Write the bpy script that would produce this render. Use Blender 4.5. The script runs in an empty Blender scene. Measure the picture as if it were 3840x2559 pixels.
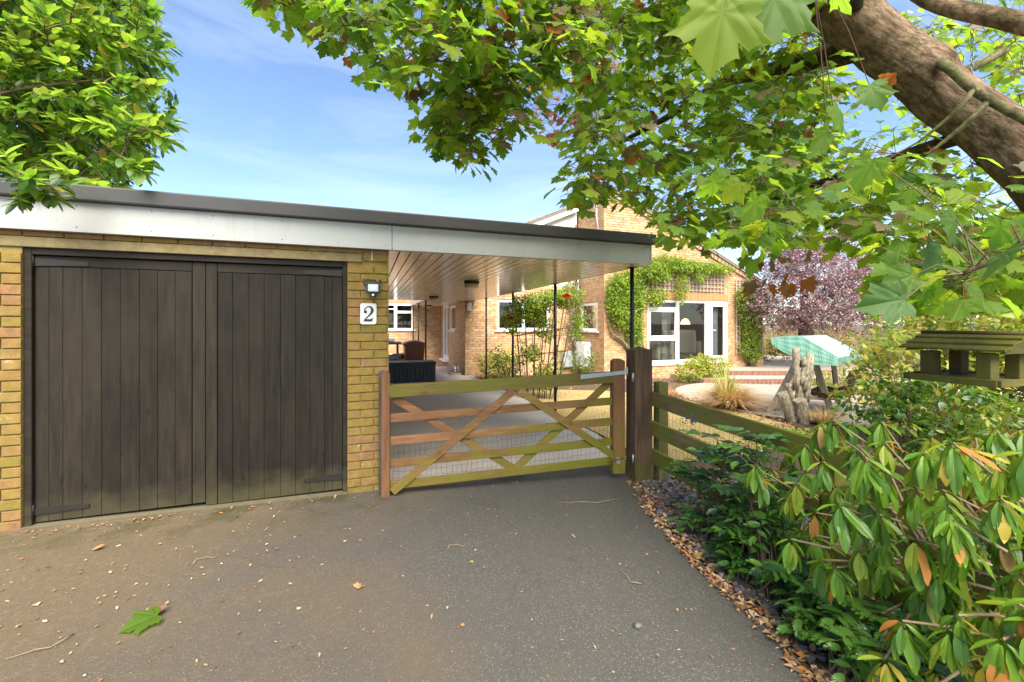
import bpy, bmesh, math, random
import numpy as np
from mathutils import Vector, Matrix

# ------------------------------------------------------------------ camera, world, sun, exposure
scene = bpy.context.scene
COL = scene.collection
rng = random.Random(11)
R = math.radians
U = rng.uniform
EYE = 1.45
YAW = R(19.389)

cam_d = bpy.data.cameras.new('camera')
cam_d.sensor_width = 36.0
cam_d.lens = 1540.0 / 3840.0 * 36.0
cam_d.shift_y = -67.5 / 3840.0
cam_d.clip_start = 0.05
cam_d.clip_end = 2000.0
cam = bpy.data.objects.new('camera', cam_d)
cam.location = (0, 0, EYE)
cam.rotation_euler = (R(90), 0, -YAW)
COL.objects.link(cam)
scene.camera = cam

SUN_ELEV, SUN_AZ = R(54), R(184)          # azimuth clockwise from +Y : behind the camera, a little to the left
world = bpy.data.worlds.new('World')
scene.world = world
world.use_nodes = True
wn, wl = world.node_tree.nodes, world.node_tree.links
wn.clear()
w_out = wn.new('ShaderNodeOutputWorld')
w_bg = wn.new('ShaderNodeBackground')
w_bg.inputs['Strength'].default_value = 0.10
sky = wn.new('ShaderNodeTexSky')
sky.sky_type = 'NISHITA'
sky.sun_disc = False
sky.sun_elevation = SUN_ELEV
sky.sun_rotation = SUN_AZ
sky.altitude = 60
sky.air_density = 1.0
sky.dust_density = 0.25
sky.ozone_density = 2.5
# thin streaky cloud, the same all round the sky
tc = wn.new('ShaderNodeTexCoord')
mp = wn.new('ShaderNodeMapping')
mp.inputs['Scale'].default_value = (1.1, 1.4, 6.5)
mp.inputs['Location'].default_value = (0.35, 0.2, 0.6)
nz = wn.new('ShaderNodeTexNoise')
nz.inputs['Scale'].default_value = 1.5
nz.inputs['Detail'].default_value = 7.0
nz.inputs['Roughness'].default_value = 0.58
nz.inputs['Distortion'].default_value = 0.5
rmp = wn.new('ShaderNodeValToRGB')
rmp.color_ramp.elements[0].position = 0.40
rmp.color_ramp.elements[0].color = (0, 0, 0, 1)
rmp.color_ramp.elements[1].position = 0.78
rmp.color_ramp.elements[1].color = (0.43, 0.43, 0.43, 1)
cl = wn.new('ShaderNodeMixRGB')
cl.inputs['Color2'].default_value = (4.2, 4.7, 5.4, 1)
wl.new(tc.outputs['Generated'], mp.inputs['Vector'])
wl.new(mp.outputs['Vector'], nz.inputs['Vector'])
wl.new(nz.outputs['Fac'], rmp.inputs['Fac'])
wl.new(rmp.outputs['Color'], cl.inputs['Fac'])
wl.new(sky.outputs['Color'], cl.inputs['Color1'])
wl.new(cl.outputs['Color'], w_bg.inputs['Color'])
wl.new(w_bg.outputs['Background'], w_out.inputs['Surface'])

sun_d = bpy.data.lights.new('sun', 'SUN')
sun_d.energy = 4.8
sun_d.angle = R(55)
sun_d.color = (1.0, 0.92, 0.79)
sun = bpy.data.objects.new('sun', sun_d)
sdir = Vector((math.sin(SUN_AZ) * math.cos(SUN_ELEV), math.cos(SUN_AZ) * math.cos(SUN_ELEV), math.sin(SUN_ELEV)))
sun.rotation_euler = sdir.to_track_quat('Z', 'Y').to_euler()
sun.location = sdir * 60
COL.objects.link(sun)

vs = scene.view_settings
vs.view_transform = 'Standard'
vs.look = 'None'
vs.gamma = 1.0
vs.use_curve_mapping = False
vs.exposure = 1.58
scene.render.engine = 'CYCLES'
scene.cycles.use_denoising = True
scene.cycles.max_bounces = 8
scene.cycles.transparent_max_bounces = 12
scene.cycles.sample_clamp_indirect = 6.0

# ------------------------------------------------------------------ materials
class NT:
    def __init__(s, name):
        s.m = bpy.data.materials.new(name)
        s.m.use_nodes = True
        s.t = s.m.node_tree
        s.n, s.l = s.t.nodes, s.t.links
        s.n.clear()
        s.out = s.n.new('ShaderNodeOutputMaterial')
        s.co = s.n.new('ShaderNodeTexCoord')
    def link(s, a, b): s.l.new(a, b)
    def setv(s, sock, v):
        if isinstance(v, bpy.types.NodeSocket): s.l.new(v, sock)
        elif isinstance(v, (tuple, list)) and len(v) == 3 and sock.type == 'RGBA': sock.default_value = (*v, 1)
        else: sock.default_value = v
    def noise(s, scale=5, detail=4, rough=.55, stretch=None, src='Object', dist=0.0, loc=(0, 0, 0)):
        n = s.n.new('ShaderNodeTexNoise')
        n.inputs['Scale'].default_value = scale
        n.inputs['Detail'].default_value = detail
        n.inputs['Roughness'].default_value = rough
        n.inputs['Distortion'].default_value = dist
        v = s.co.outputs[src] if isinstance(src, str) else src
        if stretch or loc != (0, 0, 0):
            m = s.n.new('ShaderNodeMapping')
            m.inputs['Scale'].default_value = stretch or (1, 1, 1)
            m.inputs['Location'].default_value = loc
            s.l.new(v, m.inputs['Vector']); v = m.outputs['Vector']
        s.l.new(v, n.inputs['Vector'])
        return n.outputs['Fac']
    def voro(s, scale=50, out='Distance', feature='F1', src='Object'):
        n = s.n.new('ShaderNodeTexVoronoi')
        n.feature = feature
        n.inputs['Scale'].default_value = scale
        s.l.new(s.co.outputs[src], n.inputs['Vector'])
        return n.outputs[out]
    def ramp(s, fac, *stops):
        n = s.n.new('ShaderNodeValToRGB')
        e = n.color_ramp.elements
        while len(e) < len(stops): e.new(0.5)
        for i, (p, c) in enumerate(stops):
            e[i].position = p
            e[i].color = (c, c, c, 1) if isinstance(c, (int, float)) else (*c, 1)
        s.setv(n.inputs['Fac'], fac)
        return n.outputs['Color']
    def mix(s, fac, a, b, mode='MIX'):
        n = s.n.new('ShaderNodeMixRGB')
        n.blend_type = mode
        s.setv(n.inputs['Fac'], fac); s.setv(n.inputs['Color1'], a); s.setv(n.inputs['Color2'], b)
        return n.outputs['Color']
    def math(s, op, a, b=0.0, c=0.0, clamp=False):
        n = s.n.new('ShaderNodeMath')
        n.operation = op; n.use_clamp = clamp
        for i, v in enumerate((a, b, c)): s.setv(n.inputs[i], v)
        return n.outputs[0]
    def sep(s, src='Object'):
        n = s.n.new('ShaderNodeSeparateXYZ')
        s.l.new(s.co.outputs[src] if isinstance(src, str) else src, n.inputs[0])
        return n.outputs
    def rnd(s): return s.n.new('ShaderNodeObjectInfo').outputs['Random']
    def worldpos(s): return s.n.new('ShaderNodeNewGeometry').outputs['Position']
    def bump(s, h, strength=.3, dist=.01):
        n = s.n.new('ShaderNodeBump')
        n.inputs['Strength'].default_value = strength
        n.inputs['Distance'].default_value = dist
        s.setv(n.inputs['Height'], h)
        return n.outputs['Normal']
    def pbr(s, col, rough=.7, normal=None, metal=0.0, spec=.4, **kw):
        b = s.n.new('ShaderNodeBsdfPrincipled')
        s.setv(b.inputs['Base Color'], col); s.setv(b.inputs['Roughness'], rough)
        b.inputs['Metallic'].default_value = metal
        b.inputs['Specular IOR Level'].default_value = spec
        if normal: s.l.new(normal, b.inputs['Normal'])
        for k, v in kw.items(): s.setv(b.inputs[k], v)
        return b.outputs[0]
    def done(s, shader):
        s.l.new(shader, s.out.inputs['Surface'])
        return s.m

def scl(c, k): return tuple(min(1, v * k) for v in c)

def plain(name, col, rough=.6, var=.15, scale=8, bump=.1, bscale=60, metal=0.0, spec=.4, stretch=None, rv=0.0):
    t = NT(name)
    n = t.noise(scale, 5, stretch=stretch)
    c = t.mix(n, scl(col, 1 - var), scl(col, 1 + var))
    if rv:
        k = t.math('MULTIPLY_ADD', t.rnd(), rv * 2, 1 - rv)
        c = t.mix(1.0, c, k, 'MULTIPLY')
    nm = t.bump(t.noise(bscale, 3, stretch=stretch), bump, .004) if bump else None
    return t.done(t.pbr(c, rough, nm, metal, spec))

def brick_mat(name, col, algae=0.0, acol=(.215, .175, .03), spots=.0, hi=None):
    t = NT(name)
    wp = t.worldpos()
    n = t.noise(13, 6, .68, src=wp)
    c = t.mix(t.ramp(n, (.34, 0.0), (.66, 1.0)), scl(col, .66), scl(col, 1.25))
    c = t.mix(t.ramp(t.noise(90, 3, src=wp), (.35, 0.0), (.65, .35)), c, scl(col, .55))
    if spots:
        c = t.mix(t.math('MULTIPLY', t.ramp(t.noise(7, 4, .7, src=wp, loc=(3, 1, 2)), (.6, 0.0), (.68, 1.0)), spots), c, (.5, .42, .3))
    if algae:
        a = t.ramp(t.noise(2.3, 8, .72, src=wp), (.36, 0.0), (.62, 1.0))
        c = t.mix(t.math('MULTIPLY', a, algae), c, acol)
    nm = t.bump(t.noise(120, 4, src=wp), .5, .004)
    return t.done(t.pbr(c, .92, nm, spec=.2))

def wood_mat(name, c1, c2, axis='x', algae=0.0, acol=(.16, .18, .012), rough=.75, low=None, knots=True, rv=.12, foot=False):
    t = NT(name)
    st = {'x': (1.2, 16, 16), 'y': (16, 1.2, 16), 'z': (16, 16, 1.2)}[axis]
    rn = t.rnd()
    off = t.n.new('ShaderNodeVectorMath'); off.operation = 'ADD'
    cmb = t.n.new('ShaderNodeCombineXYZ')
    t.link(t.math('MULTIPLY', rn, 37.0), cmb.inputs[0]); t.link(t.math('MULTIPLY', rn, 17.0), cmb.inputs[1]); t.link(t.math('MULTIPLY', rn, 29.0), cmb.inputs[2])
    t.link(t.co.outputs['Object'], off.inputs[0]); t.link(cmb.outputs[0], off.inputs[1])
    g = t.noise(2.2, 7, .62, stretch=st, src=off.outputs[0], dist=.35)
    c = t.mix(t.ramp(g, (.32, 0.0), (.68, 1.0)), c1, c2)
    c = t.mix(t.math('MULTIPLY', t.ramp(t.noise(1.6, 5, .65, stretch=tuple(.35 * v + .9 for v in st), src=off.outputs[0], loc=(5, 3, 8)), (.42, 0.0), (.66, 1.0)), .55), c, scl(c1, .62))
    if knots:
        k = t.n.new('ShaderNodeTexVoronoi'); k.inputs['Scale'].default_value = 5
        mpk = t.n.new('ShaderNodeMapping')
        mpk.inputs['Scale'].default_value = {'x': (.6, 2, 2), 'y': (2, .6, 2), 'z': (2, 2, .6)}[axis]
        t.link(off.outputs[0], mpk.inputs[0]); t.link(mpk.outputs[0], k.inputs['Vector'])
        c = t.mix(t.ramp(k.outputs['Distance'], (.04, .8), (.13, 0.0)), c, scl(c1, .32))
    k2 = t.math('MULTIPLY_ADD', rn, rv * 2, 1 - rv)
    c = t.mix(1.0, c, k2, 'MULTIPLY')
    if algae:
        wp = t.worldpos()
        a = t.ramp(t.noise(2.6, 5, .6, src=wp), (.36, 0.0), (.6, 1.0))
        if low:   # algae that thins out with height above the ground and with the distance along X
            z = t.sep(wp)
            m = t.math('MULTIPLY_ADD', z[2], low[0], low[1])
            m = t.math('ADD', m, t.math('MULTIPLY', z[0], low[2]))
            a = t.math('MULTIPLY', t.ramp(t.math('ADD', t.math('MULTIPLY', t.noise(3.2, 5, .65, src=wp), 1.0), m), (.42, 0.0), (.72, 1.0)), 1.0)
        c = t.mix(t.math('MULTIPLY', a, algae), c, acol)
    if foot:        # splashed dirt and algae at the foot of the boards, pale scuffs and droppings
        wp = t.worldpos(); z = t.sep(wp)
        h = t.math('ADD', z[2], t.math('MULTIPLY', t.math('SUBTRACT', t.noise(6, 6, .7, src=wp), .5), .5))
        c = t.mix(t.math('MULTIPLY', t.ramp(h, (.0, 1.0), (.22, 0.0)), .7), c, (.075, .066, .03))
        c = t.mix(t.math('MULTIPLY', t.ramp(t.noise(1.1, 6, .7, src=wp, loc=(3, 0, 1)), (.47, 0.0), (.66, 1.0)), .3), c, scl(c2, 1.35))
        c = t.mix(t.math('MULTIPLY', t.ramp(t.noise(38, 3, .6, src=wp), (.735, 0.0), (.76, 1.0)), .4), c, (.19, .18, .15))
    nm = t.bump(g, .25, .004)
    return t.done(t.pbr(c, rough, nm, spec=.25))

def leaf_mat(name, col, trans=None, rough=.42, tf=.4, vein=None, spec=.4, var=.25, scale=6):
    t = NT(name)
    wp = t.worldpos()
    n = t.noise(scale, 3, src=wp)
    c = t.mix(n, scl(col, 1 - var), scl(col, 1 + var))
    trans = trans or (min(1, col[0] * 1.9), min(1, col[1] * 1.7), col[2] * .5)
    tc2 = t.mix(n, scl(trans, 1 - var * .6), scl(trans, 1 + var * .6))
    nm = None
    if vein:
        uv = t.sep('UV')
        x = t.math('SUBTRACT', uv[0], .5); y = uv[1]
        d = None
        for a in vein:
            q = t.math('ABSOLUTE', t.math('SUBTRACT', t.math('MULTIPLY', x, math.cos(R(a))), t.math('MULTIPLY', y, math.sin(R(a)))))
            d = q if d is None else t.math('MINIMUM', d, q)
        v = t.ramp(d, (.006, 1.0), (.016, 0.0))
        c = t.mix(t.math('MULTIPLY', v, .5), c, scl((col[0] * 1.5 + .03, col[1] * 1.35 + .03, col[2] * 1.3), 1.0))
        tc2 = t.mix(t.math('MULTIPLY', v, .5), tc2, scl(trans, .45))
        nm = t.bump(t.ramp(d, (.0, 0.0), (.06, 1.0)), .25, .01)
    a = t.pbr(c, rough, nm, spec=spec)
    b = t.n.new('ShaderNodeBsdfTranslucent')
    t.setv(b.inputs['Color'], tc2)
    m = t.n.new('ShaderNodeMixShader')
    m.inputs[0].default_value = tf
    t.link(a, m.inputs[1]); t.link(b.outputs[0], m.inputs[2])
    return t.done(m.outputs[0])

def glass_mat(name, tint=(.86, .9, .9), base=.02):
    t = NT(name)
    tr = t.n.new('ShaderNodeBsdfTransparent'); t.setv(tr.inputs[0], tint)
    gl = t.n.new('ShaderNodeBsdfGlossy'); gl.inputs['Roughness'].default_value = .02
    fr = t.n.new('ShaderNodeFresnel'); fr.inputs['IOR'].default_value = 1.5
    m = t.n.new('ShaderNodeMixShader')
    t.link(t.math('ADD', t.math('MULTIPLY', fr.outputs[0], 1.6), base, clamp=True), m.inputs[0])
    t.link(tr.outputs[0], m.inputs[1]); t.link(gl.outputs[0], m.inputs[2])
    return t.done(m.outputs[0])

# ------------------------------------------------------------------ geometry helpers
def gz(x): return -0.02 * (x + 2.27)            # the plot falls two per cent towards +X

def wloc(o):
    v = Vector((0, 0, 0))
    while o is not None:
        v = v + o.location; o = o.parent
    return v

def tag(o, label=None, cat=None, group=None, kind=None):
    if label: o['label'] = label
    if cat: o['category'] = cat
    if group: o['group'] = group
    if kind: o['kind'] = kind
    return o

def thing(name, label, cat, loc=(0, 0, 0), group=None):
    o = bpy.data.objects.new(name, None)
    o.empty_display_size = .05
    o.location = loc
    COL.objects.link(o)
    return tag(o, label, cat, group)

def add_obj(name, me, parent=None, loc=(0, 0, 0)):
    o = bpy.data.objects.new(name, me)
    COL.objects.link(o)
    o.location = loc
    if parent is not None: o.parent = parent
    return o

class MB:
    def __init__(s): s.v, s.f, s.mi, s.sm = [], [], [], []
    def face(s, idx, mi=0, sm=False): s.f.append(idx); s.mi.append(mi); s.sm.append(sm)
    def poly(s, pts, mi=0):
        b = len(s.v); s.v += [tuple(p) for p in pts]; s.face(list(range(b, b + len(pts))), mi); return s
    def box(s, x0, x1, y0, y1, z0, z1, mi=0):
        return s.obox(Vector(((x0 + x1) / 2, (y0 + y1) / 2, (z0 + z1) / 2)), ((1, 0, 0), (0, 1, 0), (0, 0, 1)), ((x1 - x0) / 2, (y1 - y0) / 2, (z1 - z0) / 2), mi)
    def obox(s, c, ax, h, mi=0):
        c = Vector(c); a = [Vector(q).normalized() * k for q, k in zip(ax, h)]
        b = len(s.v)
        for sx in (-1, 1):
            for sy in (-1, 1):
                for sz in (-1, 1): s.v.append(tuple(c + a[0] * sx + a[1] * sy + a[2] * sz))
        for q in ((0, 1, 3, 2), (4, 6, 7, 5), (0, 4, 5, 1), (2, 3, 7, 6), (0, 2, 6, 4), (1, 5, 7, 3)):
            s.face([b + i for i in q], mi)
        return s
    def bar(s, p0, p1, w, t, up=(0, 0, 1), mi=0):
        """a timber from p0 to p1: w across (in the plane of up), t thick"""
        p0, p1 = Vector(p0), Vector(p1)
        d = (p1 - p0); L = d.length; d.normalize()
        n = d.cross(Vector(up))
        if n.length < 1e-4: n = d.cross(Vector((1, 0, 0)))
        n.normalize(); q = n.cross(d)
        return s.obox((p0 + p1) / 2, (d, q, n), (L / 2, w / 2, t / 2), mi)
    def tube(s, pts, rad, n=8, mi=0, cap=True, sm=True):
        pts = [Vector(p) for p in pts]
        if not isinstance(rad, (list, tuple)): rad = [rad] * len(pts)
        b = len(s.v); prev = None
        for i, p in enumerate(pts):
            d = (pts[min(i + 1, len(pts) - 1)] - pts[max(i - 1, 0)])
            d = d.normalized() if d.length > 1e-9 else Vector((0, 0, 1))
            if prev is None:
                a = d.cross(Vector((0, 0, 1)))
                if a.length < .05: a = d.cross(Vector((1, 0, 0)))
            else:
                a = prev - d * prev.dot(d)
                if a.length < 1e-5: a = d.cross(Vector((.3, .8, .5)))
            a.normalize(); prev = a; c = d.cross(a)
            for k in range(n):
                t = 2 * math.pi * k / n
                s.v.append(tuple(p + (a * math.cos(t) + c * math.sin(t)) * rad[i]))
        for i in range(len(pts) - 1):
            for k in range(n):
                s.face([b + i * n + k, b + i * n + (k + 1) % n, b + (i + 1) * n + (k + 1) % n, b + (i + 1) * n + k], mi, sm)
        if cap:
            s.face([b + k for k in range(n)][::-1], mi); e = b + (len(pts) - 1) * n
            s.face([e + k for k in range(n)], mi)
        return s
    def lathe(s, c, prof, n=16, mi=0, sm=True):
        b = len(s.v)
        for r, z in prof:
            for k in range(n):
                t = 2 * math.pi * k / n
                s.v.append((c[0] + r * math.cos(t), c[1] + r * math.sin(t), c[2] + z))
        for i in range(len(prof) - 1):
            for k in range(n):
                s.face([b + i * n + k, b + i * n + (k + 1) % n, b + (i + 1) * n + (k + 1) % n, b + (i + 1) * n + k], mi, sm)
        s.face([b + k for k in range(n)][::-1], mi)
        e = b + (len(prof) - 1) * n
        s.face([e + k for k in range(n)], mi)
        return s
    def prism(s, pts, d, mi=0):
        d = Vector(d); n = len(pts); b = len(s.v)
        s.v += [tuple(p) for p in pts] + [tuple(Vector(p) + d) for p in pts]
        s.face(list(range(b, b + n)), mi); s.face(list(range(b + 2 * n - 1, b + n - 1, -1)), mi)
        for i in range(n): s.face([b + i, b + n + i, b + n + (i + 1) % n, b + (i + 1) % n], mi)
        return s
    def build(s, name, mats, parent=None, bevel=0.0, origin=None, norm=True):
        me = bpy.data.meshes.new(name)
        o = Vector(origin) if origin is not None else (wloc(parent) if parent is not None else Vector((0, 0, 0)))
        me.from_pydata([tuple(Vector(p) - o) for p in s.v], [], s.f)
        for m in (mats if isinstance(mats, (list, tuple)) else [mats]): me.materials.append(m)
        me.polygons.foreach_set('material_index', s.mi)
        me.polygons.foreach_set('use_smooth', s.sm)
        me.update()
        if norm:
            bm = bmesh.new(); bm.from_mesh(me)
            bmesh.ops.recalc_face_normals(bm, faces=bm.faces); bm.to_mesh(me); bm.free()
        ob = add_obj(name, me, parent)
        if origin is not None:
            ob.location = o - (wloc(parent) if parent is not None else Vector((0, 0, 0)))
        if bevel:
            md = ob.modifiers.new('bevel', 'BEVEL'); md.width = bevel; md.segments = 2; md.limit_method = 'ANGLE'; md.angle_limit = R(50)
        return ob

def arrays_mesh(name, V, F, mi, mats, uv=None, smooth=False):
    """one mesh out of numpy arrays: V (n,3), F (m,3), mi (m,)"""
    me = bpy.data.meshes.new(name)
    V = np.ascontiguousarray(V, dtype=np.float32); F = np.ascontiguousarray(F, dtype=np.int32)
    me.vertices.add(len(V)); me.vertices.foreach_set('co', V.ravel())
    me.loops.add(F.size); me.loops.foreach_set('vertex_index', F.ravel())
    me.polygons.add(len(F))
    me.polygons.foreach_set('loop_start', np.arange(0, F.size, 3, dtype=np.int32))
    me.polygons.foreach_set('material_index', np.ascontiguousarray(mi, dtype=np.int32))
    me.polygons.foreach_set('use_smooth', np.full(len(F), smooth))
    for m in mats: me.materials.append(m)
    if uv is not None:
        lay = me.uv_layers.new(name='UVMap')
        lay.data.foreach_set('uv', np.ascontiguousarray(uv[F.ravel()], dtype=np.float32).ravel())
    me.update(calc_edges=True)
    return me

def scatter(name, protos, T, which, mi, mats, parent=None, kind='stuff', smooth=True):
    """join many leaves: protos [(V,F,UV)], T (N,4,4) world matrices, which (N,) prototype, mi (N,) material"""
    o = np.array(wloc(parent)) if parent is not None else np.zeros(3)
    Vs, Fs, Ms, Us, base = [], [], [], [], 0
    for p, (V, F, UV) in enumerate(protos):
        sel = np.where(which == p)[0]
        if not len(sel): continue
        W = np.einsum('nij,vj->nvi', T[sel, :3, :3], V) + T[sel, None, :3, 3] - o
        n = len(V)
        Vs.append(W.reshape(-1, 3))
        Fs.append((F[None] + (np.arange(len(sel)) * n)[:, None, None] + base).reshape(-1, 3))
        Ms.append(np.repeat(mi[sel], len(F)))
        Us.append(np.tile(UV, (len(sel), 1)))
        base += len(sel) * n
    me = arrays_mesh(name, np.concatenate(Vs), np.concatenate(Fs), np.concatenate(Ms), mats, np.concatenate(Us), smooth)
    ob = add_obj(name, me, parent)
    if kind: ob['kind'] = kind
    return ob

def basis(tip, nrm, size, pos):
    """local +Y along tip, +Z along nrm"""
    y = Vector(tip).normalized(); n = Vector(nrm)
    z = n - y * n.dot(y)
    if z.length < 1e-4: z = y.orthogonal()
    z.normalize(); x = y.cross(z)
    m = np.eye(4)
    m[:3, 0] = np.array(x) * size; m[:3, 1] = np.array(y) * size; m[:3, 2] = np.array(z) * size; m[:3, 3] = pos
    return m

def np_leaf(outline, centre, curve, fold, curl=0.0, n_fan=None):
    pts = [centre] + outline
    V = []
    for x, y in pts:
        V.append((x, y, fold * abs(x) - curve * y * y + curl * x * y))
    n = len(outline)
    F = [(0, 1 + i, 1 + (i + 1) % n) for i in range(n)]
    UV = [(x + .5, y) for x, y in pts]
    return np.array(V), np.array(F), np.array(UV)

MAPLE_HALF = [(.02, .0), (.16, -.09), (.34, -.07), (.52, .03), (.42, .12), (.47, .19), (.39, .26), (.50, .36), (.51, .46), (.68, .60), (.51, .59), (.40, .67), (.255, .57), (.275, .67), (.31, .76), (.17, .83)]
def maple_leaf(curve, fold, curl, sx=1.0):
    half = [(x * sx, y) for x, y in MAPLE_HALF]
    out = half + [(0, 1.02)] + [(-x, y) for x, y in half[::-1]]
    return np_leaf(out, (0, .22), curve, fold, curl)
def oval_leaf(w, curve, fold, curl=0.0, tip=1.0):
    half = [(.03, .0), (w * .62, .16), (w, .42), (w * .93, .64), (w * .55, .86)]
    V, F = [], []
    ys = [0, .16, .42, .64, .86, 1.0]
    ws = [.02, w * .62, w, w * .93, w * .55 * tip, 0]
    for i, (y, q) in enumerate(zip(ys, ws)):
        z = -curve * y * y
        V += [(-q, y, z + fold * q + curl * y * q), (0, y, z), (q, y, z + fold * q - curl * y * q)]
    for i in range(5):
        a = i * 3; b = a + 3
        F += [(a, a + 1, b + 1), (a, b + 1, b), (a + 1, a + 2, b + 2), (a + 1, b + 2, b + 1)]
    V = np.array(V); return V, np.array(F), np.c_[V[:, 0] + .5, V[:, 1]]
def maple_leaf_hi(curve, fold, curl, seed, sx=1.0):
    """a close-up leaf: scalloped margin, an inner ring so that the blade can bend and ripple"""
    r = random.Random(seed)
    half = [(x * sx, y) for x, y in MAPLE_HALF]; base = half + [(0, 1.02)] + [(-x, y) for x, y in half[::-1]]
    c0 = np.array((0, .22)); out = []
    for (x0, y0), (x1, y1) in zip(base, base[1:] + base[:1]):
        L = math.hypot(x1 - x0, y1 - y0)
        for k in range(3):
            t = k / 3; p = np.array((x0 + (x1 - x0) * t, y0 + (y1 - y0) * t))
            if k: p = c0 + (p - c0) * (1 - .10 * L * math.sin(math.pi * t) + r.uniform(-.012, .012))
            out.append(p)
    n = len(out); V2 = [c0]
    for q in (.38, .72, 1.0): V2 += [c0 + (p - c0) * q for p in out]
    V = []
    ph = r.uniform(0, 6)
    for x, y in V2:
        rr = math.hypot(x, y - .22); a = math.atan2(x, y - .22)
        V.append((x, y, fold * abs(x) - curve * y * abs(y) + curl * x * y + .035 * rr * math.sin(7 * a + ph) + .02 * math.sin(9 * x + ph) * rr))
    F = [(0, 1 + i, 1 + (i + 1) % n) for i in range(n)]
    for q in range(2):
        for i in range(n):
            a, b_ = 1 + q * n + i, 1 + q * n + (i + 1) % n; F += [(a, a + n, b_ + n), (a, b_ + n, b_)]
    V2 = np.array(V2); return np.array(V), np.array(F), np.c_[V2[:, 0] + .5, V2[:, 1]]
def oval_leaf_hi(w, curve, fold, curl, seed):
    r = random.Random(seed); V, F = [], []; n, m = 9, 2; ph = r.uniform(0, 6); tw = r.uniform(-.25, .25)
    for i in range(n + 1):
        t = i / n; ww = w * (math.sin(math.pi * min(1, t * .93 + .035)) ** .75) * (1 if t < .55 else 1.0) + .004
        bend = r.uniform(-.006, .006)
        for j in range(-m, m + 1):
            q = j / m; x = ww * q + bend; z = -curve * t * t + fold * abs(x) * (1.3 - abs(q) * .9) + curl * x * t + tw * x * t * t + .02 * q * q * math.sin(t * 11 + ph + q)
            V.append((x, t, z))
    k = 2 * m + 1
    for i in range(n):
        for j in range(k - 1):
            a = i * k + j; F += [(a, a + 1, a + k + 1), (a, a + k + 1, a + k)]
    V = np.array(V); return V, np.array(F), np.c_[V[:, 0] + .5, V[:, 1]]
def small_leaf(w=.28, fold=.12):
    V = np.array([(0, 0, 0), (w, .5, fold), (0, 1, -.05), (-w, .5, fold), (0, .5, 0)])
    F = np.array([(0, 1, 4), (1, 2, 4), (4, 2, 3), (0, 4, 3)])
    return V, F, np.c_[V[:, 0] + .5, V[:, 1]]

def leaf_objects(protos, T, which, mi, mats, parent, name='leaf'):
    """separate leaf objects sharing mesh data"""
    cache = {}
    pl = wloc(parent)
    for k in range(len(T)):
        key = (int(which[k]), int(mi[k]))
        if key not in cache:
            V, F, UV = protos[key[0]]
            cache[key] = arrays_mesh(name, V, F, np.zeros(len(F)), [mats[key[1]]], UV, True)
        o = bpy.data.objects.new(name, cache[key]); COL.objects.link(o)
        M = Matrix([list(r) for r in T[k]]); M.translation -= pl
        o.parent = parent; o.matrix_basis = M
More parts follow.
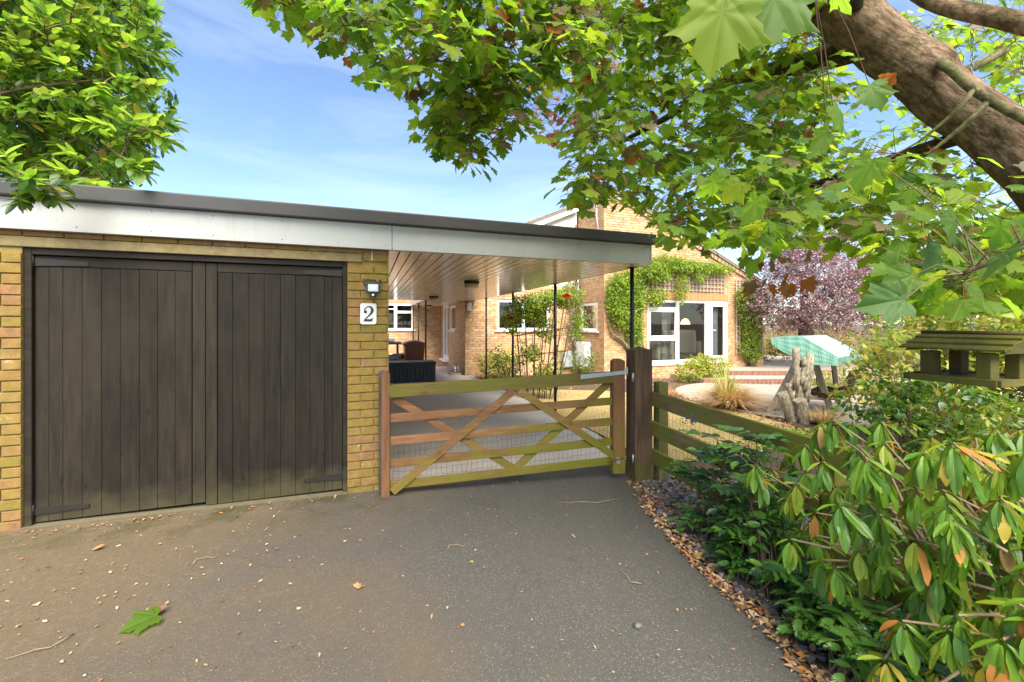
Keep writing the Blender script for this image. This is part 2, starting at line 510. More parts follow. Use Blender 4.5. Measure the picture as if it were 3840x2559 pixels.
# ------------------------------------------------------------------ material library
M = {}
def asphalt():
    t = NT('asphalt')
    wp = t.worldpos()
    n1 = t.noise(260, 2, .7, src=wp)
    vo = t.n.new('ShaderNodeTexVoronoi'); vo.inputs['Scale'].default_value = 150; t.link(wp, vo.inputs['Vector'])
    c = t.mix(t.ramp(n1, (.35, 0.0), (.65, 1.0)), (.043, .0405, .0375), (.104, .097, .089))
    vs_ = t.sep(vo.outputs['Color'])
    st = t.math('MULTIPLY', t.ramp(vo.outputs['Distance'], (.22, 1.0), (.42, 0.0)), t.ramp(vs_[0], (.72, 0.0), (.8, 1.0)))
    c = t.mix(t.math('MULTIPLY', st, .6), c, (.34, .32, .29))
    v2 = t.n.new('ShaderNodeTexVoronoi'); v2.inputs['Scale'].default_value = 85; t.link(wp, v2.inputs['Vector'])
    s2 = t.math('MULTIPLY', t.ramp(v2.outputs['Distance'], (.16, 1.0), (.34, 0.0)), t.ramp(t.sep(v2.outputs['Color'])[1], (.84, 0.0), (.9, 1.0)))
    c = t.mix(t.math('MULTIPLY', s2, .5), c, (.42, .40, .36))
    pt = t.ramp(t.noise(1.6, 6, .65, src=wp, loc=(2, 9, 0)), (.36, 0.0), (.64, 1.0))
    c = t.mix(t.math('MULTIPLY', pt, .38), c, scl((.07, .066, .06), 1.0))
    cr = t.n.new('ShaderNodeTexVoronoi'); cr.feature = 'DISTANCE_TO_EDGE'; cr.inputs['Scale'].default_value = .9
    ds = t.n.new('ShaderNodeVectorMath'); t.link(wp, ds.inputs[0]); cb = t.n.new('ShaderNodeCombineXYZ'); nn = t.noise(3, 5, .7, src=wp); t.link(nn, cb.inputs[0]); t.link(t.math('SUBTRACT', 1.0, nn), cb.inputs[1]); t.link(cb.outputs[0], ds.inputs[1]); t.link(ds.outputs[0], cr.inputs['Vector'])
    ck = t.math('MULTIPLY', t.ramp(cr.outputs['Distance'], (.0, 1.0), (.006, 0.0)), t.ramp(t.noise(.8, 3, .5, src=wp, loc=(5, 1, 0)), (.5, 0.0), (.56, 1.0)))
    c = t.mix(t.math('MULTIPLY', ck, .55), c, (.03, .027, .02))
    # brown silt washed towards the garage side, moss along the wall foot
    p = t.sep(wp)
    big = t.noise(.75, 5, .6, src=wp)
    m = t.math('MULTIPLY_ADD', p[0], -.30, .30)
    m = t.math('ADD', m, t.math('MULTIPLY', t.math('SUBTRACT', big, .5), 1.8))
    silt = t.math('MULTIPLY', t.ramp(m, (.05, 0.0), (.75, 1.0)), t.ramp(p[1], (-.2, 1.0), (.39, 1.0)))
    c = t.mix(t.math('MULTIPLY', silt, .7), c, (.135, .092, .05))
    fine = t.ramp(t.noise(30, 4, .7, src=wp), (.52, 0.0), (.7, 1.0))
    c = t.mix(t.math('MULTIPLY', t.math('MULTIPLY', fine, silt), .5), c, (.20, .14, .08))
    foot = t.math('ABSOLUTE', t.math('SUBTRACT', p[1], 3.78))
    ms = t.math('MULTIPLY', t.ramp(foot, (.0, 1.0), (.55, 0.0)), t.ramp(t.noise(3.5, 5, .7, src=wp), (.45, 0.0), (.6, 1.0)))
    ms = t.math('MULTIPLY', ms, t.ramp(p[0], (.3, 1.0), (.5, 0.0)))
    c = t.mix(t.math('MULTIPLY', ms, .8), c, (.05, .048, .014))
    nm = t.bump(t.math('ADD', n1, t.math('MULTIPLY', vo.outputs['Distance'], .8)), .55, .004)
    return t.done(t.pbr(c, .8, nm, spec=.35))
M['asphalt'] = asphalt()
M['soil'] = plain('soil', (.095, .062, .04), .95, .5, 22, .9, 60)
def lawn_mat():
    t = NT('dry_lawn'); wp = t.worldpos()
    c = t.mix(t.ramp(t.noise(1.3, 5, .6, src=wp), (.3, 0.0), (.7, 1.0)), (.50, .36, .15), (.64, .48, .23))
    c = t.mix(t.ramp(t.noise(60, 3, .6, src=wp), (.3, .4), (.7, 0.0)), c, (.34, .26, .09))
    return t.done(t.pbr(c, .95, t.bump(t.noise(160, 3, src=wp), .8, .02), spec=.1))
M['lawn'] = lawn_mat()
M['paving'] = plain('pale_paving', (.33, .27, .222), .9, .14, 3, .4, 90)
M['step_brick'] = brick_mat('step_brick', (.26, .13, .10))
BR = [brick_mat('garage_brick_a', (.27, .165, .052), .6, spots=.25), brick_mat('garage_brick_b', (.28, .16, .06), .55, spots=.3), brick_mat('garage_brick_c', (.29, .15, .075), .45, spots=.3), brick_mat('garage_brick_d', (.21, .145, .045), .7), brick_mat('garage_brick_e', (.28, .175, .065), .5, spots=.9)]
M['g_mortar'] = brick_mat('garage_mortar', (.29, .20, .08), .5)
HB = [brick_mat('house_brick_a', (.56, .35, .18)), brick_mat('house_brick_b', (.58, .385, .21)), brick_mat('house_brick_c', (.53, .285, .15)), brick_mat('house_brick_d', (.59, .42, .255)), brick_mat('house_brick_e', (.54, .31, .18))]
M['h_mortar'] = brick_mat('house_mortar', (.54, .40, .25))
M['door_wood'] = wood_mat('stained_door_wood', (.0115, .009, .006), (.030, .0225, .0145), 'z', rv=.30, rough=.65, foot=True)
M['door_rail'] = wood_mat('stained_rail_wood', (.012, .0092, .0062), (.029, .022, .0145), 'x', rv=.15, rough=.65, foot=True)
M['iron'] = plain('black_painted_iron', (.020, .0165, .0135), .5, .3, 20, .2)
M['concrete'] = brick_mat('lintel_concrete', (.25, .20, .11), .4, (.20, .15, .05))
def fascia_mat():
    t = NT('white_fascia_board'); wp = t.worldpos()
    c = t.mix(t.noise(1.2, 4, src=wp), (.39, .395, .385), (.46, .465, .455))
    d = t.ramp(t.noise(5, 6, .7, src=wp, stretch=(.7, 1, .5)), (.58, 0.0), (.75, 1.0))
    c = t.mix(t.math('MULTIPLY', d, .4), c, (.42, .41, .33))
    dr = t.math('MULTIPLY', t.ramp(t.noise(9, 5, .6, src=wp, stretch=(1.6, 1, .12)), (.55, 0.0), (.72, 1.0)), t.ramp(t.math('MULTIPLY', t.math('SUBTRACT', t.sep(wp)[2], 2.1), 4.6), (.1, .2), (1.0, 1.0)))
    c = t.mix(t.math('MULTIPLY', dr, .38), c, (.27, .265, .21))
    sp = t.ramp(t.noise(42, 3, .6, src=wp), (.70, 0.0), (.74, 1.0))
    c = t.mix(t.math('MULTIPLY', sp, .5), c, (.15, .14, .10))
    return t.done(t.pbr(c, .32, spec=.5))
M['fascia'] = fascia_mat()
M['roof_trim'] = plain('dark_roof_trim', (.055, .053, .055), .55, .15, 4, .25, 80)
M['felt'] = plain('roof_felt', (.10, .10, .10), .9, .2, 6, .4)
def soffit_mat():
    t = NT('glossy_cream_soffit'); 
    k = t.math('MULTIPLY_ADD', t.rnd(), .16, .9)
    c = t.mix(1.0, (.80, .71, .60), k, 'MULTIPLY')
    return t.done(t.pbr(c, .16, t.bump(t.noise(1.7, 2), .05, .05), spec=.5))
M['soffit'] = soffit_mat()
M['upvc'] = plain('white_upvc', (.82, .82, .81), .35, .03, 5, 0)
M['black_metal'] = plain('black_metal', (.012, .012, .013), .4, .2, 10, .1)
M['glass'] = glass_mat('window_glass')
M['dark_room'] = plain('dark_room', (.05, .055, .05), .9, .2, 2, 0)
M['galv'] = plain('galvanised_steel', (.42, .45, .47), .45, .15, 14, .2, metal=.6)
M['rust'] = plain('rusty_iron', (.13, .06, .035), .8, .4, 40, .5)
M['white_plastic'] = plain('white_plastic', (.72, .74, .76), .4, .05, 6, 0)
M['grey_plastic'] = plain('grey_plastic', (.34, .36, .38), .5, .08, 6, .05)
M['dark_plastic'] = plain('charcoal_plastic', (.035, .04, .046), .45, .15, 9, .1)
M['brown_plastic'] = plain('brown_bin_plastic', (.19, .068, .034), .42, .15, 6, .1)
M['terracotta'] = plain('terracotta', (.45, .14, .06), .85, .2, 14, .2)
M['tile'] = plain('roof_tile', (.25, .19, .15), .85, .3, 20, .4, rv=.15)
M['gate_x'] = wood_mat('gate_timber', (.165, .075, .034), (.28, .14, .066), 'x', .85, (.15, .15, .014), .75, low=(-.42, .07, .135))
M['gate_z'] = wood_mat('gate_stile_timber', (.15, .068, .03), (.25, .118, .055), 'z', .85, (.14, .16, .012), .75, low=(-.5, -.06, .115))
M['gate_top'] = wood_mat('gate_top_timber', (.12, .085, .025), (.21, .15, .045), 'x', .62, (.12, .125, .015), .75)
M['post'] = wood_mat('dark_post_timber', (.07, .043, .027), (.15, .09, .055), 'z', .8, (.085, .10, .01), .8, low=(-.75, .03, .02))
M['old_post'] = wood_mat('weathered_post_timber', (.06, .05, .045), (.13, .11, .10), 'z')
M['fence'] = wood_mat('mossy_fence_timber', (.13, .10, .045), (.22, .175, .075), 'y', .7, (.145, .165, .012), .8)
M['grey_wood'] = wood_mat('silvered_wood', (.33, .285, .235), (.54, .48, .41), 'z')
M['brown_slat'] = wood_mat('brown_seat_slat', (.06, .026, .018), (.13, .055, .035), 'x')
M['wire'] = plain('netting_wire', (.02, .022, .02), .6, .1, 10, 0)
def slate_mat():
    t = NT('slate_chip'); wp = t.worldpos()
    c = t.mix(t.ramp(t.noise(26, 2, .5, src=wp), (.3, 0.0), (.7, 1.0)), (.055, .05, .058), (.15, .14, .155))
    return t.done(t.pbr(c, .5, t.bump(t.noise(80, 3, src=wp), .4, .004), spec=.5))
M['slate'] = slate_mat()
M['bark_trunk'] = None
def bark(name, c1, c2, moss=.4, lichen=0.0, along=None):
    t = NT(name); wp = t.worldpos(); raw = wp
    if along:       # fissures drawn out along the lean of the trunk
        d = Vector(along).normalized()
        dt = t.n.new('ShaderNodeVectorMath'); dt.operation = 'DOT_PRODUCT'; t.link(wp, dt.inputs[0]); dt.inputs[1].default_value = d
        sc_ = t.n.new('ShaderNodeVectorMath'); sc_.operation = 'SCALE'; sc_.inputs[0].default_value = d * -.68; t.link(dt.outputs['Value'], sc_.inputs['Scale'])
        ad = t.n.new('ShaderNodeVectorMath'); t.link(wp, ad.inputs[0]); t.link(sc_.outputs[0], ad.inputs[1]); wp = ad.outputs[0]
    a = t.noise(7, 9, .72, src=wp, dist=.9)
    c = t.mix(t.ramp(a, (.38, 0.0), (.62, 1.0)), c1, c2)
    c = t.mix(t.math('MULTIPLY', t.ramp(t.noise(2.2, 4, .6, src=wp, loc=(7, 2, 5)), (.45, 0.0), (.6, 1.0)), .6), c, scl(c1, .6))
    c = t.mix(t.ramp(t.noise(34, 5, .7, src=wp), (.44, 0.0), (.6, .75)), c, scl(c1, .38))
    if along:
        cv = t.n.new('ShaderNodeTexVoronoi'); cv.feature = 'DISTANCE_TO_EDGE'; cv.inputs['Scale'].default_value = 17; wv = t.n.new('ShaderNodeVectorMath'); t.link(wp, wv.inputs[0]); cbb = t.n.new('ShaderNodeCombineXYZ'); wn_ = t.noise(14, 5, .7, src=raw)
        for i_ in range(3): t.link(t.math('MULTIPLY', wn_, .22 - .1 * i_), cbb.inputs[i_])
        t.link(cbb.outputs[0], wv.inputs[1]); t.link(wv.outputs[0], cv.inputs['Vector'])
        crk = t.math('MULTIPLY', t.ramp(cv.outputs['Distance'], (.0, 1.0), (.09, 0.0)), t.ramp(t.noise(3.5, 4, .6, src=raw, loc=(1, 7, 3)), (.4, 0.0), (.58, 1.0)))
        c = t.mix(t.math('MULTIPLY', crk, .75), c, scl(c1, .3))
    if moss: c = t.mix(t.math('MULTIPLY', t.ramp(t.noise(3.1, 7, .72, src=raw, loc=(4, 4, 1)), (.5, 0.0), (.6, 1.0)), moss), c, (.075, .065, .018))
    if lichen: c = t.mix(t.math('MULTIPLY', t.ramp(t.noise(15, 5, .7, src=wp), (.45, 0.0), (.6, 1.0)), lichen), c, (.33, .32, .14))
    return t.done(t.pbr(c, .9, t.bump(t.noise(20, 8, .75, src=wp, dist=.8), 1.0, .05), spec=.15))
M['bark'] = bark('maple_bark', (.30, .19, .12), (.60, .43, .30), .75, along=(-.72, .36, .60))
M['bark_moss'] = bark('mossy_bark', (.11, .08, .055), (.24, .17, .11), .85)
M['bark_pale'] = bark('lichen_branch', (.24, .21, .11), (.42, .38, .22), .3, .7)
M['twig'] = plain('twig_bark', (.13, .085, .05), .85, .35, 30, .3)
M['twig_pale'] = plain('pale_stem', (.26, .19, .12), .8, .3, 30, .3)

# ------------------------------------------------------------------ setting
def sheet(name, pts, mat_, dz=0.0, kind='structure', flat=None):
    b = MB(); b.poly([(x, y, (gz(x) if flat is None else flat) + dz) for x, y in pts])
    return tag(b.build(name, mat_, norm=False), kind=kind)

b = MB()
gx = [-600, -60, -20, -8, 0, 8, 16, 30, 80, 600]
gy = [-600, -60, -20, -8, 0, 8, 16, 30, 80, 600]
def gzc(x): return gz(max(-20, min(30, x)))
for x in gx:
    for y in gy: b.v.append((x, y, gzc(x) - .012))
for i in range(9):
    for j in range(9): b.face([i * 10 + j, (i + 1) * 10 + j, (i + 1) * 10 + j + 1, i * 10 + j + 1])
tag(b.build('ground', M['soil'], norm=False), kind='structure')

EDGE = [(2.90, 15.9), (2.93, 9.4), (3.04, 7.0), (3.02, 5.0), (2.80, 3.9), (2.48, 3.42), (2.36, 3.16), (2.17, 2.72), (2.01, 2.10), (1.93, 1.70), (1.90, 1.44), (1.80, 1.22), (1.70, .5), (1.6, -1), (1.6, -9)]
e2 = []
for (xa, ya), (xb, yb) in zip(EDGE, EDGE[1:]):
    k = max(1, int(math.hypot(xb - xa, yb - ya) / .12)) if yb > -2 else 1
    for i in range(k):
        t_ = i / k
        e2.append((xa + (xb - xa) * t_ + U(-.018, .018), ya + (yb - ya) * t_))
e2.append(EDGE[-1])
sheet('driveway', e2 + [(-9, -9), (-9, 4.2), (-.5, 4.2), (-.5, 15.9)], M['asphalt'], .006)
M['lit_pale_tarmac'] = plain('lit_pale_tarmac', (.46, .42, .385), .85, .16, 2.2, .5, 160)  # older, paler tarmac, with the strong light under the roof in its colour
sheet('carport_floor', [(2.90, 15.9), (2.93, 9.4), (3.04, 7.0), (3.02, 5.0), (2.80, 3.95), (.16, 3.95), (-.5, 4.6), (-.5, 15.9)], M['lit_pale_tarmac'], .012)
sheet('lawn', [(3.07, 4.9), (3.08, 7.0), (2.98, 8.6), (4.0, 8.9), (5.3, 8.4), (6.1, 7.6), (6.35, 6.7), (6.5, 5.6), (6.3, 4.6), (5.6, 4.0), (4.2, 3.65), (3.0, 3.75)], M['lawn'], .004)

# grass blades on the dry lawn, slate chips by the fence, litter: nobody could count them
def blades(name, n, region, h, mats, lean=.5, w=.003):
    V, F, mi = [], [], []
    for k in range(n):
        x, y = region()
        z = gz(x); hh = h * U(.5, 1.2); a = U(0, 6.28); L = U(0, lean) * hh; c, s_ = math.cos(a), math.sin(a)
        i = len(V)
        V += [(x - w * s_, y + w * c, z), (x + w * s_, y - w * c, z), (x + L * c, y + L * s_, z + hh)]
        F.append((i, i + 1, i + 2)); mi.append(rng.randrange(len(mats)))
    me = arrays_mesh(name, np.array(V), np.array(F), np.array(mi), mats)
    return tag(add_obj(name, me), kind='stuff')
M['straw'] = leaf_mat('straw_blade', (.50, .36, .13), (.4, .3, .1), .7, .2)
M['straw2'] = leaf_mat('straw_blade_green', (.26, .27, .06), (.3, .3, .06), .7, .2)
def lawn_pt():
    while True:
        x, y = U(3.0, 6.4), U(3.7, 8.8)
        if y < 8.9 - max(0, x - 4.5) * .75 and y > 3.6 + max(0, x - 4) * .42: return x, y
blades('grass', 9000, lawn_pt, .035, [M['straw'], M['straw'], M['straw'], M['straw2']])

FD = Vector((-.113, -.9936, 0))                 # the fence runs from the gate post back past the camera
FP = Vector((2.645, 3.36, 0))
def fence_x(y): return FP.x + (FP.y - y) * (-.113 / .9936)
def edge_x(y):
    for (xa, ya), (xb, yb) in zip(EDGE, EDGE[1:]):
        if yb <= y <= ya: return xa + (xb - xa) * (ya - y) / (ya - yb)
    return 1.7
def chips(name, n, region, size, mats, thick=.25, zoff=0.0, tilt=.35):
    V, F, mi = [], [], []
    for k in range(n):
        x, y = region(); s_ = size * U(.5, 1.35); a = U(0, 6.28)
        t1, t2 = U(-tilt, tilt), U(-tilt, tilt)
        m = 5; i = len(V); zc = gz(x) + zoff + s_ * thick * .5 + U(0, .012)
        rr = [s_ * U(.6, 1.1) for _ in range(m)]; ms_ = rng.randrange(len(mats))
        for lay in (0, 1):
            for q in range(m):
                an = a + q * 6.283 / m; px, py = rr[q] * math.cos(an) * .5, rr[q] * math.sin(an) * .5 * .75
                V.append((x + px, y + py, zc + px * t1 + py * t2 + (lay - .5) * s_ * thick))
        for q in range(1, m - 1): F.append((i + m, i + m + q, i + m + q + 1)); mi.append(ms_)
        for q in range(m):
            r_ = (q + 1) % m
            F += [(i + q, i + r_, i + m + r_), (i + q, i + m + r_, i + m + q)]; mi += [ms_, ms_]
    me = arrays_mesh(name, np.array(V), np.array(F), np.array(mi), mats)
    return tag(add_obj(name, me), kind='stuff')
def slate_pt():
    y = U(-1.0, 3.4)
    x0 = edge_x(y) + .04; x1 = fence_x(y) + 1.3
    return x0 + (x1 - x0) * U(0, 1) ** 1.1, y
chips('slate_chippings', 6500, slate_pt, .055, [M['slate']], .2)
# ------------------------------------------------------------------ bricks
def unit_brick(w, h, d, mat_, name='brick'):
    """front face looks along -Y, back at y=0"""
    c = .0025
    V = [(-w/2, 0, -h/2), (w/2, 0, -h/2), (w/2, 0, h/2), (-w/2, 0, h/2), (-w/2, -d + c, -h/2), (w/2, -d + c, -h/2), (w/2, -d + c, h/2), (-w/2, -d + c, h/2),
         (-w/2 + c, -d, -h/2 + c), (w/2 - c, -d, -h/2 + c), (w/2 - c, -d, h/2 - c), (-w/2 + c, -d, h/2 - c)]
    F = [(8, 9, 10, 11), (4, 5, 9, 8), (5, 6, 10, 9), (6, 7, 11, 10), (7, 4, 8, 11), (0, 1, 5, 4), (1, 2, 6, 5), (2, 3, 7, 6), (3, 0, 4, 7)]
    if mat_ is None: return V, F
    me = bpy.data.meshes.new(name); me.from_pydata(V, [], F); me.materials.append(mat_); me.update()
    return me
def brick_course_field(org, u, n, zr, spans, mort=.010, bh=.065, bw=.215, d=.014):
    """yield (centre, width) for every brick of a wall field; org + u*s, outward normal n"""
    out = []
    z, k = zr[0], 0
    while z + bh <= zr[1] + .012:
        for (a, e) in spans(z + bh / 2):
            s_ = a - (.1125 if k % 2 else 0.0)
            while s_ < e - .02:
                l, r_ = max(s_, a), min(s_ + bw, e)
                if r_ - l > .03: out.append((Vector(org) + Vector(u) * ((l + r_) / 2) + Vector((0, 0, z + bh / 2)), r_ - l, u, n))
                s_ += bw + mort
        z += bh + mort; k += 1
    return out
def place_bricks(fields, parent, mats, limit, bh=.065, d=.0130, prefer=None):
    """the nearest `limit` bricks are objects, the rest one joined part"""
    L = [q for f in fields for q in f]
    L.sort(key=prefer or (lambda q: q[0].length))
    V0, F0 = unit_brick(1, bh, d, None)
    cache = {}
    pl = wloc(parent)
    mb = MB()
    for i, (c, w, u, n) in enumerate(L):
        mi = rng.choice((0, 0, 1, 1, 2, 3, 4)); pro = U(-.0009, .0013)
        u = Vector(u); n = Vector(n)
        rot = Matrix((u, -n, Vector((0, 0, 1)))).transposed()
        if i < limit:
            if mi not in cache: cache[mi] = {}
            if 'm' not in cache[mi]: cache[mi]['m'] = unit_brick(.215, bh, d, mats[mi])
            o = bpy.data.objects.new('brick', cache[mi]['m']); COL.objects.link(o)
            o.parent = parent
            M4 = rot.to_4x4() @ Matrix.Rotation(U(-.008, .008), 4, 'Y') @ Matrix.Diagonal((w / .215, 1, 1, 1))
            M4.translation = c + n * pro - pl
            o.matrix_basis = M4
        else:
            b0 = len(mb.v)
            for x, y, z in V0:
                xx = math.copysign(.5 * w - (.0025 if abs(x) < .499 else 0), x)
                mb.v.append(tuple(c + u * xx - n * y + Vector((0, 0, z)) + n * pro))
            for f in F0: mb.face([b0 + k for k in f], mi)
    if mb.v: tag(mb.build('brickwork', mats, parent, norm=False), kind='stuff')

def panel_cells(u0, u1, z0, z1, holes):
    us = sorted({u0, u1, *[h[0] for h in holes], *[h[1] for h in holes]}); zs = sorted({z0, z1, *[h[2] for h in holes], *[h[3] for h in holes]})
    us = [q for q in us if u0 <= q <= u1]; zs = [q for q in zs if z0 <= q <= z1]
    for a, b_ in zip(us, us[1:]):
        for c, d_ in zip(zs, zs[1:]):
            m = ((a + b_) / 2, (c + d_) / 2)
            if not any(h[0] < m[0] < h[1] and h[2] < m[1] < h[3] for h in holes): yield a, b_, c, d_
def spans_with_holes(u0, u1, holes, zpad=.03):
    def f(z):
        iv = [(u0, u1)]
        for h in holes:
            if h[2] - zpad < z < h[3] + zpad:
                nx = []
                for a, e in iv:
                    if h[1] <= a or h[0] >= e: nx.append((a, e)); continue
                    if h[0] > a: nx.append((a, h[0]))
                    if h[1] < e: nx.append((h[1], e))
                iv = nx
        return iv
    return f

# ------------------------------------------------------------------ garage with its carport roof
GY = 3.85
garage = thing('garage', 'flat roofed yellow brick garage with black boarded double doors and white fascia carport', 'garage', (-1.2, 3.85, 0))
b = MB()
m_ = .012
b.box(-3.1, -2.287, GY + m_, GY + .22, -.2, 2.10)                       # left pier
b.box(-.165, .179 - m_, GY + m_, GY + .22, -.2, 2.10)                   # right pillar
b.box(-2.287, -.165, GY + m_, GY + .22, 2.06, 2.10)
b.box(.07, .179 - m_, GY + .22, 9.4, -.2, 2.10)                         # carport side wall
b.box(-3.1, .07, 9.18, 9.4, -.2, 2.10)
b.box(-3.1, -2.9, GY + .22, 9.18, -.2, 2.10)
wall = b.build('wall', M['g_mortar'], garage)
F1 = brick_course_field((0, GY + m_, 0), (1, 0, 0), (0, -1, 0), (.0, 1.985), lambda z: [(-2.95, -2.287)])
F2 = brick_course_field((0, GY + m_, 0), (1, 0, 0), (0, -1, 0), (-.06, 1.985), lambda z: [(-.165, .179)])
F3 = brick_course_field((0, GY + m_, 0), (1, 0, 0), (0, -1, 0), (2.0, 2.06), lambda z: [(-.03, .179)])
F4 = brick_course_field((0, GY + m_, 0), (1, 0, 0), (0, -1, 0), (2.062, 2.10), lambda z: [(-2.95, .179)], bh=.034)
F5 = brick_course_field((.179 - m_, GY, 0), (0, 1, 0), (1, 0, 0), (-.06, 2.1), lambda z: [(0, 5.5)])
place_bricks([F1, F2, F3], wall, BR, 260)
place_bricks([F5], wall, BR, 0)
place_bricks([F4], wall, [BR[1], BR[2], M['step_brick'], BR[0], BR[2]], 40, bh=.03)
b = MB(); b.box(-2.60, -.044, GY - .004, GY + .20, 1.986, 2.057)
b.build('lintel', M['concrete'], garage, .004)
b = MB(); b.box(.036, .041, GY - .012, GY - .006, 2.0, 2.085); b.build('cable', M['white_plastic'], garage)
# threshold
b = MB()
b.prism([(-2.287, GY - .012, -.03), (-2.287, GY - .012, .014), (-.165, GY - .012, gz(-.165) + .014), (-.165, GY - .012, -.07)], (0, .2, 0))
b.build('threshold', plain('dirty_threshold', (.12, .10, .06), .9, .3, 12, .3), garage)
# frame
fr = MB()
fr.box(-2.285, -2.243, GY + .02, GY + .12, .0, 1.984)
fr.box(-.203, -.167, GY + .02, GY + .12, -.05, 1.984)
fr.box(-2.243, -.203, GY + .02, GY + .12, 1.937, 1.984)
fr.build('door_frame', M['door_rail'], garage, .004)
# leaves: planks, rails, stiles, hinges
seams_l = [-2.240, -2.165, -2.088, -1.979, -1.868, -1.755, -1.641, -1.529, -1.416, -1.308]
seams_r = [-1.134, -1.032, -.917, -.809, -.689, -.576, -.464, -.351, -.287, -.207]
for leaf_i, (seams, x0, x1, lab) in enumerate(((seams_l, -2.240, -1.218, 'left leaf of black boarded door'), (seams_r, -1.2145, -.206, 'right leaf of black boarded door'))):
    zb = .022 if leaf_i == 0 else -.004
    bb = MB(); bb.box(x0, x1, GY + .066, GY + .09, zb, 1.93)
    leaf = bb.build('door', M['door_rail'], garage); leaf['label'] = lab
    for a, e in zip(seams, seams[1:]):
        q = MB()
        zt = 1.93 if False else 1.855
        q.box(a + .0009, e - .0009, GY + .046 + U(0, .0025), GY + .064, zb - .002 * ((a + e) / 2 + 1.2), zt)
        q.build('plank', M['door_wood'], leaf, .0022, origin=((a + e) / 2, GY + .06, 1))
    q = MB()
    sx = (x1 - .085, x1) if leaf_i == 0 else (x0, x0 + .076)
    q.box(sx[0], sx[1], GY + .0445, GY + .064, zb, 1.932); q.build('stile', M['door_wood'], leaf, .004, origin=(sx[0], GY, 1))
    q = MB()
    rx = (x0, sx[0] - .002) if leaf_i == 0 else (sx[1] + .002, x1)
    q.box(rx[0], rx[1], GY + .0435, GY + .064, 1.858, 1.932); q.build('top_rail', M['door_rail'], leaf, .004, origin=(rx[0], GY, 1.9))
    for zc, nm in ((1.885, 'hinge'), (.105, 'hinge')):
        hx = x0 + .005 if leaf_i == 0 else x1 - .005
        dx = .30 if leaf_i == 0 else -.30
        q = MB()
        yy = GY + .0425 if zc > 1 else GY + .0435
        q.prism([(hx, yy, zc - .028), (hx + dx, yy, zc - .014), (hx + dx, yy, zc + .014), (hx, yy, zc + .028)], (0, -.004, 0))
        q.tube([(hx - math.copysign(.012, dx), yy - .006, zc - .05), (hx - math.copysign(.012, dx), yy - .006, zc + .05)], .011, 8)
        q.build(nm, M['iron'], leaf)
# roof: deck, trim, fascia, soffit
b = MB(); b.box(-3.55, 2.96, 3.86, 12.0, 2.12, 2.40); b.box(1.55, 2.72, 12.0, 16.0, 2.12, 2.36)
roof = b.build('roof', M['felt'], garage)
b = MB(); b.box(-3.6, 3.02, 3.752, 3.86, 2.318, 2.432); b.box(2.96, 3.02, 3.86, 12.02, 2.318, 2.432)
b.build('roof_trim', M['roof_trim'], roof, .012)
b = MB(); b.box(-3.6, .205, 3.80, 3.858, 2.10, 2.317); b.build('fascia_board', M['fascia'], roof, .003)
b = MB(); b.box(.208, 2.965, 3.80, 3.858, 2.10, 2.317); b.build('fascia_board', M['fascia'], roof, .003)
b = MB(); b.box(2.968, 2.99, 3.80, 12.0, 2.10, 2.317); b.build('fascia_board', M['fascia'], roof, .003)
b = MB(); b.box(1.53, 1.555, 12.0, 15.9, 2.10, 2.30); b.build('fascia_board', M['fascia'], roof, .003)
b = MB(); b.box(.17, 2.967, 3.858, 12.0, 2.112, 2.119); b.box(1.555, 2.70, 12.0, 15.9, 2.112, 2.119)
soffit = b.build('soffit', M['iron'], garage)
NP = 28
wP = (2.967 - .18) / NP
cuts = [3.86, 4.235, 5.42, 8.55, 12.0]
for j in range(len(cuts) - 1):
    for i in range(NP):
        q = MB(); xa = .18 + i * wP
        q.box(xa + .0055, xa + wP - .0055, cuts[j] + .007, cuts[j + 1] - .007, 2.102, 2.1115)
        q.build('plank', M['soffit'], soffit, .002, origin=(xa, cuts[j], 2.105))
for i in range(10):
    q = MB(); xa = 1.56 + i * .114
    q.box(xa + .002, xa + .112, 12.003, 15.89, 2.102, 2.1115); q.build('plank', M['soffit'], soffit, origin=(xa, 12, 2.105))
for (x, y, r_) in ((2.93, 4.08, .024), (2.93, 6.17, .024), (2.93, 8.27, .024), (2.93, 10.36, .024), (1.60, 12.1, .024), (1.60, 13.9, .02), (1.60, 15.6, .02)):
    q = MB(); q.tube([(x, y, gz(x) - .05), (x, y, 2.10)], r_, 12); q.box(x - .05, x + .05, y - .05, y + .05, 2.096, 2.101)
    q.build('post', M['black_metal'], garage)
# nails along the fascia
for k in range(13):
    x = -2.4 + k * .43 + U(-.03, .03)
    for z in (2.135, 2.285):
        q = MB(); q.lathe((0, 0, 0), [(.004, 0), (.0045, .001), (.003, .002)], 7); q.v = [(x + a, 3.80 - c_, z + b_) for a, b_, c_ in q.v]
        q.build('nail', M['rust'], roof)
# ceiling lights
for (x, y, lab) in ((1.53, 6.25, 'black and cream bulkhead light on the carport ceiling, the nearest to the gate'), (1.53, 10.1, 'smaller looking bulkhead light on the carport ceiling near the bin'), (2.1, 15.1, 'cream light under the porch ceiling by the back door')):
    t_ = thing('ceiling_light', lab, 'light', (x, y, 2.10), 'bulkhead lights under the carport')
    q = MB(); q.lathe((x, y, 2.06), [(.115, 0), (.118, .01), (.118, .04)], 24); q.build('rim', M['black_metal'], t_)
    q = MB(); q.lathe((x, y, 1.995), [(.09, 0), (.108, .012), (.112, .066)], 24); q.build('shade', plain('cream_diffuser', (.55, .46, .27), .3, .05), t_)

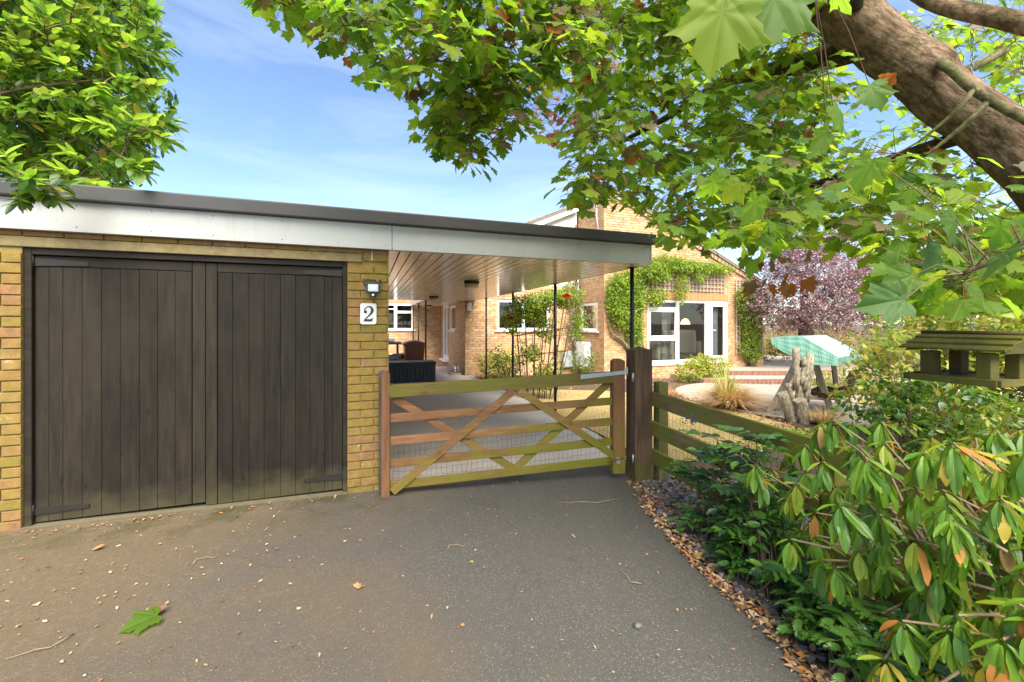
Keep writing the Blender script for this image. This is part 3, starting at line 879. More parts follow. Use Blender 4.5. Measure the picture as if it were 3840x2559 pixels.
# floodlight on the pillar
t_ = thing('floodlight', 'black square floodlight with motion sensor on the brick pillar above the number', 'floodlight', (.046, GY - .03, 1.755))
q = MB(); q.prism([(-.015, 0, 1.71), (-.015, 0, 1.804), (.107, 0, 1.804), (.107, 0, 1.71)], (0, .03, 0)); q.v = [(x, y + GY - .07, z) for x, y, z in q.v]
body = q.build('body', plain('dark_cast_housing', (.05, .055, .06), .5, .1), t_, .006)
q = MB(); q.box(-.004, .096, GY - .0735, GY - .0705, 1.719, 1.795); q.build('bezel', M['black_metal'], t_)
q = MB(); q.box(.004, .088, GY - .0765, GY - .0735, 1.726, 1.788); q.build('lens', plain('frosted_lens', (.62, .67, .72), .25, .05), t_)
q = MB(); q.box(.022, .070, GY - .079, GY - .0765, 1.740, 1.774); q.build('led_panel', plain('pale_led_panel', (.78, .80, .78), .3, .03), t_)
q = MB(); q.tube([(-.018, GY - .03, 1.77), (-.038, GY - .01, 1.83), (-.038, GY - .005, 1.834), (.062, GY - .005, 1.834), (.075, GY - .02, 1.81)], .005, 6)
q.tube([(.094, GY - .02, 1.808), (.108, GY - .006, 1.83)], .005, 6); q.lathe((.108, GY - .012, 1.826), [(.001, 0), (.009, .002), (.009, .008)], 8)
q.build('bracket', M['black_metal'], t_)
q = MB(); q.lathe((.046, GY - .05, 1.672), [(.004, 0), (.022, .006), (.032, .02), (.03, .036)], 14); q.build('sensor', M['dark_plastic'], t_)
q = MB(); q.lathe((.046, GY - .078, 1.682), [(.002, 0), (.010, .004), (.011, .012), (.005, .02)], 10); q.build('sensor_lens', M['white_plastic'], t_)

# house number plate
t_ = thing('house_number', 'white rounded plate with a black figure 2 on the brick pillar', 'house number', (.008, GY, 1.53))
def rrect(x0, x1, z0, z1, r_, y):
    P = []
    for cx_, cz_, a0 in ((x1 - r_, z1 - r_, 0), (x0 + r_, z1 - r_, 90), (x0 + r_, z0 + r_, 180), (x1 - r_, z0 + r_, 270)):
        for k in range(6):
            a = R(a0 + k * 18); P.append((cx_ + r_ * math.cos(a), y, cz_ + r_ * math.sin(a)))
    return P
q = MB(); q.prism(rrect(-.060, .076, 1.438, 1.624, .02, GY - .010), (0, .009, 0)); q.build('plate', plain('white_enamel', (.74, .73, .70), .3, .04, 8, 0), t_, .002)
def digit(cx_, cz_, s_, y):
    """a serif figure 2 as a stroke of changing width"""
    arc = [(-.30, .40, .13), (-.33, .60, .10), (-.22, .83, .08), (0, .95, .09), (.22, .87, .17), (.33, .66, .22), (.27, .42, .20), (.08, .18, .13), (-.16, -.06, .10), (-.36, -.26, .09)]
    q = MB()
    pts = []
    for i in range(len(arc) - 1):
        for k in range(5):
            t_ = k / 5; p0 = arc[max(i - 1, 0)]; p1 = arc[i]; p2 = arc[i + 1]; p3 = arc[min(i + 2, len(arc) - 1)]
            pts.append(tuple(.5 * (2 * b1 + (c1 - a1) * t_ + (2 * a1 - 5 * b1 + 4 * c1 - d1) * t_ ** 2 + (3 * b1 - a1 - 3 * c1 + d1) * t_ ** 3) for a1, b1, c1, d1 in zip(p0, p1, p2, p3)))
    pts.append(arc[-1])
    Lf, Rt = [], []
    for i, (x, z, w) in enumerate(pts):
        xa, za, _ = pts[max(i - 1, 0)]; xb, zb_, _ = pts[min(i + 1, len(pts) - 1)]
        d = math.hypot(xb - xa, zb_ - za); nx, nz_ = -(zb_ - za) / d, (xb - xa) / d
        Lf.append((x + nx * w / 2, z + nz_ * w / 2)); Rt.append((x - nx * w / 2, z - nz_ * w / 2))
    def W(p, k=0): return (cx_ + p[0] * s_, y - k, cz_ + (p[1] - .3) * s_)
    for i in range(len(pts) - 1):
        q.poly([W(Lf[i]), W(Lf[i + 1]), W(Rt[i + 1]), W(Rt[i])])
    q.poly([W((-.25 + .14 * math.cos(k * .5236), .47 + .13 * math.sin(k * .5236)), .0004) for k in range(12)])
    q.poly([W(p, .0008) for p in ((-.42, -.38), (.30, -.38), (.40, -.08), (.31, -.08), (.22, -.18), (-.18, -.18), (-.42, -.32))])
    return q
q = digit(.008, 1.531, .098, GY - .0122); q.build('numeral', plain('black_lettering', (.025, .025, .025), .4, .05, 8, 0), t_, norm=False)

# ------------------------------------------------------------------ five-bar gate
G0 = Vector((.150, 3.715, 0)); GX1 = Vector((2.372, 3.448, 0))
gdir = (GX1 - G0).normalized(); glen = (GX1 - G0).length
gnor = Vector((gdir.y, -gdir.x, 0))                                       # towards the camera
SAG = .030
def GP(s_, z, off=0.0): return G0 + gdir * s_ + Vector((0, 0, z + SAG * s_)) + gnor * off
gate = thing('field_gate', 'low wooden five bar gate with crossed braces, green algae on its lower right bars', 'gate', (1.25, 3.58, -.06))
def gbar(name, s0, z0, s1, z1, w, t, off, m, lab=None):
    q = MB(); p0, p1 = GP(s0, z0, off), GP(s1, z1, off)
    d = (p1 - p0).normalized(); up = gnor.cross(d)
    q.obox((p0 + p1) / 2, (d, up, gnor), ((p1 - p0).length / 2, w / 2, t / 2))
    o = q.build(name, M[m], gate, .004, origin=(p0 + p1) / 2)
    if lab: o['label'] = lab
    return o
def stile(name, s_, z0, z1, w, t, rounded, m):
    prof = []
    if rounded:
        for k in range(9):
            a = math.pi * k / 8; prof.append((s_ + w / 2 * math.cos(a), z1 - .03 + .03 * math.sin(a)))
        prof += [(s_ - w / 2, z0), (s_ + w / 2, z0)]
    else: prof = [(s_ + w / 2, z1 - .035), (s_, z1), (s_ - w / 2, z1 - .035), (s_ - w / 2, z0), (s_ + w / 2, z0)]
    q = MB(); q.prism([G0 + gdir * a + Vector((0, 0, z)) + gnor * t / 2 for a, z in prof], -gnor * t)
    return q.build(name, M[m], gate, .003, origin=GP(s_, .5))
stile('stile', .0, -.045, 1.04, .068, .075, False, 'gate_z')
stile('stile', glen - .06, -.015, 1.10, .125, .075, True, 'gate_z')
e1 = glen - .12
gbar('top_rail', .034, .858, e1, .858, .106, .07, 0, 'gate_top')
for z in (.624, .425, .229, .042): gbar('rail', .034, z, e1, z, .072, .022, 0, 'gate_x')
mid = .034 + (e1 - .034) * .535
gbar('brace', .055, -.01, mid - .02, .795, .068, .022, .0235, 'gate_x')
gbar('brace', mid + .03, .795, e1 + .02, .085, .068, .022, .0235, 'gate_x')
gbar('brace', .06, .795, mid - .01, .062, .068, .022, -.0235, 'gate_x')
gbar('brace', mid + .01, .062, e1 - .02, .80, .068, .022, -.0235, 'gate_x')
q = MB()
q.prism([GP(s_, z, .0362) for s_, z in ((glen - .46, .862), (glen + .03, .888), (glen + .03, .92), (glen - .46, .905))], gnor * .005)
for s_ in (glen - .42, glen - .22, glen - .03): q.lathe(GP(s_, .886, .041), [(.009, -.004), (.009, .004), (.004, .008)], 8)
q.tube([GP(glen + .03, .86, .02), GP(glen + .03, .95, .02)], .011, 8)
q.build('hinge_strap', M['galv'], gate)
q = MB(); q.tube([GP(glen - .17, .058, .05), GP(glen - .09, .062, .045), GP(glen + .02, .07, .03)], .008, 8)
q.build('bottom_hinge', M['rust'], gate)
q = MB(); q.obox(GP(glen - .075, .05, .042), (gdir, Vector((0, 0, 1)), gnor), (.018, .03, .004)); q.build('hinge_plate', M['galv'], gate)
# netting stapled behind the lower half
q = MB(); rows, cols = 8, 44
P = {}
for i in range(rows):
    for j in range(cols + 1):
        s_ = .06 + (e1 - .08) * j / cols; top = .36 + .14 * (j / cols) ** 2
        z = -.035 + (top + .035) * i / (rows - 1)
        P[i, j] = GP(s_ + U(-.008, .008), z + U(-.008, .008), -.048 + U(-.006, .006))
for i in range(rows): q.tube([P[i, j] for j in range(cols + 1)], .0011, 3, cap=False)
for j in range(cols + 1): q.tube([P[i, j] for i in range(rows)], .0011, 3, cap=False)
tag(q.build('wire_netting', M['wire'], gate, norm=False), kind='stuff')

# posts
def pyramid_post(name, label, cat, c, yaw, w, t, z0, z1, cap, m, grp=None):
    th = thing(name, label, cat, (c[0], c[1], z0), grp)
    a = Vector((math.cos(yaw), math.sin(yaw), 0)); e = Vector((-math.sin(yaw), math.cos(yaw), 0))
    q = MB(); cc = Vector((c[0], c[1], 0)); base = []
    for s1, s2 in ((-1, -1), (1, -1), (1, 1), (-1, 1)): base.append(cc + a * s1 * w / 2 + e * s2 * t / 2)
    i = len(q.v)
    q.v += [tuple(p + Vector((0, 0, z0))) for p in base] + [tuple(p + Vector((0, 0, z1))) for p in base] + [tuple(cc + Vector((0, 0, z1 + cap)))]
    q.face([0, 3, 2, 1])
    for k in range(4): q.face([k, (k + 1) % 4, 4 + (k + 1) % 4, 4 + k]); q.face([4 + k, 4 + (k + 1) % 4, 8])
    q.build('shaft', M[m], th, .006)
    return th
pyramid_post('gate_post', 'stout dark brown square gate post with a low pyramid top beside the gate hinge', 'post', (2.545, 3.43), math.atan2(gdir.y, gdir.x), .185, .185, -.2, 1.185, .033, 'post')
for za, zb_, r_ in ((.88, .965, .012), (.09, .17, .010)):
    q = MB(); q.tube([(2.435, 3.375, za), (2.435, 3.375, zb_)], r_, 10)
    q.build('hinge_pin', M['galv'], bpy.data.objects['gate_post'])
pyramid_post('closing_post', 'thin weathered grey post fixed to the brick pillar behind the gate stile', 'post', (.128, 3.80), 0, .07, .06, -.2, 1.02, .02, 'old_post')

# ------------------------------------------------------------------ post and rail fence
fence = thing('rail_fence', 'green stained three rail timber fence running from the gate post under the shrubs', 'fence', (2.6, 1.5, -.1))
for i, yy in enumerate((3.33, 1.62, -.1)):
    x = fence_x(yy) + .085; q = MB(); q.obox((x, yy, .32), (FD, Vector((.9936, -.113, 0)), Vector((0, 0, 1))), (.05, .05, .55 if i == 0 else .45))
    q.build('post', M['fence'], fence, .005, origin=(x, yy, .3))
fn = Vector((-.9936, .113, 0))
for z in (.705, .415, .145):
    for y0, y1 in ((3.36, 1.63), (1.615, -.1), (-.11, -1.5)):
        p0 = Vector((fence_x(y0), y0, z + U(-.006, .006))); p1 = Vector((fence_x(y1), y1, z + U(-.008, .008)))
        q = MB(); q.obox((p0 + p1) / 2, ((p1 - p0), Vector((0, 0, 1)), fn), ((p1 - p0).length / 2, .07, .018))
        q.build('rail', M['fence'], fence, .004, origin=(p0 + p1) / 2)
q = MB(); P = {}
rows, cols = 10, 60
for i in range(rows):
    for j in range(cols + 1):
        y = 3.3 - 3.4 * j / cols; P[i, j] = Vector((fence_x(y) + .16 + U(-.006, .006), y + U(-.008, .008), -.05 + .62 * i / (rows - 1) + U(-.006, .006)))
for i in range(rows): q.tube([P[i, j] for j in range(cols + 1)], .0012, 3, cap=False)
for j in range(cols + 1): q.tube([P[i, j] for i in range(rows)], .0012, 3, cap=False)
tag(q.build('wire_netting', M['wire'], fence, norm=False), kind='stuff')
# ------------------------------------------------------------------ house
HY, WY, WX, NX, KY = 11.8, 10.26, 6.42, 2.70, 15.9      # main wall, wing gable, wing side, porch side wall, kitchen wall
house = thing('house', 'pale orange brick house with tiled gable roof and white framed windows behind the carport', 'house', (6.5, 12.0, -.1))
RZ, RX = 5.30, 6.60
def roofz(x): return RZ - .43 * (x - RX) if x > RX else RZ - .43 * (RX - x)
# openings : main wall u=x ; wing gable u=x ; wing side u=y ; porch side u=y ; kitchen u=x
W_main = (3.68, 5.40, 1.225, 2.15)
W_pat = (7.92, 11.06, .235, 2.155)
W_side = (10.63, 11.70, 1.20, 2.07)
W_po = (13.21, 14.27, 1.20, 2.03)
D_po = (14.42, 15.62, .12, 2.09)
W_kit = (.30, 1.637, 1.19, 2.17)
walls = MB()
def wall_cells(org, u, n, cells, th=.1):
    o, u, n = Vector(org), Vector(u), Vector(n)
    for a, e, c, d in cells:
        walls.obox(o + u * ((a + e) / 2) - n * (th / 2 + .012) + Vector((0, 0, (c + d) / 2)), (u, n, Vector((0, 0, 1))), ((e - a) / 2, th / 2, (d - c) / 2))
ux, uy = (1, 0, 0), (0, 1, 0)
wall_cells((0, HY, 0), ux, (0, -1, 0), panel_cells(NX + .012, WX - .02, -.35, 2.62, [W_main]))
wall_cells((0, WY, 0), ux, (0, -1, 0), panel_cells(WX + .012, 12.6, -.4, 2.68, [W_pat]))
wall_cells((WX, 0, 0), uy, (-1, 0, 0), panel_cells(WY + .112, HY - .01, -.35, 4.98, [W_side]))
wall_cells((NX, 0, 0), uy, (-1, 0, 0), panel_cells(HY + .112, KY, -.35, 2.62, [W_po, D_po]))
wall_cells((0, KY, 0), ux, (0, -1, 0), panel_cells(-2.5, NX + .2, -.3, 2.75, [W_kit]))
walls.box(12.48, 12.588, WY + .112, 16, -.4, 2.6)
walls.prism([(WX + .012, WY + .012, 2.68), (12.6, WY + .012, 2.68), (RX, WY + .012, RZ - .1), (WX + .012, WY + .012, roofz(WX) - .1)], (0, .1, 0))
wall = walls.build('wall', M['h_mortar'], house)
def gable_spans(z):
    base = spans_with_holes(WX, 12.6, [W_pat])(z)
    if z < 2.62: return base
    xr = RX + (RZ - .14 - z) / .43
    return [(WX, min(12.6, xr))]
fields = [
    brick_course_field((0, WY - .012 + .012, 0), ux, (0, -1, 0), (-.33, 5.15), gable_spans, d=.012),
    brick_course_field((0, HY, 0), ux, (0, -1, 0), (-.3, 2.6), spans_with_holes(NX, WX - .015, [W_main])),
    brick_course_field((WX, 0, 0), uy, (-1, 0, 0), (-.3, 4.95), spans_with_holes(WY, HY - .015, [W_side])),
    brick_course_field((NX, 0, 0), uy, (-1, 0, 0), (-.3, 2.6), spans_with_holes(HY, KY - .015, [W_po, D_po])),
    brick_course_field((0, KY, 0), ux, (0, -1, 0), (-.25, 2.7), spans_with_holes(-1.2, NX - .015, [W_kit])),
]
for f in fields:
    for i, (c, w, u, n) in enumerate(f): f[i] = (c + Vector(n) * -.012, w, u, n)
place_bricks(fields, wall, HB, 300, d=.013, prefer=lambda q: (q[0] - Vector((6.0, 6.0, 1.2))).length)
# soldier course over the patio window
for k in range(42):
    q = MB(); xa = 7.92 + k * .0748
    q.box(xa + .005, xa + .07, WY - .004, WY + .05, 2.162, 2.375)
    if k == 0: proto_s = [plain('soldier_brick_a', (.50, .25, .11), .9, .2, 20), plain('soldier_brick_b', (.46, .215, .09), .9, .2, 20)]
    q.build('soldier_brick', proto_s[k % 2 if U(0, 1) > .3 else 0], wall, origin=(xa, WY, 2.2))
# upper left half: white boarding under the verge, roof slopes
b = MB(); b.prism([(2.6, HY + .05, 2.62), (WX - .02, HY + .05, 2.62), (WX - .02, HY + .05, roofz(WX) - .12), (2.6, HY + .05, roofz(2.6) - .12)], (0, .08, 0))
b.build('white_boarding', M['upvc'], house)
b = MB()
for z in (3.6, 3.9, 4.2, 4.5, 4.8):
    xs = RX - (RZ - .15 - z) / .43
    if xs < WX - .2: b.box(max(2.7, xs), WX - .03, HY + .03, HY + .052, z - .012, z + .012)
b.build('board_batten', M['upvc'], house)
b = MB(); b.bar((2.2, HY - .12, roofz(2.2) - .06), (RX - .2, HY - .12, roofz(RX - .2) - .06), .17, .025, (0, 1, 0)) if False else None
b.prism([(2.2, HY - .13, roofz(2.2) - .17), (WX - .05, HY - .13, roofz(WX - .05) - .17), (WX - .05, HY - .13, roofz(WX - .05) - .01), (2.2, HY - .13, roofz(2.2) - .01)], (0, .03, 0))
b.build('bargeboard', M['upvc'], house)
roof2 = None
def roof_slope(x0, x1, y0, y1, nm):
    q = MB()
    q.prism([(x0, y0, roofz(x0)), (x1, y0, roofz(x1)), (x1, y0, roofz(x1) + .06), (x0, y0, roofz(x0) + .06)], (0, y1 - y0, 0))
    return q.build('roof', M['tile'], house)
rl = roof_slope(2.1, RX - .02, HY - .16, 16.2, 'l'); rr_ = roof_slope(RX + .02, 12.85, WY - .09, 16.2, 'r')
for (x0, x1, yy, par) in ((2.1, RX, HY - .17, rl), (RX, 12.85, WY - .10, rr_)):
    n_ = int(abs(x1 - x0) / .28)
    for k in range(n_):
        xa = x0 + (x1 - x0) * k / n_; xb = x0 + (x1 - x0) * (k + 1) / n_ - .01
        q = MB()
        for r_ in range(3):
            q.prism([(xa, 0, roofz(xa) + .062), (xb, 0, roofz(xb) + .062), (xb, 0, roofz(xb) + .085 + (.012 if (x0 > RX - .01) else 0)), (xa, 0, roofz(xa) + .085 + (.012 if x0 < RX - .01 else 0))], (0, .30, 0))
            q.v[-8:] = [(x, y + yy + r_ * .305, z) for x, y, z in q.v[-8:]]
        q.build('tile', M['tile'], par, origin=(xa, yy, roofz(xa)))
b = MB(); b.prism([(RX + .1, WY - .05, roofz(RX + .1) - .14), (12.7, WY - .05, roofz(12.7) - .14), (12.7, WY - .05, roofz(12.7) - .005), (RX + .1, WY - .05, roofz(RX + .1) - .005)], (0, .035, 0))
b.build('verge_course', plain('verge_mortar', (.46, .30, .19), .9, .3, 14, .3), house)
b = MB()
for k in range(40):
    xa = RX + .2 + k * .15; b.box(xa, xa + .05, WY - .058, WY - .049, roofz(xa) - .125, roofz(xa) - .04)
tag(b.build('dentil', plain('dentil_brick', (.22, .12, .08), .9, .2), house), kind='stuff')

# windows
def window(org, u, n, hole, bars_v=(), bars_h=(), frame=.06, sill=True, depth=.06, panes=None, name='window', inner=True, room=True):
    """frame with mullions; bars_v: (u, z0, z1), bars_h: (z, u0, u1)"""
    o, u, n = Vector(org), Vector(u), Vector(n); z = Vector((0, 0, 1))
    a, e, c, d = hole
    fo = n * -.035
    def bx(q, u0, u1, z0, z1, t0, t1): q.obox(o + u * ((u0 + u1) / 2) + z * ((z0 + z1) / 2) + n * ((t0 + t1) / 2), (u, z, n), ((u1 - u0) / 2, (z1 - z0) / 2, (t1 - t0) / 2))
    q = MB()
    t0, t1 = -.085, -.02
    bx(q, a, e, d - frame, d, t0, t1); bx(q, a, e, c, c + frame, t0, t1); bx(q, a, a + frame, c + frame, d - frame, t0, t1); bx(q, e - frame, e, c + frame, d - frame, t0, t1)
    w = q.build(name, M['upvc'], house, .006)
    for (uu, z0, z1, ww) in bars_v:
        q = MB(); bx(q, uu - ww / 2, uu + ww / 2, z0, z1, t0 + .004, t1 - .003); q.build('mullion', M['upvc'], w, .005)
    for (zz, u0, u1, ww) in bars_h:
        q = MB(); bx(q, u0, u1, zz - ww / 2, zz + ww / 2, t0 + .006, t1 - .005); q.build('transom', M['upvc'], w, .005)
    for (u0, u1, z0, z1) in (panes or [(a + frame, e - frame, c + frame, d - frame)]):
        q = MB(); q.poly([o + u * uu + z * zz + n * -.055 for uu, zz in ((u0, z0), (u1, z0), (u1, z1), (u0, z1))]); q.build('pane', M['glass'], w, norm=False)
    if sill:
        q = MB(); bx(q, a - .09, e + .09, c - .035, c - .002, -.08, .055); q.build('sill', M['upvc'], w, .004)
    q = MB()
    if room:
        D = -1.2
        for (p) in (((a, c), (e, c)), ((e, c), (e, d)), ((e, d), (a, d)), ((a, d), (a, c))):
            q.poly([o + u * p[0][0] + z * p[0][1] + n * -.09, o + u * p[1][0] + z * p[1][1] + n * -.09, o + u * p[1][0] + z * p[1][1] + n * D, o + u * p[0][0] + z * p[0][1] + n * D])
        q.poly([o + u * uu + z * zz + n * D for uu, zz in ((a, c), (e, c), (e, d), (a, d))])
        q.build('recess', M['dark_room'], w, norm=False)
    return w
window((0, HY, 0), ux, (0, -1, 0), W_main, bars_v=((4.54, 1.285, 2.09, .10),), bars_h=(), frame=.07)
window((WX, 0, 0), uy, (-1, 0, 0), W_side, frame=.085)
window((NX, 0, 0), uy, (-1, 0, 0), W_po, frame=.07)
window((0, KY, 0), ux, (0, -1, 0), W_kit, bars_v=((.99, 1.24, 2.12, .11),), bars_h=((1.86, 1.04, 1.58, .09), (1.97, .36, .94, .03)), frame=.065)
wp_ = window((0, WY, 0), ux, (0, -1, 0), W_pat, frame=.075, sill=False, room=False,
    bars_v=((9.05, .31, 2.08, .13), (10.24, .31, 2.08, .22)), bars_h=((.96, 7.99, 8.99, .10), (1.885, 7.99, 8.99, .09)),
    panes=[(7.99, 8.985, .31, .91), (7.99, 8.985, 1.01, 1.84), (7.99, 8.985, 1.93, 2.08), (9.115, 10.13, .31, 2.08), (10.42, 10.90, .37, 2.0)])
q = MB(); q.box(7.9, 11.08, WY - .03, WY + .02, .16, .234); q.build('sill', M['upvc'], wp_, .004)
q = MB()
for (x0, x1, z0, z1) in ((10.352, 10.43, .312, 2.078), (10.895, 10.983, .312, 2.078), (10.43, 10.895, .312, .40), (10.43, 10.895, 1.98, 2.078)): q.box(x0, x1, WY + .012, WY + .07, z0, z1)
dr = q.build('patio_door', M['upvc'], house, .005)
q = MB(); q.tube([(10.39, WY - .002, 1.22), (10.39, WY - .04, 1.22), (10.50, WY - .045, 1.22)], .012, 8); q.build('handle', M['white_plastic'], dr)
# small casement frames inside the patio window's left light
q = MB()
for (x0, x1, z0, z1) in ((7.995, 8.04, 1.02, 1.83), (8.94, 8.985, 1.02, 1.83), (8.04, 8.94, 1.02, 1.065), (8.04, 8.94, 1.785, 1.83)): q.box(x0, x1, WY + .006, WY + .05, z0, z1)
q.build('casement', M['upvc'], wp_, .004)
# back door in the porch
q = MB()
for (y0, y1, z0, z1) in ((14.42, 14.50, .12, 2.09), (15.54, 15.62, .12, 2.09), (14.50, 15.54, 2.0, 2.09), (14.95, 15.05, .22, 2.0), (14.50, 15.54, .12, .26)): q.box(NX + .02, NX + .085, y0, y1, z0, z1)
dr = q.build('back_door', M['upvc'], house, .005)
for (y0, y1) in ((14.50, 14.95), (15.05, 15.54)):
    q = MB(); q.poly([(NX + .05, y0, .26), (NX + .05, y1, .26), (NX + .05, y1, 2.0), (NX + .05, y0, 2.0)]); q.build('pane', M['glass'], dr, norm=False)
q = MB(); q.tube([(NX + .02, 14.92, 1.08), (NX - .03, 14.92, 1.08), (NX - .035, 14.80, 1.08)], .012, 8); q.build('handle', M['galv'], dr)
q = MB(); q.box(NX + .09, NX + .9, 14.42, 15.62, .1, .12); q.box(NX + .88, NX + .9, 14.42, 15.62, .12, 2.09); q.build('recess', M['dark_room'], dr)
q = MB(); q.box(NX - .14, NX + .02, 14.36, 15.68, .07, .118); q.build('sill', M['upvc'], dr, .004)
# drainpipe in the inner corner
q = MB(); q.tube([(6.31, HY - .07, -.15), (6.31, HY - .07, 4.6)], .036, 10)
for z in (.4, 1.6, 2.8, 4.0): q.lathe((6.31, HY - .07, z), [(.044, 0), (.044, .05)], 10)
q.build('drainpipe', M['brown_plastic'], house)
q = MB(); q.tube([(6.41 + .05, WY + .3, 3.9), (6.41 - .06, WY + .3, 4.6), (6.41 - .06, WY + .3, 5.9)], .02, 8); q.tube([(6.35, WY + .3, 4.85), (6.30, WY + .3, 4.95)], .05, 8); q.build('aerial_pole', M['white_plastic'], house)

# room behind the patio window
ROOMM = plain('room_wall', (.20, .21, .17), .9, .1, 2, 0)
q = MB()
x0, x1, y0, y1, z0, z1 = 7.2, 12.3, WY + .12, WY + 4.6, .20, 2.45
q.poly([(x0, y1, z0), (x1, y1, z0), (x1, y1, z1), (x0, y1, z1)]); q.poly([(x0, y0, z0), (x0, y1, z0), (x0, y1, z1), (x0, y0, z1)]); q.poly([(x1, y0, z0), (x1, y1, z0), (x1, y1, z1), (x1, y0, z1)]); q.poly([(x0, y0, z1), (x1, y0, z1), (x1, y1, z1), (x0, y1, z1)])
q.build('room_lining', ROOMM, house, norm=False)
q = MB(); q.poly([(x0, y0, z0 + .01), (x1, y0, z0 + .01), (x1, y1, z0 + .01), (x0, y1, z0 + .01)]); q.build('room_floor', plain('beige_carpet', (.40, .35, .28), .95, .1, 20, .2), house, norm=False)
CREAM = plain('cream_leather', (.62, .56, .44), .5, .08, 4, .15, 20)
def armchair(lab, x, y, rz):
    th = thing('armchair', lab, 'armchair', (x, y, .21), 'cream recliners in the living room')
    rot = Matrix.Rotation(rz, 4, 'Z'); T = Matrix.Translation((x, y, .21)) @ rot
    def part(nm, q, bv=.04):
        q.v = [tuple(T @ Vector(p)) for p in q.v]; return q.build(nm, CREAM, th, bv)
    part('seat', MB().box(-.28, .28, -.36, .30, .08, .45)); 
    q = MB(); q.prism([(-.29, .20, .30), (-.29, .36, 1.02), (-.29, .50, 1.0), (-.29, .42, .2)], (.58, 0, 0)); part('backrest', q, .06)
    for s_ in (-1, 1): part('arm', MB().box(min(s_ * .28, s_ * .44), max(s_ * .28, s_ * .44), -.40, .36, .04, .64), .06)
    part('footrest', MB().box(-.27, .27, -.42, -.365, .10, .40), .02)
armchair('cream recliner side on behind the left light of the patio window', 8.95, WY + .85, R(-165))
armchair('cream recliner in the living room beyond the tall middle pane', 10.55, WY + 1.1, R(120))
th = thing('pendant_lamp', 'small lit cream glass lamp shade hanging in the living room', 'lamp', (11.05, WY + 1.9, 1.62))
e_ = NT('lit_shade'); em = e_.n.new('ShaderNodeEmission'); em.inputs[0].default_value = (1, .78, .42, 1); em.inputs[1].default_value = 1.0; LIT = e_.done(em.outputs[0])
q = MB(); q.lathe((11.05, WY + 1.9, 1.40), [(.17, 0), (.165, .05), (.11, .17), (.03, .22)], 16); q.build('shade', LIT, th)
q = MB(); q.tube([(11.05, WY + 1.9, 1.62), (11.05, WY + 1.9, 2.45)], .006, 5); q.build('cord', M['black_metal'], th)
CURT = leaf_mat('pale_curtain', (.58, .62, .62), (.5, .55, .55), .8, .25)
def curtain(lab, org, u, w, z0, z1):
    q = MB(); n_ = 24; u = Vector(u); nn = Vector((-u.y, u.x, 0)); o = Vector(org)
    b0 = len(q.v)
    for k in range(n_ + 1):
        p = o + u * (w * k / n_) + nn * (.035 * math.sin(k * 1.9) + .012 * math.sin(k * .7))
        q.v += [(p.x, p.y, z0), (p.x, p.y, z1)]
    for k in range(n_): q.face([2 * k, 2 * k + 2, 2 * k + 3, 2 * k + 1], 0, True)
    o_ = q.build('curtain', CURT, norm=False); tag(o_, lab, 'curtain')
curtain('pale curtain gathered behind the glazed patio door on its right', (10.50, WY + .28, 0), ux, .42, .25, 2.12)
curtain('pale curtain behind the left light of the patio window', (8.78, WY + .40, 0), ux, .32, .25, 2.12)
curtain('pale curtains behind the small square window on the side wall', (WX + .2, 10.75, 0), uy, .5, 1.25, 2.0)

# fittings on the house
def box_thing(name, lab, cat, x0, x1, y0, y1, z0, z1, m, door=True, n='y'):
    th = thing(name, lab, cat, ((x0 + x1) / 2, (y0 + y1) / 2, z0))
    q = MB(); q.box(x0, x1, y0, y1, z0, z1); q.build('case', m, th, .008)
    if door:
        q = MB()
        if n == 'y': q.box(x0 + .03, x1 - .03, y0 - .012, y0 - .001, z0 + .03, z1 - .03)
        else: q.box(x0 - .012, x0 - .001, y0 + .03, y1 - .03, z0 + .03, z1 - .03)
        q.build('door', m, th, .004)
    return th
box_thing('meter_box', 'grey meter cabinet low on the house wall left of the drainpipe', 'meter box', 5.78, 6.20, HY - .16, HY - .002, .05, .56, M['grey_plastic'])
box_thing('gas_meter_box', 'white meter cabinet on the side wall under the small square window', 'meter box', WX - .20, WX - .002, 11.0, 11.68, .12, .86, M['white_plastic'], n='x')
box_thing('wall_lantern', 'small white outdoor light under the carport edge at the porch corner', 'light', NX + .05, NX + .16, HY - .16, HY - .004, 1.80, 2.04, M['white_plastic'], door=False)
th = thing('satellite_dish', 'white oval dish fitting at the far right corner of the house wall', 'dish', (12.3, WY - .45, 2.5))
q = MB(); q.lathe((0, 0, 0), [(.02, -.05), (.18, -.03), (.29, .012), (.30, .02), (.285, .02), (.17, -.015), (.02, -.03)], 24)
rm = Matrix.Translation((12.05, WY - .45, 2.55)) @ Matrix.Rotation(R(160), 4, 'X') @ Matrix.Rotation(R(8), 4, 'Y')
q.v = [tuple(rm @ Vector(p)) for p in q.v]; q.build('dish', M['white_plastic'], th)
q = MB(); q.lathe((12.33, WY - .42, 2.26), [(.07, 0), (.12, .05), (.13, .2), (.05, .26)], 14); q.build('housing', M['white_plastic'], th)
q = MB(); q.tube([(12.33, WY - .42, 2.48), (12.40, WY - .30, 2.72), (12.40, WY - .005, 2.74)], .018, 8); q.build('bracket', M['white_plastic'], th)

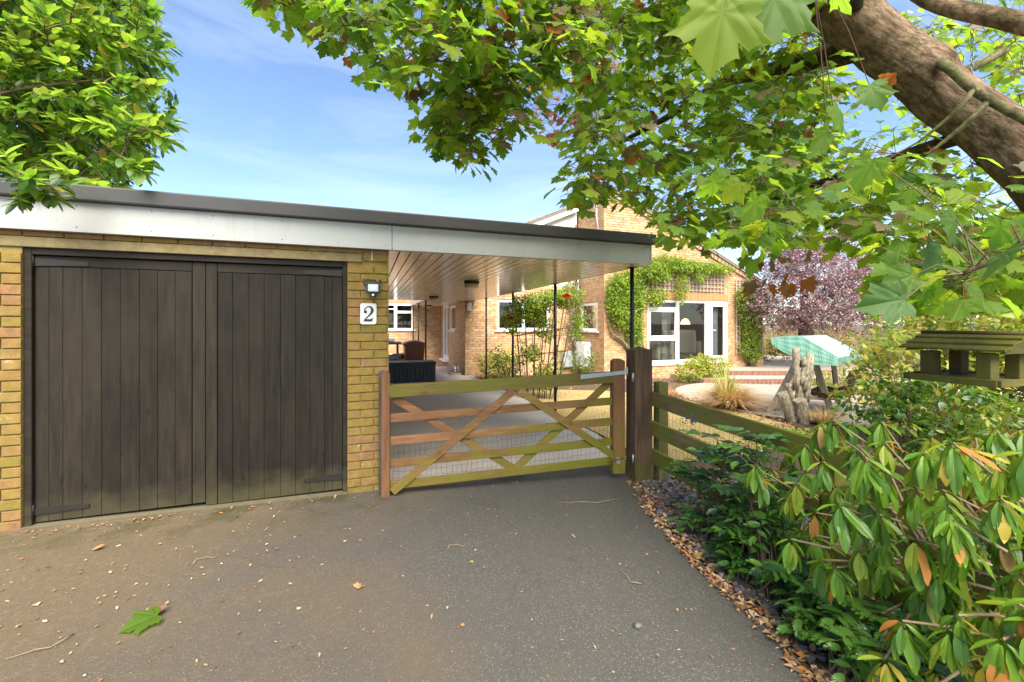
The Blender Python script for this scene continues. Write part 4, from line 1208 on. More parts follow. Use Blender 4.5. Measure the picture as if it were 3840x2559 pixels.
# trellis panels
def trellis(lab, x0, x1, z0, z1, cols, rows):
    th = thing('trellis', lab, 'trellis', (x0, WY - .04, z0), 'trellis panels on the gable wall')
    for k in range(cols + 1):
        x = x0 + (x1 - x0) * k / cols; q = MB(); q.box(x - .013, x + .013, WY - .062, WY - .047, z0, z1); q.build('slat', M['grey_wood'], th, origin=(x, WY, z0))
    for k in range(rows + 1):
        z = z0 + .03 + (z1 - z0 - .06) * k / rows; q = MB(); q.box(x0, x1, WY - .046, WY - .032, z - .013, z + .013); q.build('slat', M['grey_wood'], th, origin=(x0, WY, z))
trellis('square trellis panel with bare lattice above the right half of the patio window', 9.28, 10.85, 2.43, 3.12, 11, 5)
trellis('square trellis panel half buried in wisteria above the left of the patio window', 7.75, 8.95, 2.43, 3.12, 8, 4)
trellis('tall trellis panel right of the patio door under a climbing rose', 11.35, 12.5, .45, 2.9, 8, 14)

# ------------------------------------------------------------------ things under the carport
th = thing('storage_box', 'long charcoal plastic storage box with ribbed front in front of the brown bin', 'storage box', (1.05, 10.9, gz(1)))
bx0, bx1, by0, by1, bz = .50, 1.655, 10.62, 11.16, gz(1)
q = MB(); q.box(bx0, bx1, by0, by1, bz, bz + .46); q.build('tub', M['dark_plastic'], th, .01)
for k in range(11):
    q = MB(); xa = bx0 + .03 + k * (bx1 - bx0 - .06) / 11; q.box(xa + .012, xa + .088, by0 - .024, by0 - .001, bz + .05, bz + .40); q.build('rib', M['dark_plastic'], th, .004, origin=(xa, by0, bz))
q = MB(); q.box(bx0 - .015, bx1 + .015, by0 - .035, by1 + .015, bz + .461, bz + .525); lid = q.build('lid', M['dark_plastic'], th, .012)
for k in range(7):
    q = MB(); ya = by0 + .02 + k * .07; q.box(bx0 + .03, bx1 - .03, ya, ya + .05, bz + .526, bz + .531); q.build('slat', plain('sunlit_grey_slat', (.42, .43, .44), .6, .1) if k == 0 else bpy.data.materials['sunlit_grey_slat'], lid, origin=(bx0, ya, bz))  # sunshine on the lid is put into the paler slat grey
q = MB(); q.box(1.05 - .12, 1.05 + .12, by0 - .05, by0 - .036, bz + .465, bz + .495); q.build('handle', M['dark_plastic'], th, .005)

th = thing('wheelie_bin', 'brown wheeled garden waste bin with closed lid behind the storage box', 'bin', (1.22, 11.6, gz(1.2)))
cx_, cy_, cz_ = 1.21, 11.62, gz(1.2)
q = MB(); q.v = [(cx_ - .21, cy_ - .22, cz_ + .06), (cx_ + .21, cy_ - .22, cz_ + .06), (cx_ + .21, cy_ + .24, cz_ + .06), (cx_ - .21, cy_ + .24, cz_ + .06), (cx_ - .27, cy_ - .30, cz_ + .94), (cx_ + .27, cy_ - .30, cz_ + .94), (cx_ + .27, cy_ + .30, cz_ + .94), (cx_ - .27, cy_ + .30, cz_ + .94)]
for f in ((0, 3, 2, 1), (4, 5, 6, 7), (0, 1, 5, 4), (1, 2, 6, 5), (2, 3, 7, 6), (3, 0, 4, 7)): q.face(list(f))
q.build('body', M['brown_plastic'], th, .02)
q = MB(); q.box(cx_ - .30, cx_ + .30, cy_ - .33, cy_ + .32, cz_ + .90, cz_ + .945); q.build('rim', M['brown_plastic'], th, .012)
q = MB()
for k in range(8):
    t0, t1 = k / 8, (k + 1) / 8
    a = lambda t_: cz_ + .955 + .075 * math.sin(math.pi * t_) ** .7
    q.prism([(cx_ - .31 + .62 * t0, cy_ - .34, cz_ + .948), (cx_ - .31 + .62 * t1, cy_ - .34, cz_ + .948), (cx_ - .31 + .62 * t1, cy_ - .34, a(t1)), (cx_ - .31 + .62 * t0, cy_ - .34, a(t0))], (0, .66, 0))
q.build('lid', plain('brown_lid_plastic', (.14, .06, .045), .4, .15, 6, .1), th)
q = MB(); q.tube([(cx_ - .26, cy_ + .36, cz_ + .95), (cx_ + .26, cy_ + .36, cz_ + .95)], .018, 8); q.build('handle', M['brown_plastic'], th)
for s_ in (-1, 1):
    q = MB(); q.tube([(cx_ + s_ * .20, cy_ + .26, cz_ + .10), (cx_ + s_ * .25, cy_ + .26, cz_ + .10)], .10, 16); q.build('wheel', M['black_metal'], th)

def pot(lab, x, y, r_, h, m, grp=None):
    th = thing('plant_pot', lab, 'pot', (x, y, gz(x)), grp); z = gz(x)
    q = MB(); q.lathe((x, y, z), [(r_ * .72, 0), (r_ * .95, h * .84), (r_ * .9, h * .86), (r_ * .8, h * .8)], 18); q.build('body', m, th)
    q = MB(); q.lathe((x, y, z + h * .82), [(r_ * 1.04, 0), (r_ * 1.06, h * .18), (r_ * .93, h * .18), (r_ * .9, h * .02)], 18); q.build('rim', m, th)
pot('large grey plastic tub beside the orange pot behind the storage box', .66, 11.75, .22, .62, M['grey_plastic'])
pot('small orange terracotta pot between the grey tub and the brown bin', .87, 11.42, .11, .56, M['terracotta'])
pot('dark grey planter behind the orange pot near the kitchen wall', .88, 12.3, .2, .62, M['dark_plastic'])
th = thing('barbecue', 'dark covered barbecue table with grey top below the kitchen window', 'barbecue', (.55, 13.2, gz(.5)))
q = MB(); q.box(.1, .98, 12.95, 13.5, .80, .87); q.build('shelf', M['dark_plastic'], th, .01)
q = MB(); q.box(.2, .78, 13.0, 13.45, .871, 1.0); q.build('lid', M['grey_plastic'], th, .03)
for x in (.2, .86):
    for y in (13.0, 13.42): q = MB(); q.box(x, x + .04, y, y + .04, gz(.5), .80); q.build('leg', M['black_metal'], th)
th = tag(MB().box(1.75, 2.55, 14.6, 15.5, gz(2.2), gz(2.2) + .045).build('doormat', plain('coir_mat', (.36, .19, .08), .95, .25, 40, .6), None, .008), 'rust brown doormat on the step at the back door', 'doormat')
tag(MB().box(1.62, 2.66, 14.3, 15.86, gz(2.2) - .05, gz(2.2) - .002 + .0).build('door_slab', M['concrete'], None), kind='structure')
th = thing('bottle_carrier', 'small metal carrier with bottles on the paving at the porch corner', 'bottle carrier', (2.50, 12.1, gz(2.5)))
z0 = gz(2.5) + .075
q = MB(); q.box(2.30, 2.60, 11.9, 12.5, gz(2.5), z0 - .001); q.build('plinth', M['paving'], th, .01)
for dx, dy in ((0, 0), (.09, 0), (0, .10), (.09, .10)):
    q = MB(); q.lathe((2.44 + dx, 12.02 + dy, z0), [(.034, 0), (.034, .13), (.018, .18), (.02, .2)], 10); q.build('bottle', M['grey_plastic'] if dx else M['white_plastic'], th)
q = MB()
for z in (.02, .10): q.tube([(2.40, 11.97, z0 + z), (2.58, 11.97, z0 + z), (2.58, 12.17, z0 + z), (2.40, 12.17, z0 + z), (2.40, 11.97, z0 + z)], .005, 5)
q.tube([(2.49, 11.97, z0 + .1), (2.49, 11.97, z0 + .27), (2.49, 12.17, z0 + .27), (2.49, 12.17, z0 + .1)], .006, 5); q.build('wire_frame', M['black_metal'], th)

# ------------------------------------------------------------------ patio, steps, swing, logs
PC = Vector((9.05, 6.25, 0))
q = MB(); ring = [(PC.x + 2.72 * math.cos(R(a)), PC.y + 2.72 * math.sin(R(a))) for a in range(0, 360, 8)]
sheet('patio_bed', ring, M['paving'], .012)
sheet('patio_path', [(9.2, 3.7), (17, 2.5), (17, 8.6), (11.2, 8.5), (9.6, 8.9)], M['paving'], .008)
patio = bpy.data.objects['patio_bed']; patio.name = 'patio'
for ri, (r0, r1, n_) in enumerate(((.25, .75, 8), (.75, 1.25, 14), (1.25, 1.75, 20), (1.75, 2.25, 26), (2.25, 2.70, 32))):
    for k in range(n_):
        a0, a1 = 2 * math.pi * k / n_ + .012 / r1, 2 * math.pi * (k + 1) / n_ - .012 / r1
        q = MB(); P = [(PC.x + r * math.cos(a), PC.y + r * math.sin(a)) for r, a in ((r0 + .008, a0), (r1 - .008, a0), (r1 - .008, (a0 + a1) / 2), (r1 - .008, a1), (r0 + .008, a1))]
        dz = U(.018, .023)
        q.prism([(x, y, gz(x) + dz) for x, y in P], (0, 0, -.012)); q.build('paver', M['paving'], patio, origin=(PC.x, PC.y, gz(PC.x)))
def step(name, front, back_y, top, m):
    q = MB(); P = front + [(front[-1][0], back_y), (front[0][0], back_y)]
    q.prism([(x, y, -.45) for x, y in P], (0, 0, top + .45)); return tag(q.build(name, m), kind='structure')
def arc_front(x0, x1, y_at0, bulge, slope, n_=24):
    return [(x0 + (x1 - x0) * k / n_, y_at0 + slope * (x1 - x0) * k / n_ - bulge * math.sin(math.pi * k / n_)) for k in range(n_ + 1)]
for nm, (x0, x1, y0, top) in (('lower_step', (8.75, 17, 8.98, -.105)), ('upper_step', (9.9, 17, 9.55, .02))):
    fr_ = arc_front(x0, x1, y0, .75, -.10)
    s_ = step(nm, fr_, 16.5, top, M['paving'])
    # brick edging : one brick after another along the riser
    acc = 0
    for (xa, ya), (xb, yb) in zip(fr_, fr_[1:]):
        L = math.hypot(xb - xa, yb - ya); m_n = max(1, int(L / .11))
        for k in range(m_n):
            t0 = (k + .5) / m_n; c = Vector((xa + (xb - xa) * t0, ya + (yb - ya) * t0, top - .0)); d = Vector((xb - xa, yb - ya, 0)).normalized()
            if c.x > 13.5: continue
            q = MB(); q.obox(c + Vector((0, 0, -.065)), (d, Vector((-d.y, d.x, 0)), Vector((0, 0, 1))), (L / m_n / 2 - .004, .07, .068)); q.build('brick', M['step_brick'], s_, origin=c)

swing = thing('garden_swing', 'timber garden swing seat with a faded green tartan canopy on the paved circle', 'swing seat', (7.5, 5.3, gz(7.5)))
def plaid():
    t = NT('green_tartan'); p = t.sep('UV')
    base = t.mix(t.noise(3, 3, src='UV'), (.16, .33, .265), (.21, .40, .325))
    for ax, k in ((0, 6.0), (1, 4.0)):
        fr_ = t.math('FRACT', t.math('MULTIPLY', p[ax], k))
        ln = t.math('ADD', t.math('LESS_THAN', t.math('ABSOLUTE', t.math('SUBTRACT', fr_, .3)), .035), t.math('LESS_THAN', t.math('ABSOLUTE', t.math('SUBTRACT', fr_, .48)), .03), clamp=True)
        base = t.mix(t.math('MULTIPLY', ln, .65), base, (.035, .15, .13))
        wd = t.math('LESS_THAN', t.math('ABSOLUTE', t.math('SUBTRACT', fr_, .8)), .12)
        base = t.mix(t.math('MULTIPLY', wd, .35), base, (.28, .52, .45))
    d = t.pbr(base, .9, t.bump(t.noise(5, 3, src='UV'), .3, .02), spec=.1); b_ = t.n.new('ShaderNodeBsdfTranslucent'); t.setv(b_.inputs[0], base)
    m = t.n.new('ShaderNodeMixShader'); m.inputs[0].default_value = .35; t.link(d, m.inputs[1]); t.link(b_.outputs[0], m.inputs[2]); return t.done(m.outputs[0])
CL = plaid()
FADE = plain('faded_canvas', (.26, .43, .375), .9, .05, 4, .2, 30)
def cloth(name, A, B, n_, m_r, mat_, sag=.03, wav=0.0):
    """ruled surface between two polylines with sag"""
    q = MB(); V = []; uv = []
    for i in range(n_ + 1):
        for j in range(m_r + 1):
            s_, t_ = i / n_, j / m_r
            def pl(L, s_):
                f = s_ * (len(L) - 1); k = min(int(f), len(L) - 2); return Vector(L[k]).lerp(Vector(L[k + 1]), f - k)
            p = pl(A, s_).lerp(pl(B, s_), t_); p.z -= sag * math.sin(math.pi * t_) * math.sin(math.pi * s_)
            p += Vector((.4, -.9, 0)) * wav * t_ * math.sin(s_ * 17 + t_ * 2)
            V.append(tuple(p)); uv.append((s_, t_))
    F = []
    for i in range(n_):
        for j in range(m_r):
            a = i * (m_r + 1) + j; F += [(a, a + m_r + 1, a + m_r + 2), (a, a + m_r + 2, a + 1)]
    o = wloc(swing)
    me = arrays_mesh(name, np.array(V) - np.array(o), np.array(F), np.zeros(len(F)), [mat_], np.array(uv), True)
    return add_obj(name, me, swing)
near = [(6.83, 5.42, 1.195), (7.22, 5.12, 1.215), (7.56, 4.74, .86)]; far = [(8.05, 5.88, 1.195), (8.48, 5.56, 1.215), (8.80, 5.12, .88)]
low = [(6.78, 5.38, 1.08), (7.0, 5.07, .83), (7.15, 4.86, .74), (7.44, 4.66, .735)]
cloth('canopy_top', near[1:], far[1:], 12, 10, FADE, .05)
cloth('canopy_back', near[:2], far[:2], 8, 10, CL, .03)
cloth('canopy_end', near, low, 28, 8, CL, 0, .022)
cloth('canopy_valance', [near[2], far[2]], [(7.46, 4.66, .735), (8.86, 5.02, .74)], 24, 4, CL, 0, .02)
for (p0, p1) in (((6.98, 5.56, gz(7) - .02), (7.42, 5.16, 1.12)), ((7.82, 5.0, gz(7.8) - .02), (7.36, 5.12, 1.12)), ((8.35, 6.35, gz(8.4) - .02), (8.72, 5.62, 1.12)), ((9.15, 5.75, gz(9.1) - .02), (8.68, 5.58, 1.12))):
    q = MB(); q.bar(p0, p1, .095, .06, (-.4, .9, 0)); q.build('leg', M['grey_wood'], swing, .005, origin=p0)
q = MB(); q.bar((7.39, 5.14, 1.05), (8.7, 5.6, 1.05), .08, .06); q.build('top_beam', M['grey_wood'], swing, .005)
q = MB(); q.bar((7.13, 5.42, .12), (7.68, 5.05, .11), .07, .03); q.build('cross_tie', M['grey_wood'], swing, .004)
sx = Vector((.94, .33, 0)); sy = Vector((.33, -.94, 0))
S0 = Vector((7.62, 5.12, .18))
for k in range(6):
    q = MB(); c = S0 + sy * (-.22 + k * .085) + Vector((0, 0, -.012 * k)); q.obox(c + sx * .5, (sx, sy, Vector((0, 0, 1))), (.55, .034, .012)); q.build('seat_slat', M['brown_slat'], swing, .003, origin=c)
for k in range(6):
    q = MB(); c = S0 + sy * (.30 + k * .03) + Vector((0, 0, .03 + k * .075)); q.obox(c + sx * .5, (sx, Vector((.1, -.28, .95)), Vector((.3, -.9, -.3))), (.55, .033, .011)); q.build('back_slat', M['brown_slat'], swing, .003, origin=c)
for s_ in (0, 1.0):
    q = MB(); q.tube([S0 + sx * s_ + Vector((0, 0, 0)), (7.55 + 1.05 * s_, 5.18 + .4 * s_, 1.1)], .008, 5); q.build('hanger', M['black_metal'], swing)
    q = MB(); c = S0 + sx * s_; q.bar(c - sy * .25, c + sy * .34, .06, .035); q.build('arm', M['brown_slat'], swing, .004, origin=c)

LOGM = bark('weathered_driftwood', (.50, .42, .31), (.74, .66, .54), .12, .1, along=(0, 0, 1))
def log(lab, base, top, r0, r1, extra=()):
    th = thing('driftwood_log', lab, 'log', base, 'weathered logs standing beside the swing')
    q = MB(); p0, p1 = Vector(base), Vector(top)
    n_ = 7; pts = [p0.lerp(p1, k / n_) + Vector((U(-.012, .012), U(-.012, .012), 0)) * (1 if 0 < k < n_ else 0) for k in range(n_ + 1)]
    q.tube(pts, [(r0 + (r1 - r0) * k / n_) * U(.92, 1.06) for k in range(n_ + 1)], 12); q.build('trunk', LOGM, th)
    for (a, b_, ra, rb) in extra:
        q = MB(); a, b_ = Vector(a), Vector(b_); pts = [a.lerp(b_, k / 5) + Vector((U(-.015, .015), U(-.015, .015), 0)) for k in range(6)]
        q.tube(pts, [(ra + (rb - ra) * k / 5) * U(.85, 1.1) for k in range(6)], 9); q.build('limb', LOGM, th)
g7 = gz(6.8) - .05
log('short thick log leaning left, pale sawn top, beside the swing leg', (6.62, 4.84, g7), (6.48, 4.95, .30), .075, .085)
log('short stout upright log with a pale sawn top in front of the driftwood stump', (6.72, 4.74, g7), (6.66, 4.78, .19), .08, .082)
log('short mossy log standing right of the stout upright one', (6.86, 4.80, g7), (6.83, 4.84, .20), .06, .062)
log('tall split driftwood stump rising in front of the green canopy', (6.95, 4.98, g7), (6.98, 5.0, .62), .07, .05,
    (((6.92, 5.0, .3), (6.90, 5.02, 1.02), .06, .055), ((7.0, 4.95, .3), (7.10, 4.92, .90), .06, .05), ((6.96, 4.96, .4), (7.02, 4.95, .88), .05, .03), ((7.05, 4.94, .1), (7.13, 4.90, .94), .06, .055), ((6.85, 5.0, .05), (6.76, 5.05, .42), .05, .045), ((6.95, 4.9, .38), (7.08, 4.86, .66), .018, .006), ((6.98, 4.93, .72), (7.07, 4.9, .95), .03, .012)))

# bird table hanging from the tree
bt = thing('bird_table', 'mossy wooden bird table with a shingled roof hanging by a chain at the right', 'bird table', (3.33, 1.37, 1.10))
BTM = wood_mat('mossy_table_wood', (.085, .07, .027), (.16, .135, .05), 'x', .6, (.14, .145, .015), .8)
BTD = wood_mat('dark_table_wood', (.06, .042, .028), (.12, .085, .05), 'x', .5, (.12, .13, .02), .8)
x0, x1, y0, y1 = 3.115, 3.545, 1.19, 1.55
q = MB(); q.box(x0 - .01, x1 + .01, y0 - .01, y1 + .01, 1.118, 1.135); q.build('tray', BTM, bt, .003)
for (a, e, c, d) in ((x0 - .02, x1 + .02, y0 - .028, y0 - .012), (x0 - .02, x1 + .02, y1 + .012, y1 + .028), (x0 - .028, x0 - .012, y0 - .012, y1 + .012), (x1 + .012, x1 + .028, y0 - .012, y1 + .012)):
    q = MB(); q.box(a, e, c, d, 1.112, 1.150); q.build('lip', BTM, bt, .003)
for (x, y) in ((x0 + .07, y0 + .06), (x1 - .07, y0 + .06), (x0 + .07, y1 - .06), (x1 - .07, y1 - .06)):
    q = MB(); q.box(x - .042, x + .042, y - .03, y + .03, 1.1355, 1.285); q.build('post', BTM if y < 1.3 else BTD, bt, .004)
xm = (x0 + x1) / 2; rz_, ez = 1.378, 1.288
for sgn, xe in ((-1, x0 - .035), (1, x1 + .035)):
    for k in range(3):
        t0, t1 = k / 3, (k + 1) / 3 + .05
        xa, xb = xe + (xm - xe) * t0, xe + (xm - xe) * min(1, t1); za, zb_ = ez + (rz_ - ez) * t0 + .006 * k * 0, ez + (rz_ - ez) * min(1, t1)
        q = MB(); q.prism([(xa, y0 - .045, za + .010), (xb, y0 - .045, zb_ - .0), (xb, y0 - .045, zb_ + .008), (xa, y0 - .045, za + .022)], (0, y1 - y0 + .09, 0)); q.build('shingle', BTM, bt, .002, origin=(xa, y0, za))
for yy in (y0 - .03, y1 + .012):
    q = MB(); q.prism([(x0 - .01, yy, 1.286), (x1 + .01, yy, 1.286), (xm, yy, 1.372)], (0, .018, 0)); q.build('gable_board', BTD, bt, .002)
q = MB(); q.tube([(xm, y0 - .05, 1.392), (xm, y1 + .05, 1.392)], .014, 6); q.build('ridge', BTD, bt)
q = MB(); z = 1.40
k = 0
while z < 3.16:
    pts = [(xm + (.007 * math.cos(a) if k % 2 else 0), 1.37 + (0 if k % 2 else .007 * math.cos(a)), z + .016 * math.sin(a)) for a in [j * math.pi / 4 for j in range(9)]]
    q.tube(pts, .0024, 4, cap=False); z += .025; k += 1
tag(q.build('chain', M['galv'], bt, norm=False), kind='stuff')

# rose frame
M['twig_dark'] = plain('rustic_pole', (.10, .075, .03), .85, .3, 20, .2)
ob = thing('rose_trellis', 'slim fan shaped rustic trellis standing in the bed under the climbing rose', 'trellis', (3.3, 7.8, gz(3.3)))
base0, base1 = Vector((3.02, 7.92, gz(3.1) - .02)), Vector((3.62, 7.64, gz(3.5) - .02)); tp0, tp1 = Vector((2.86, 8.0, 2.0)), Vector((4.05, 7.45, 2.28))
for k in range(7):
    t_ = k / 6; q = MB(); q.tube([base0.lerp(base1, t_), tp0.lerp(tp1, t_)], .014, 6); q.build('upright', M['twig_dark'], ob, origin=base0.lerp(base1, t_))
for s_ in (.18, .42, .62, .84):
    q = MB(); a = base0.lerp(tp0, s_); e = base1.lerp(tp1, s_); d = (e - a) * .06; q.tube([a - d, e + d], .014, 6); q.build('crossbar', M['twig_dark'], ob, origin=a)

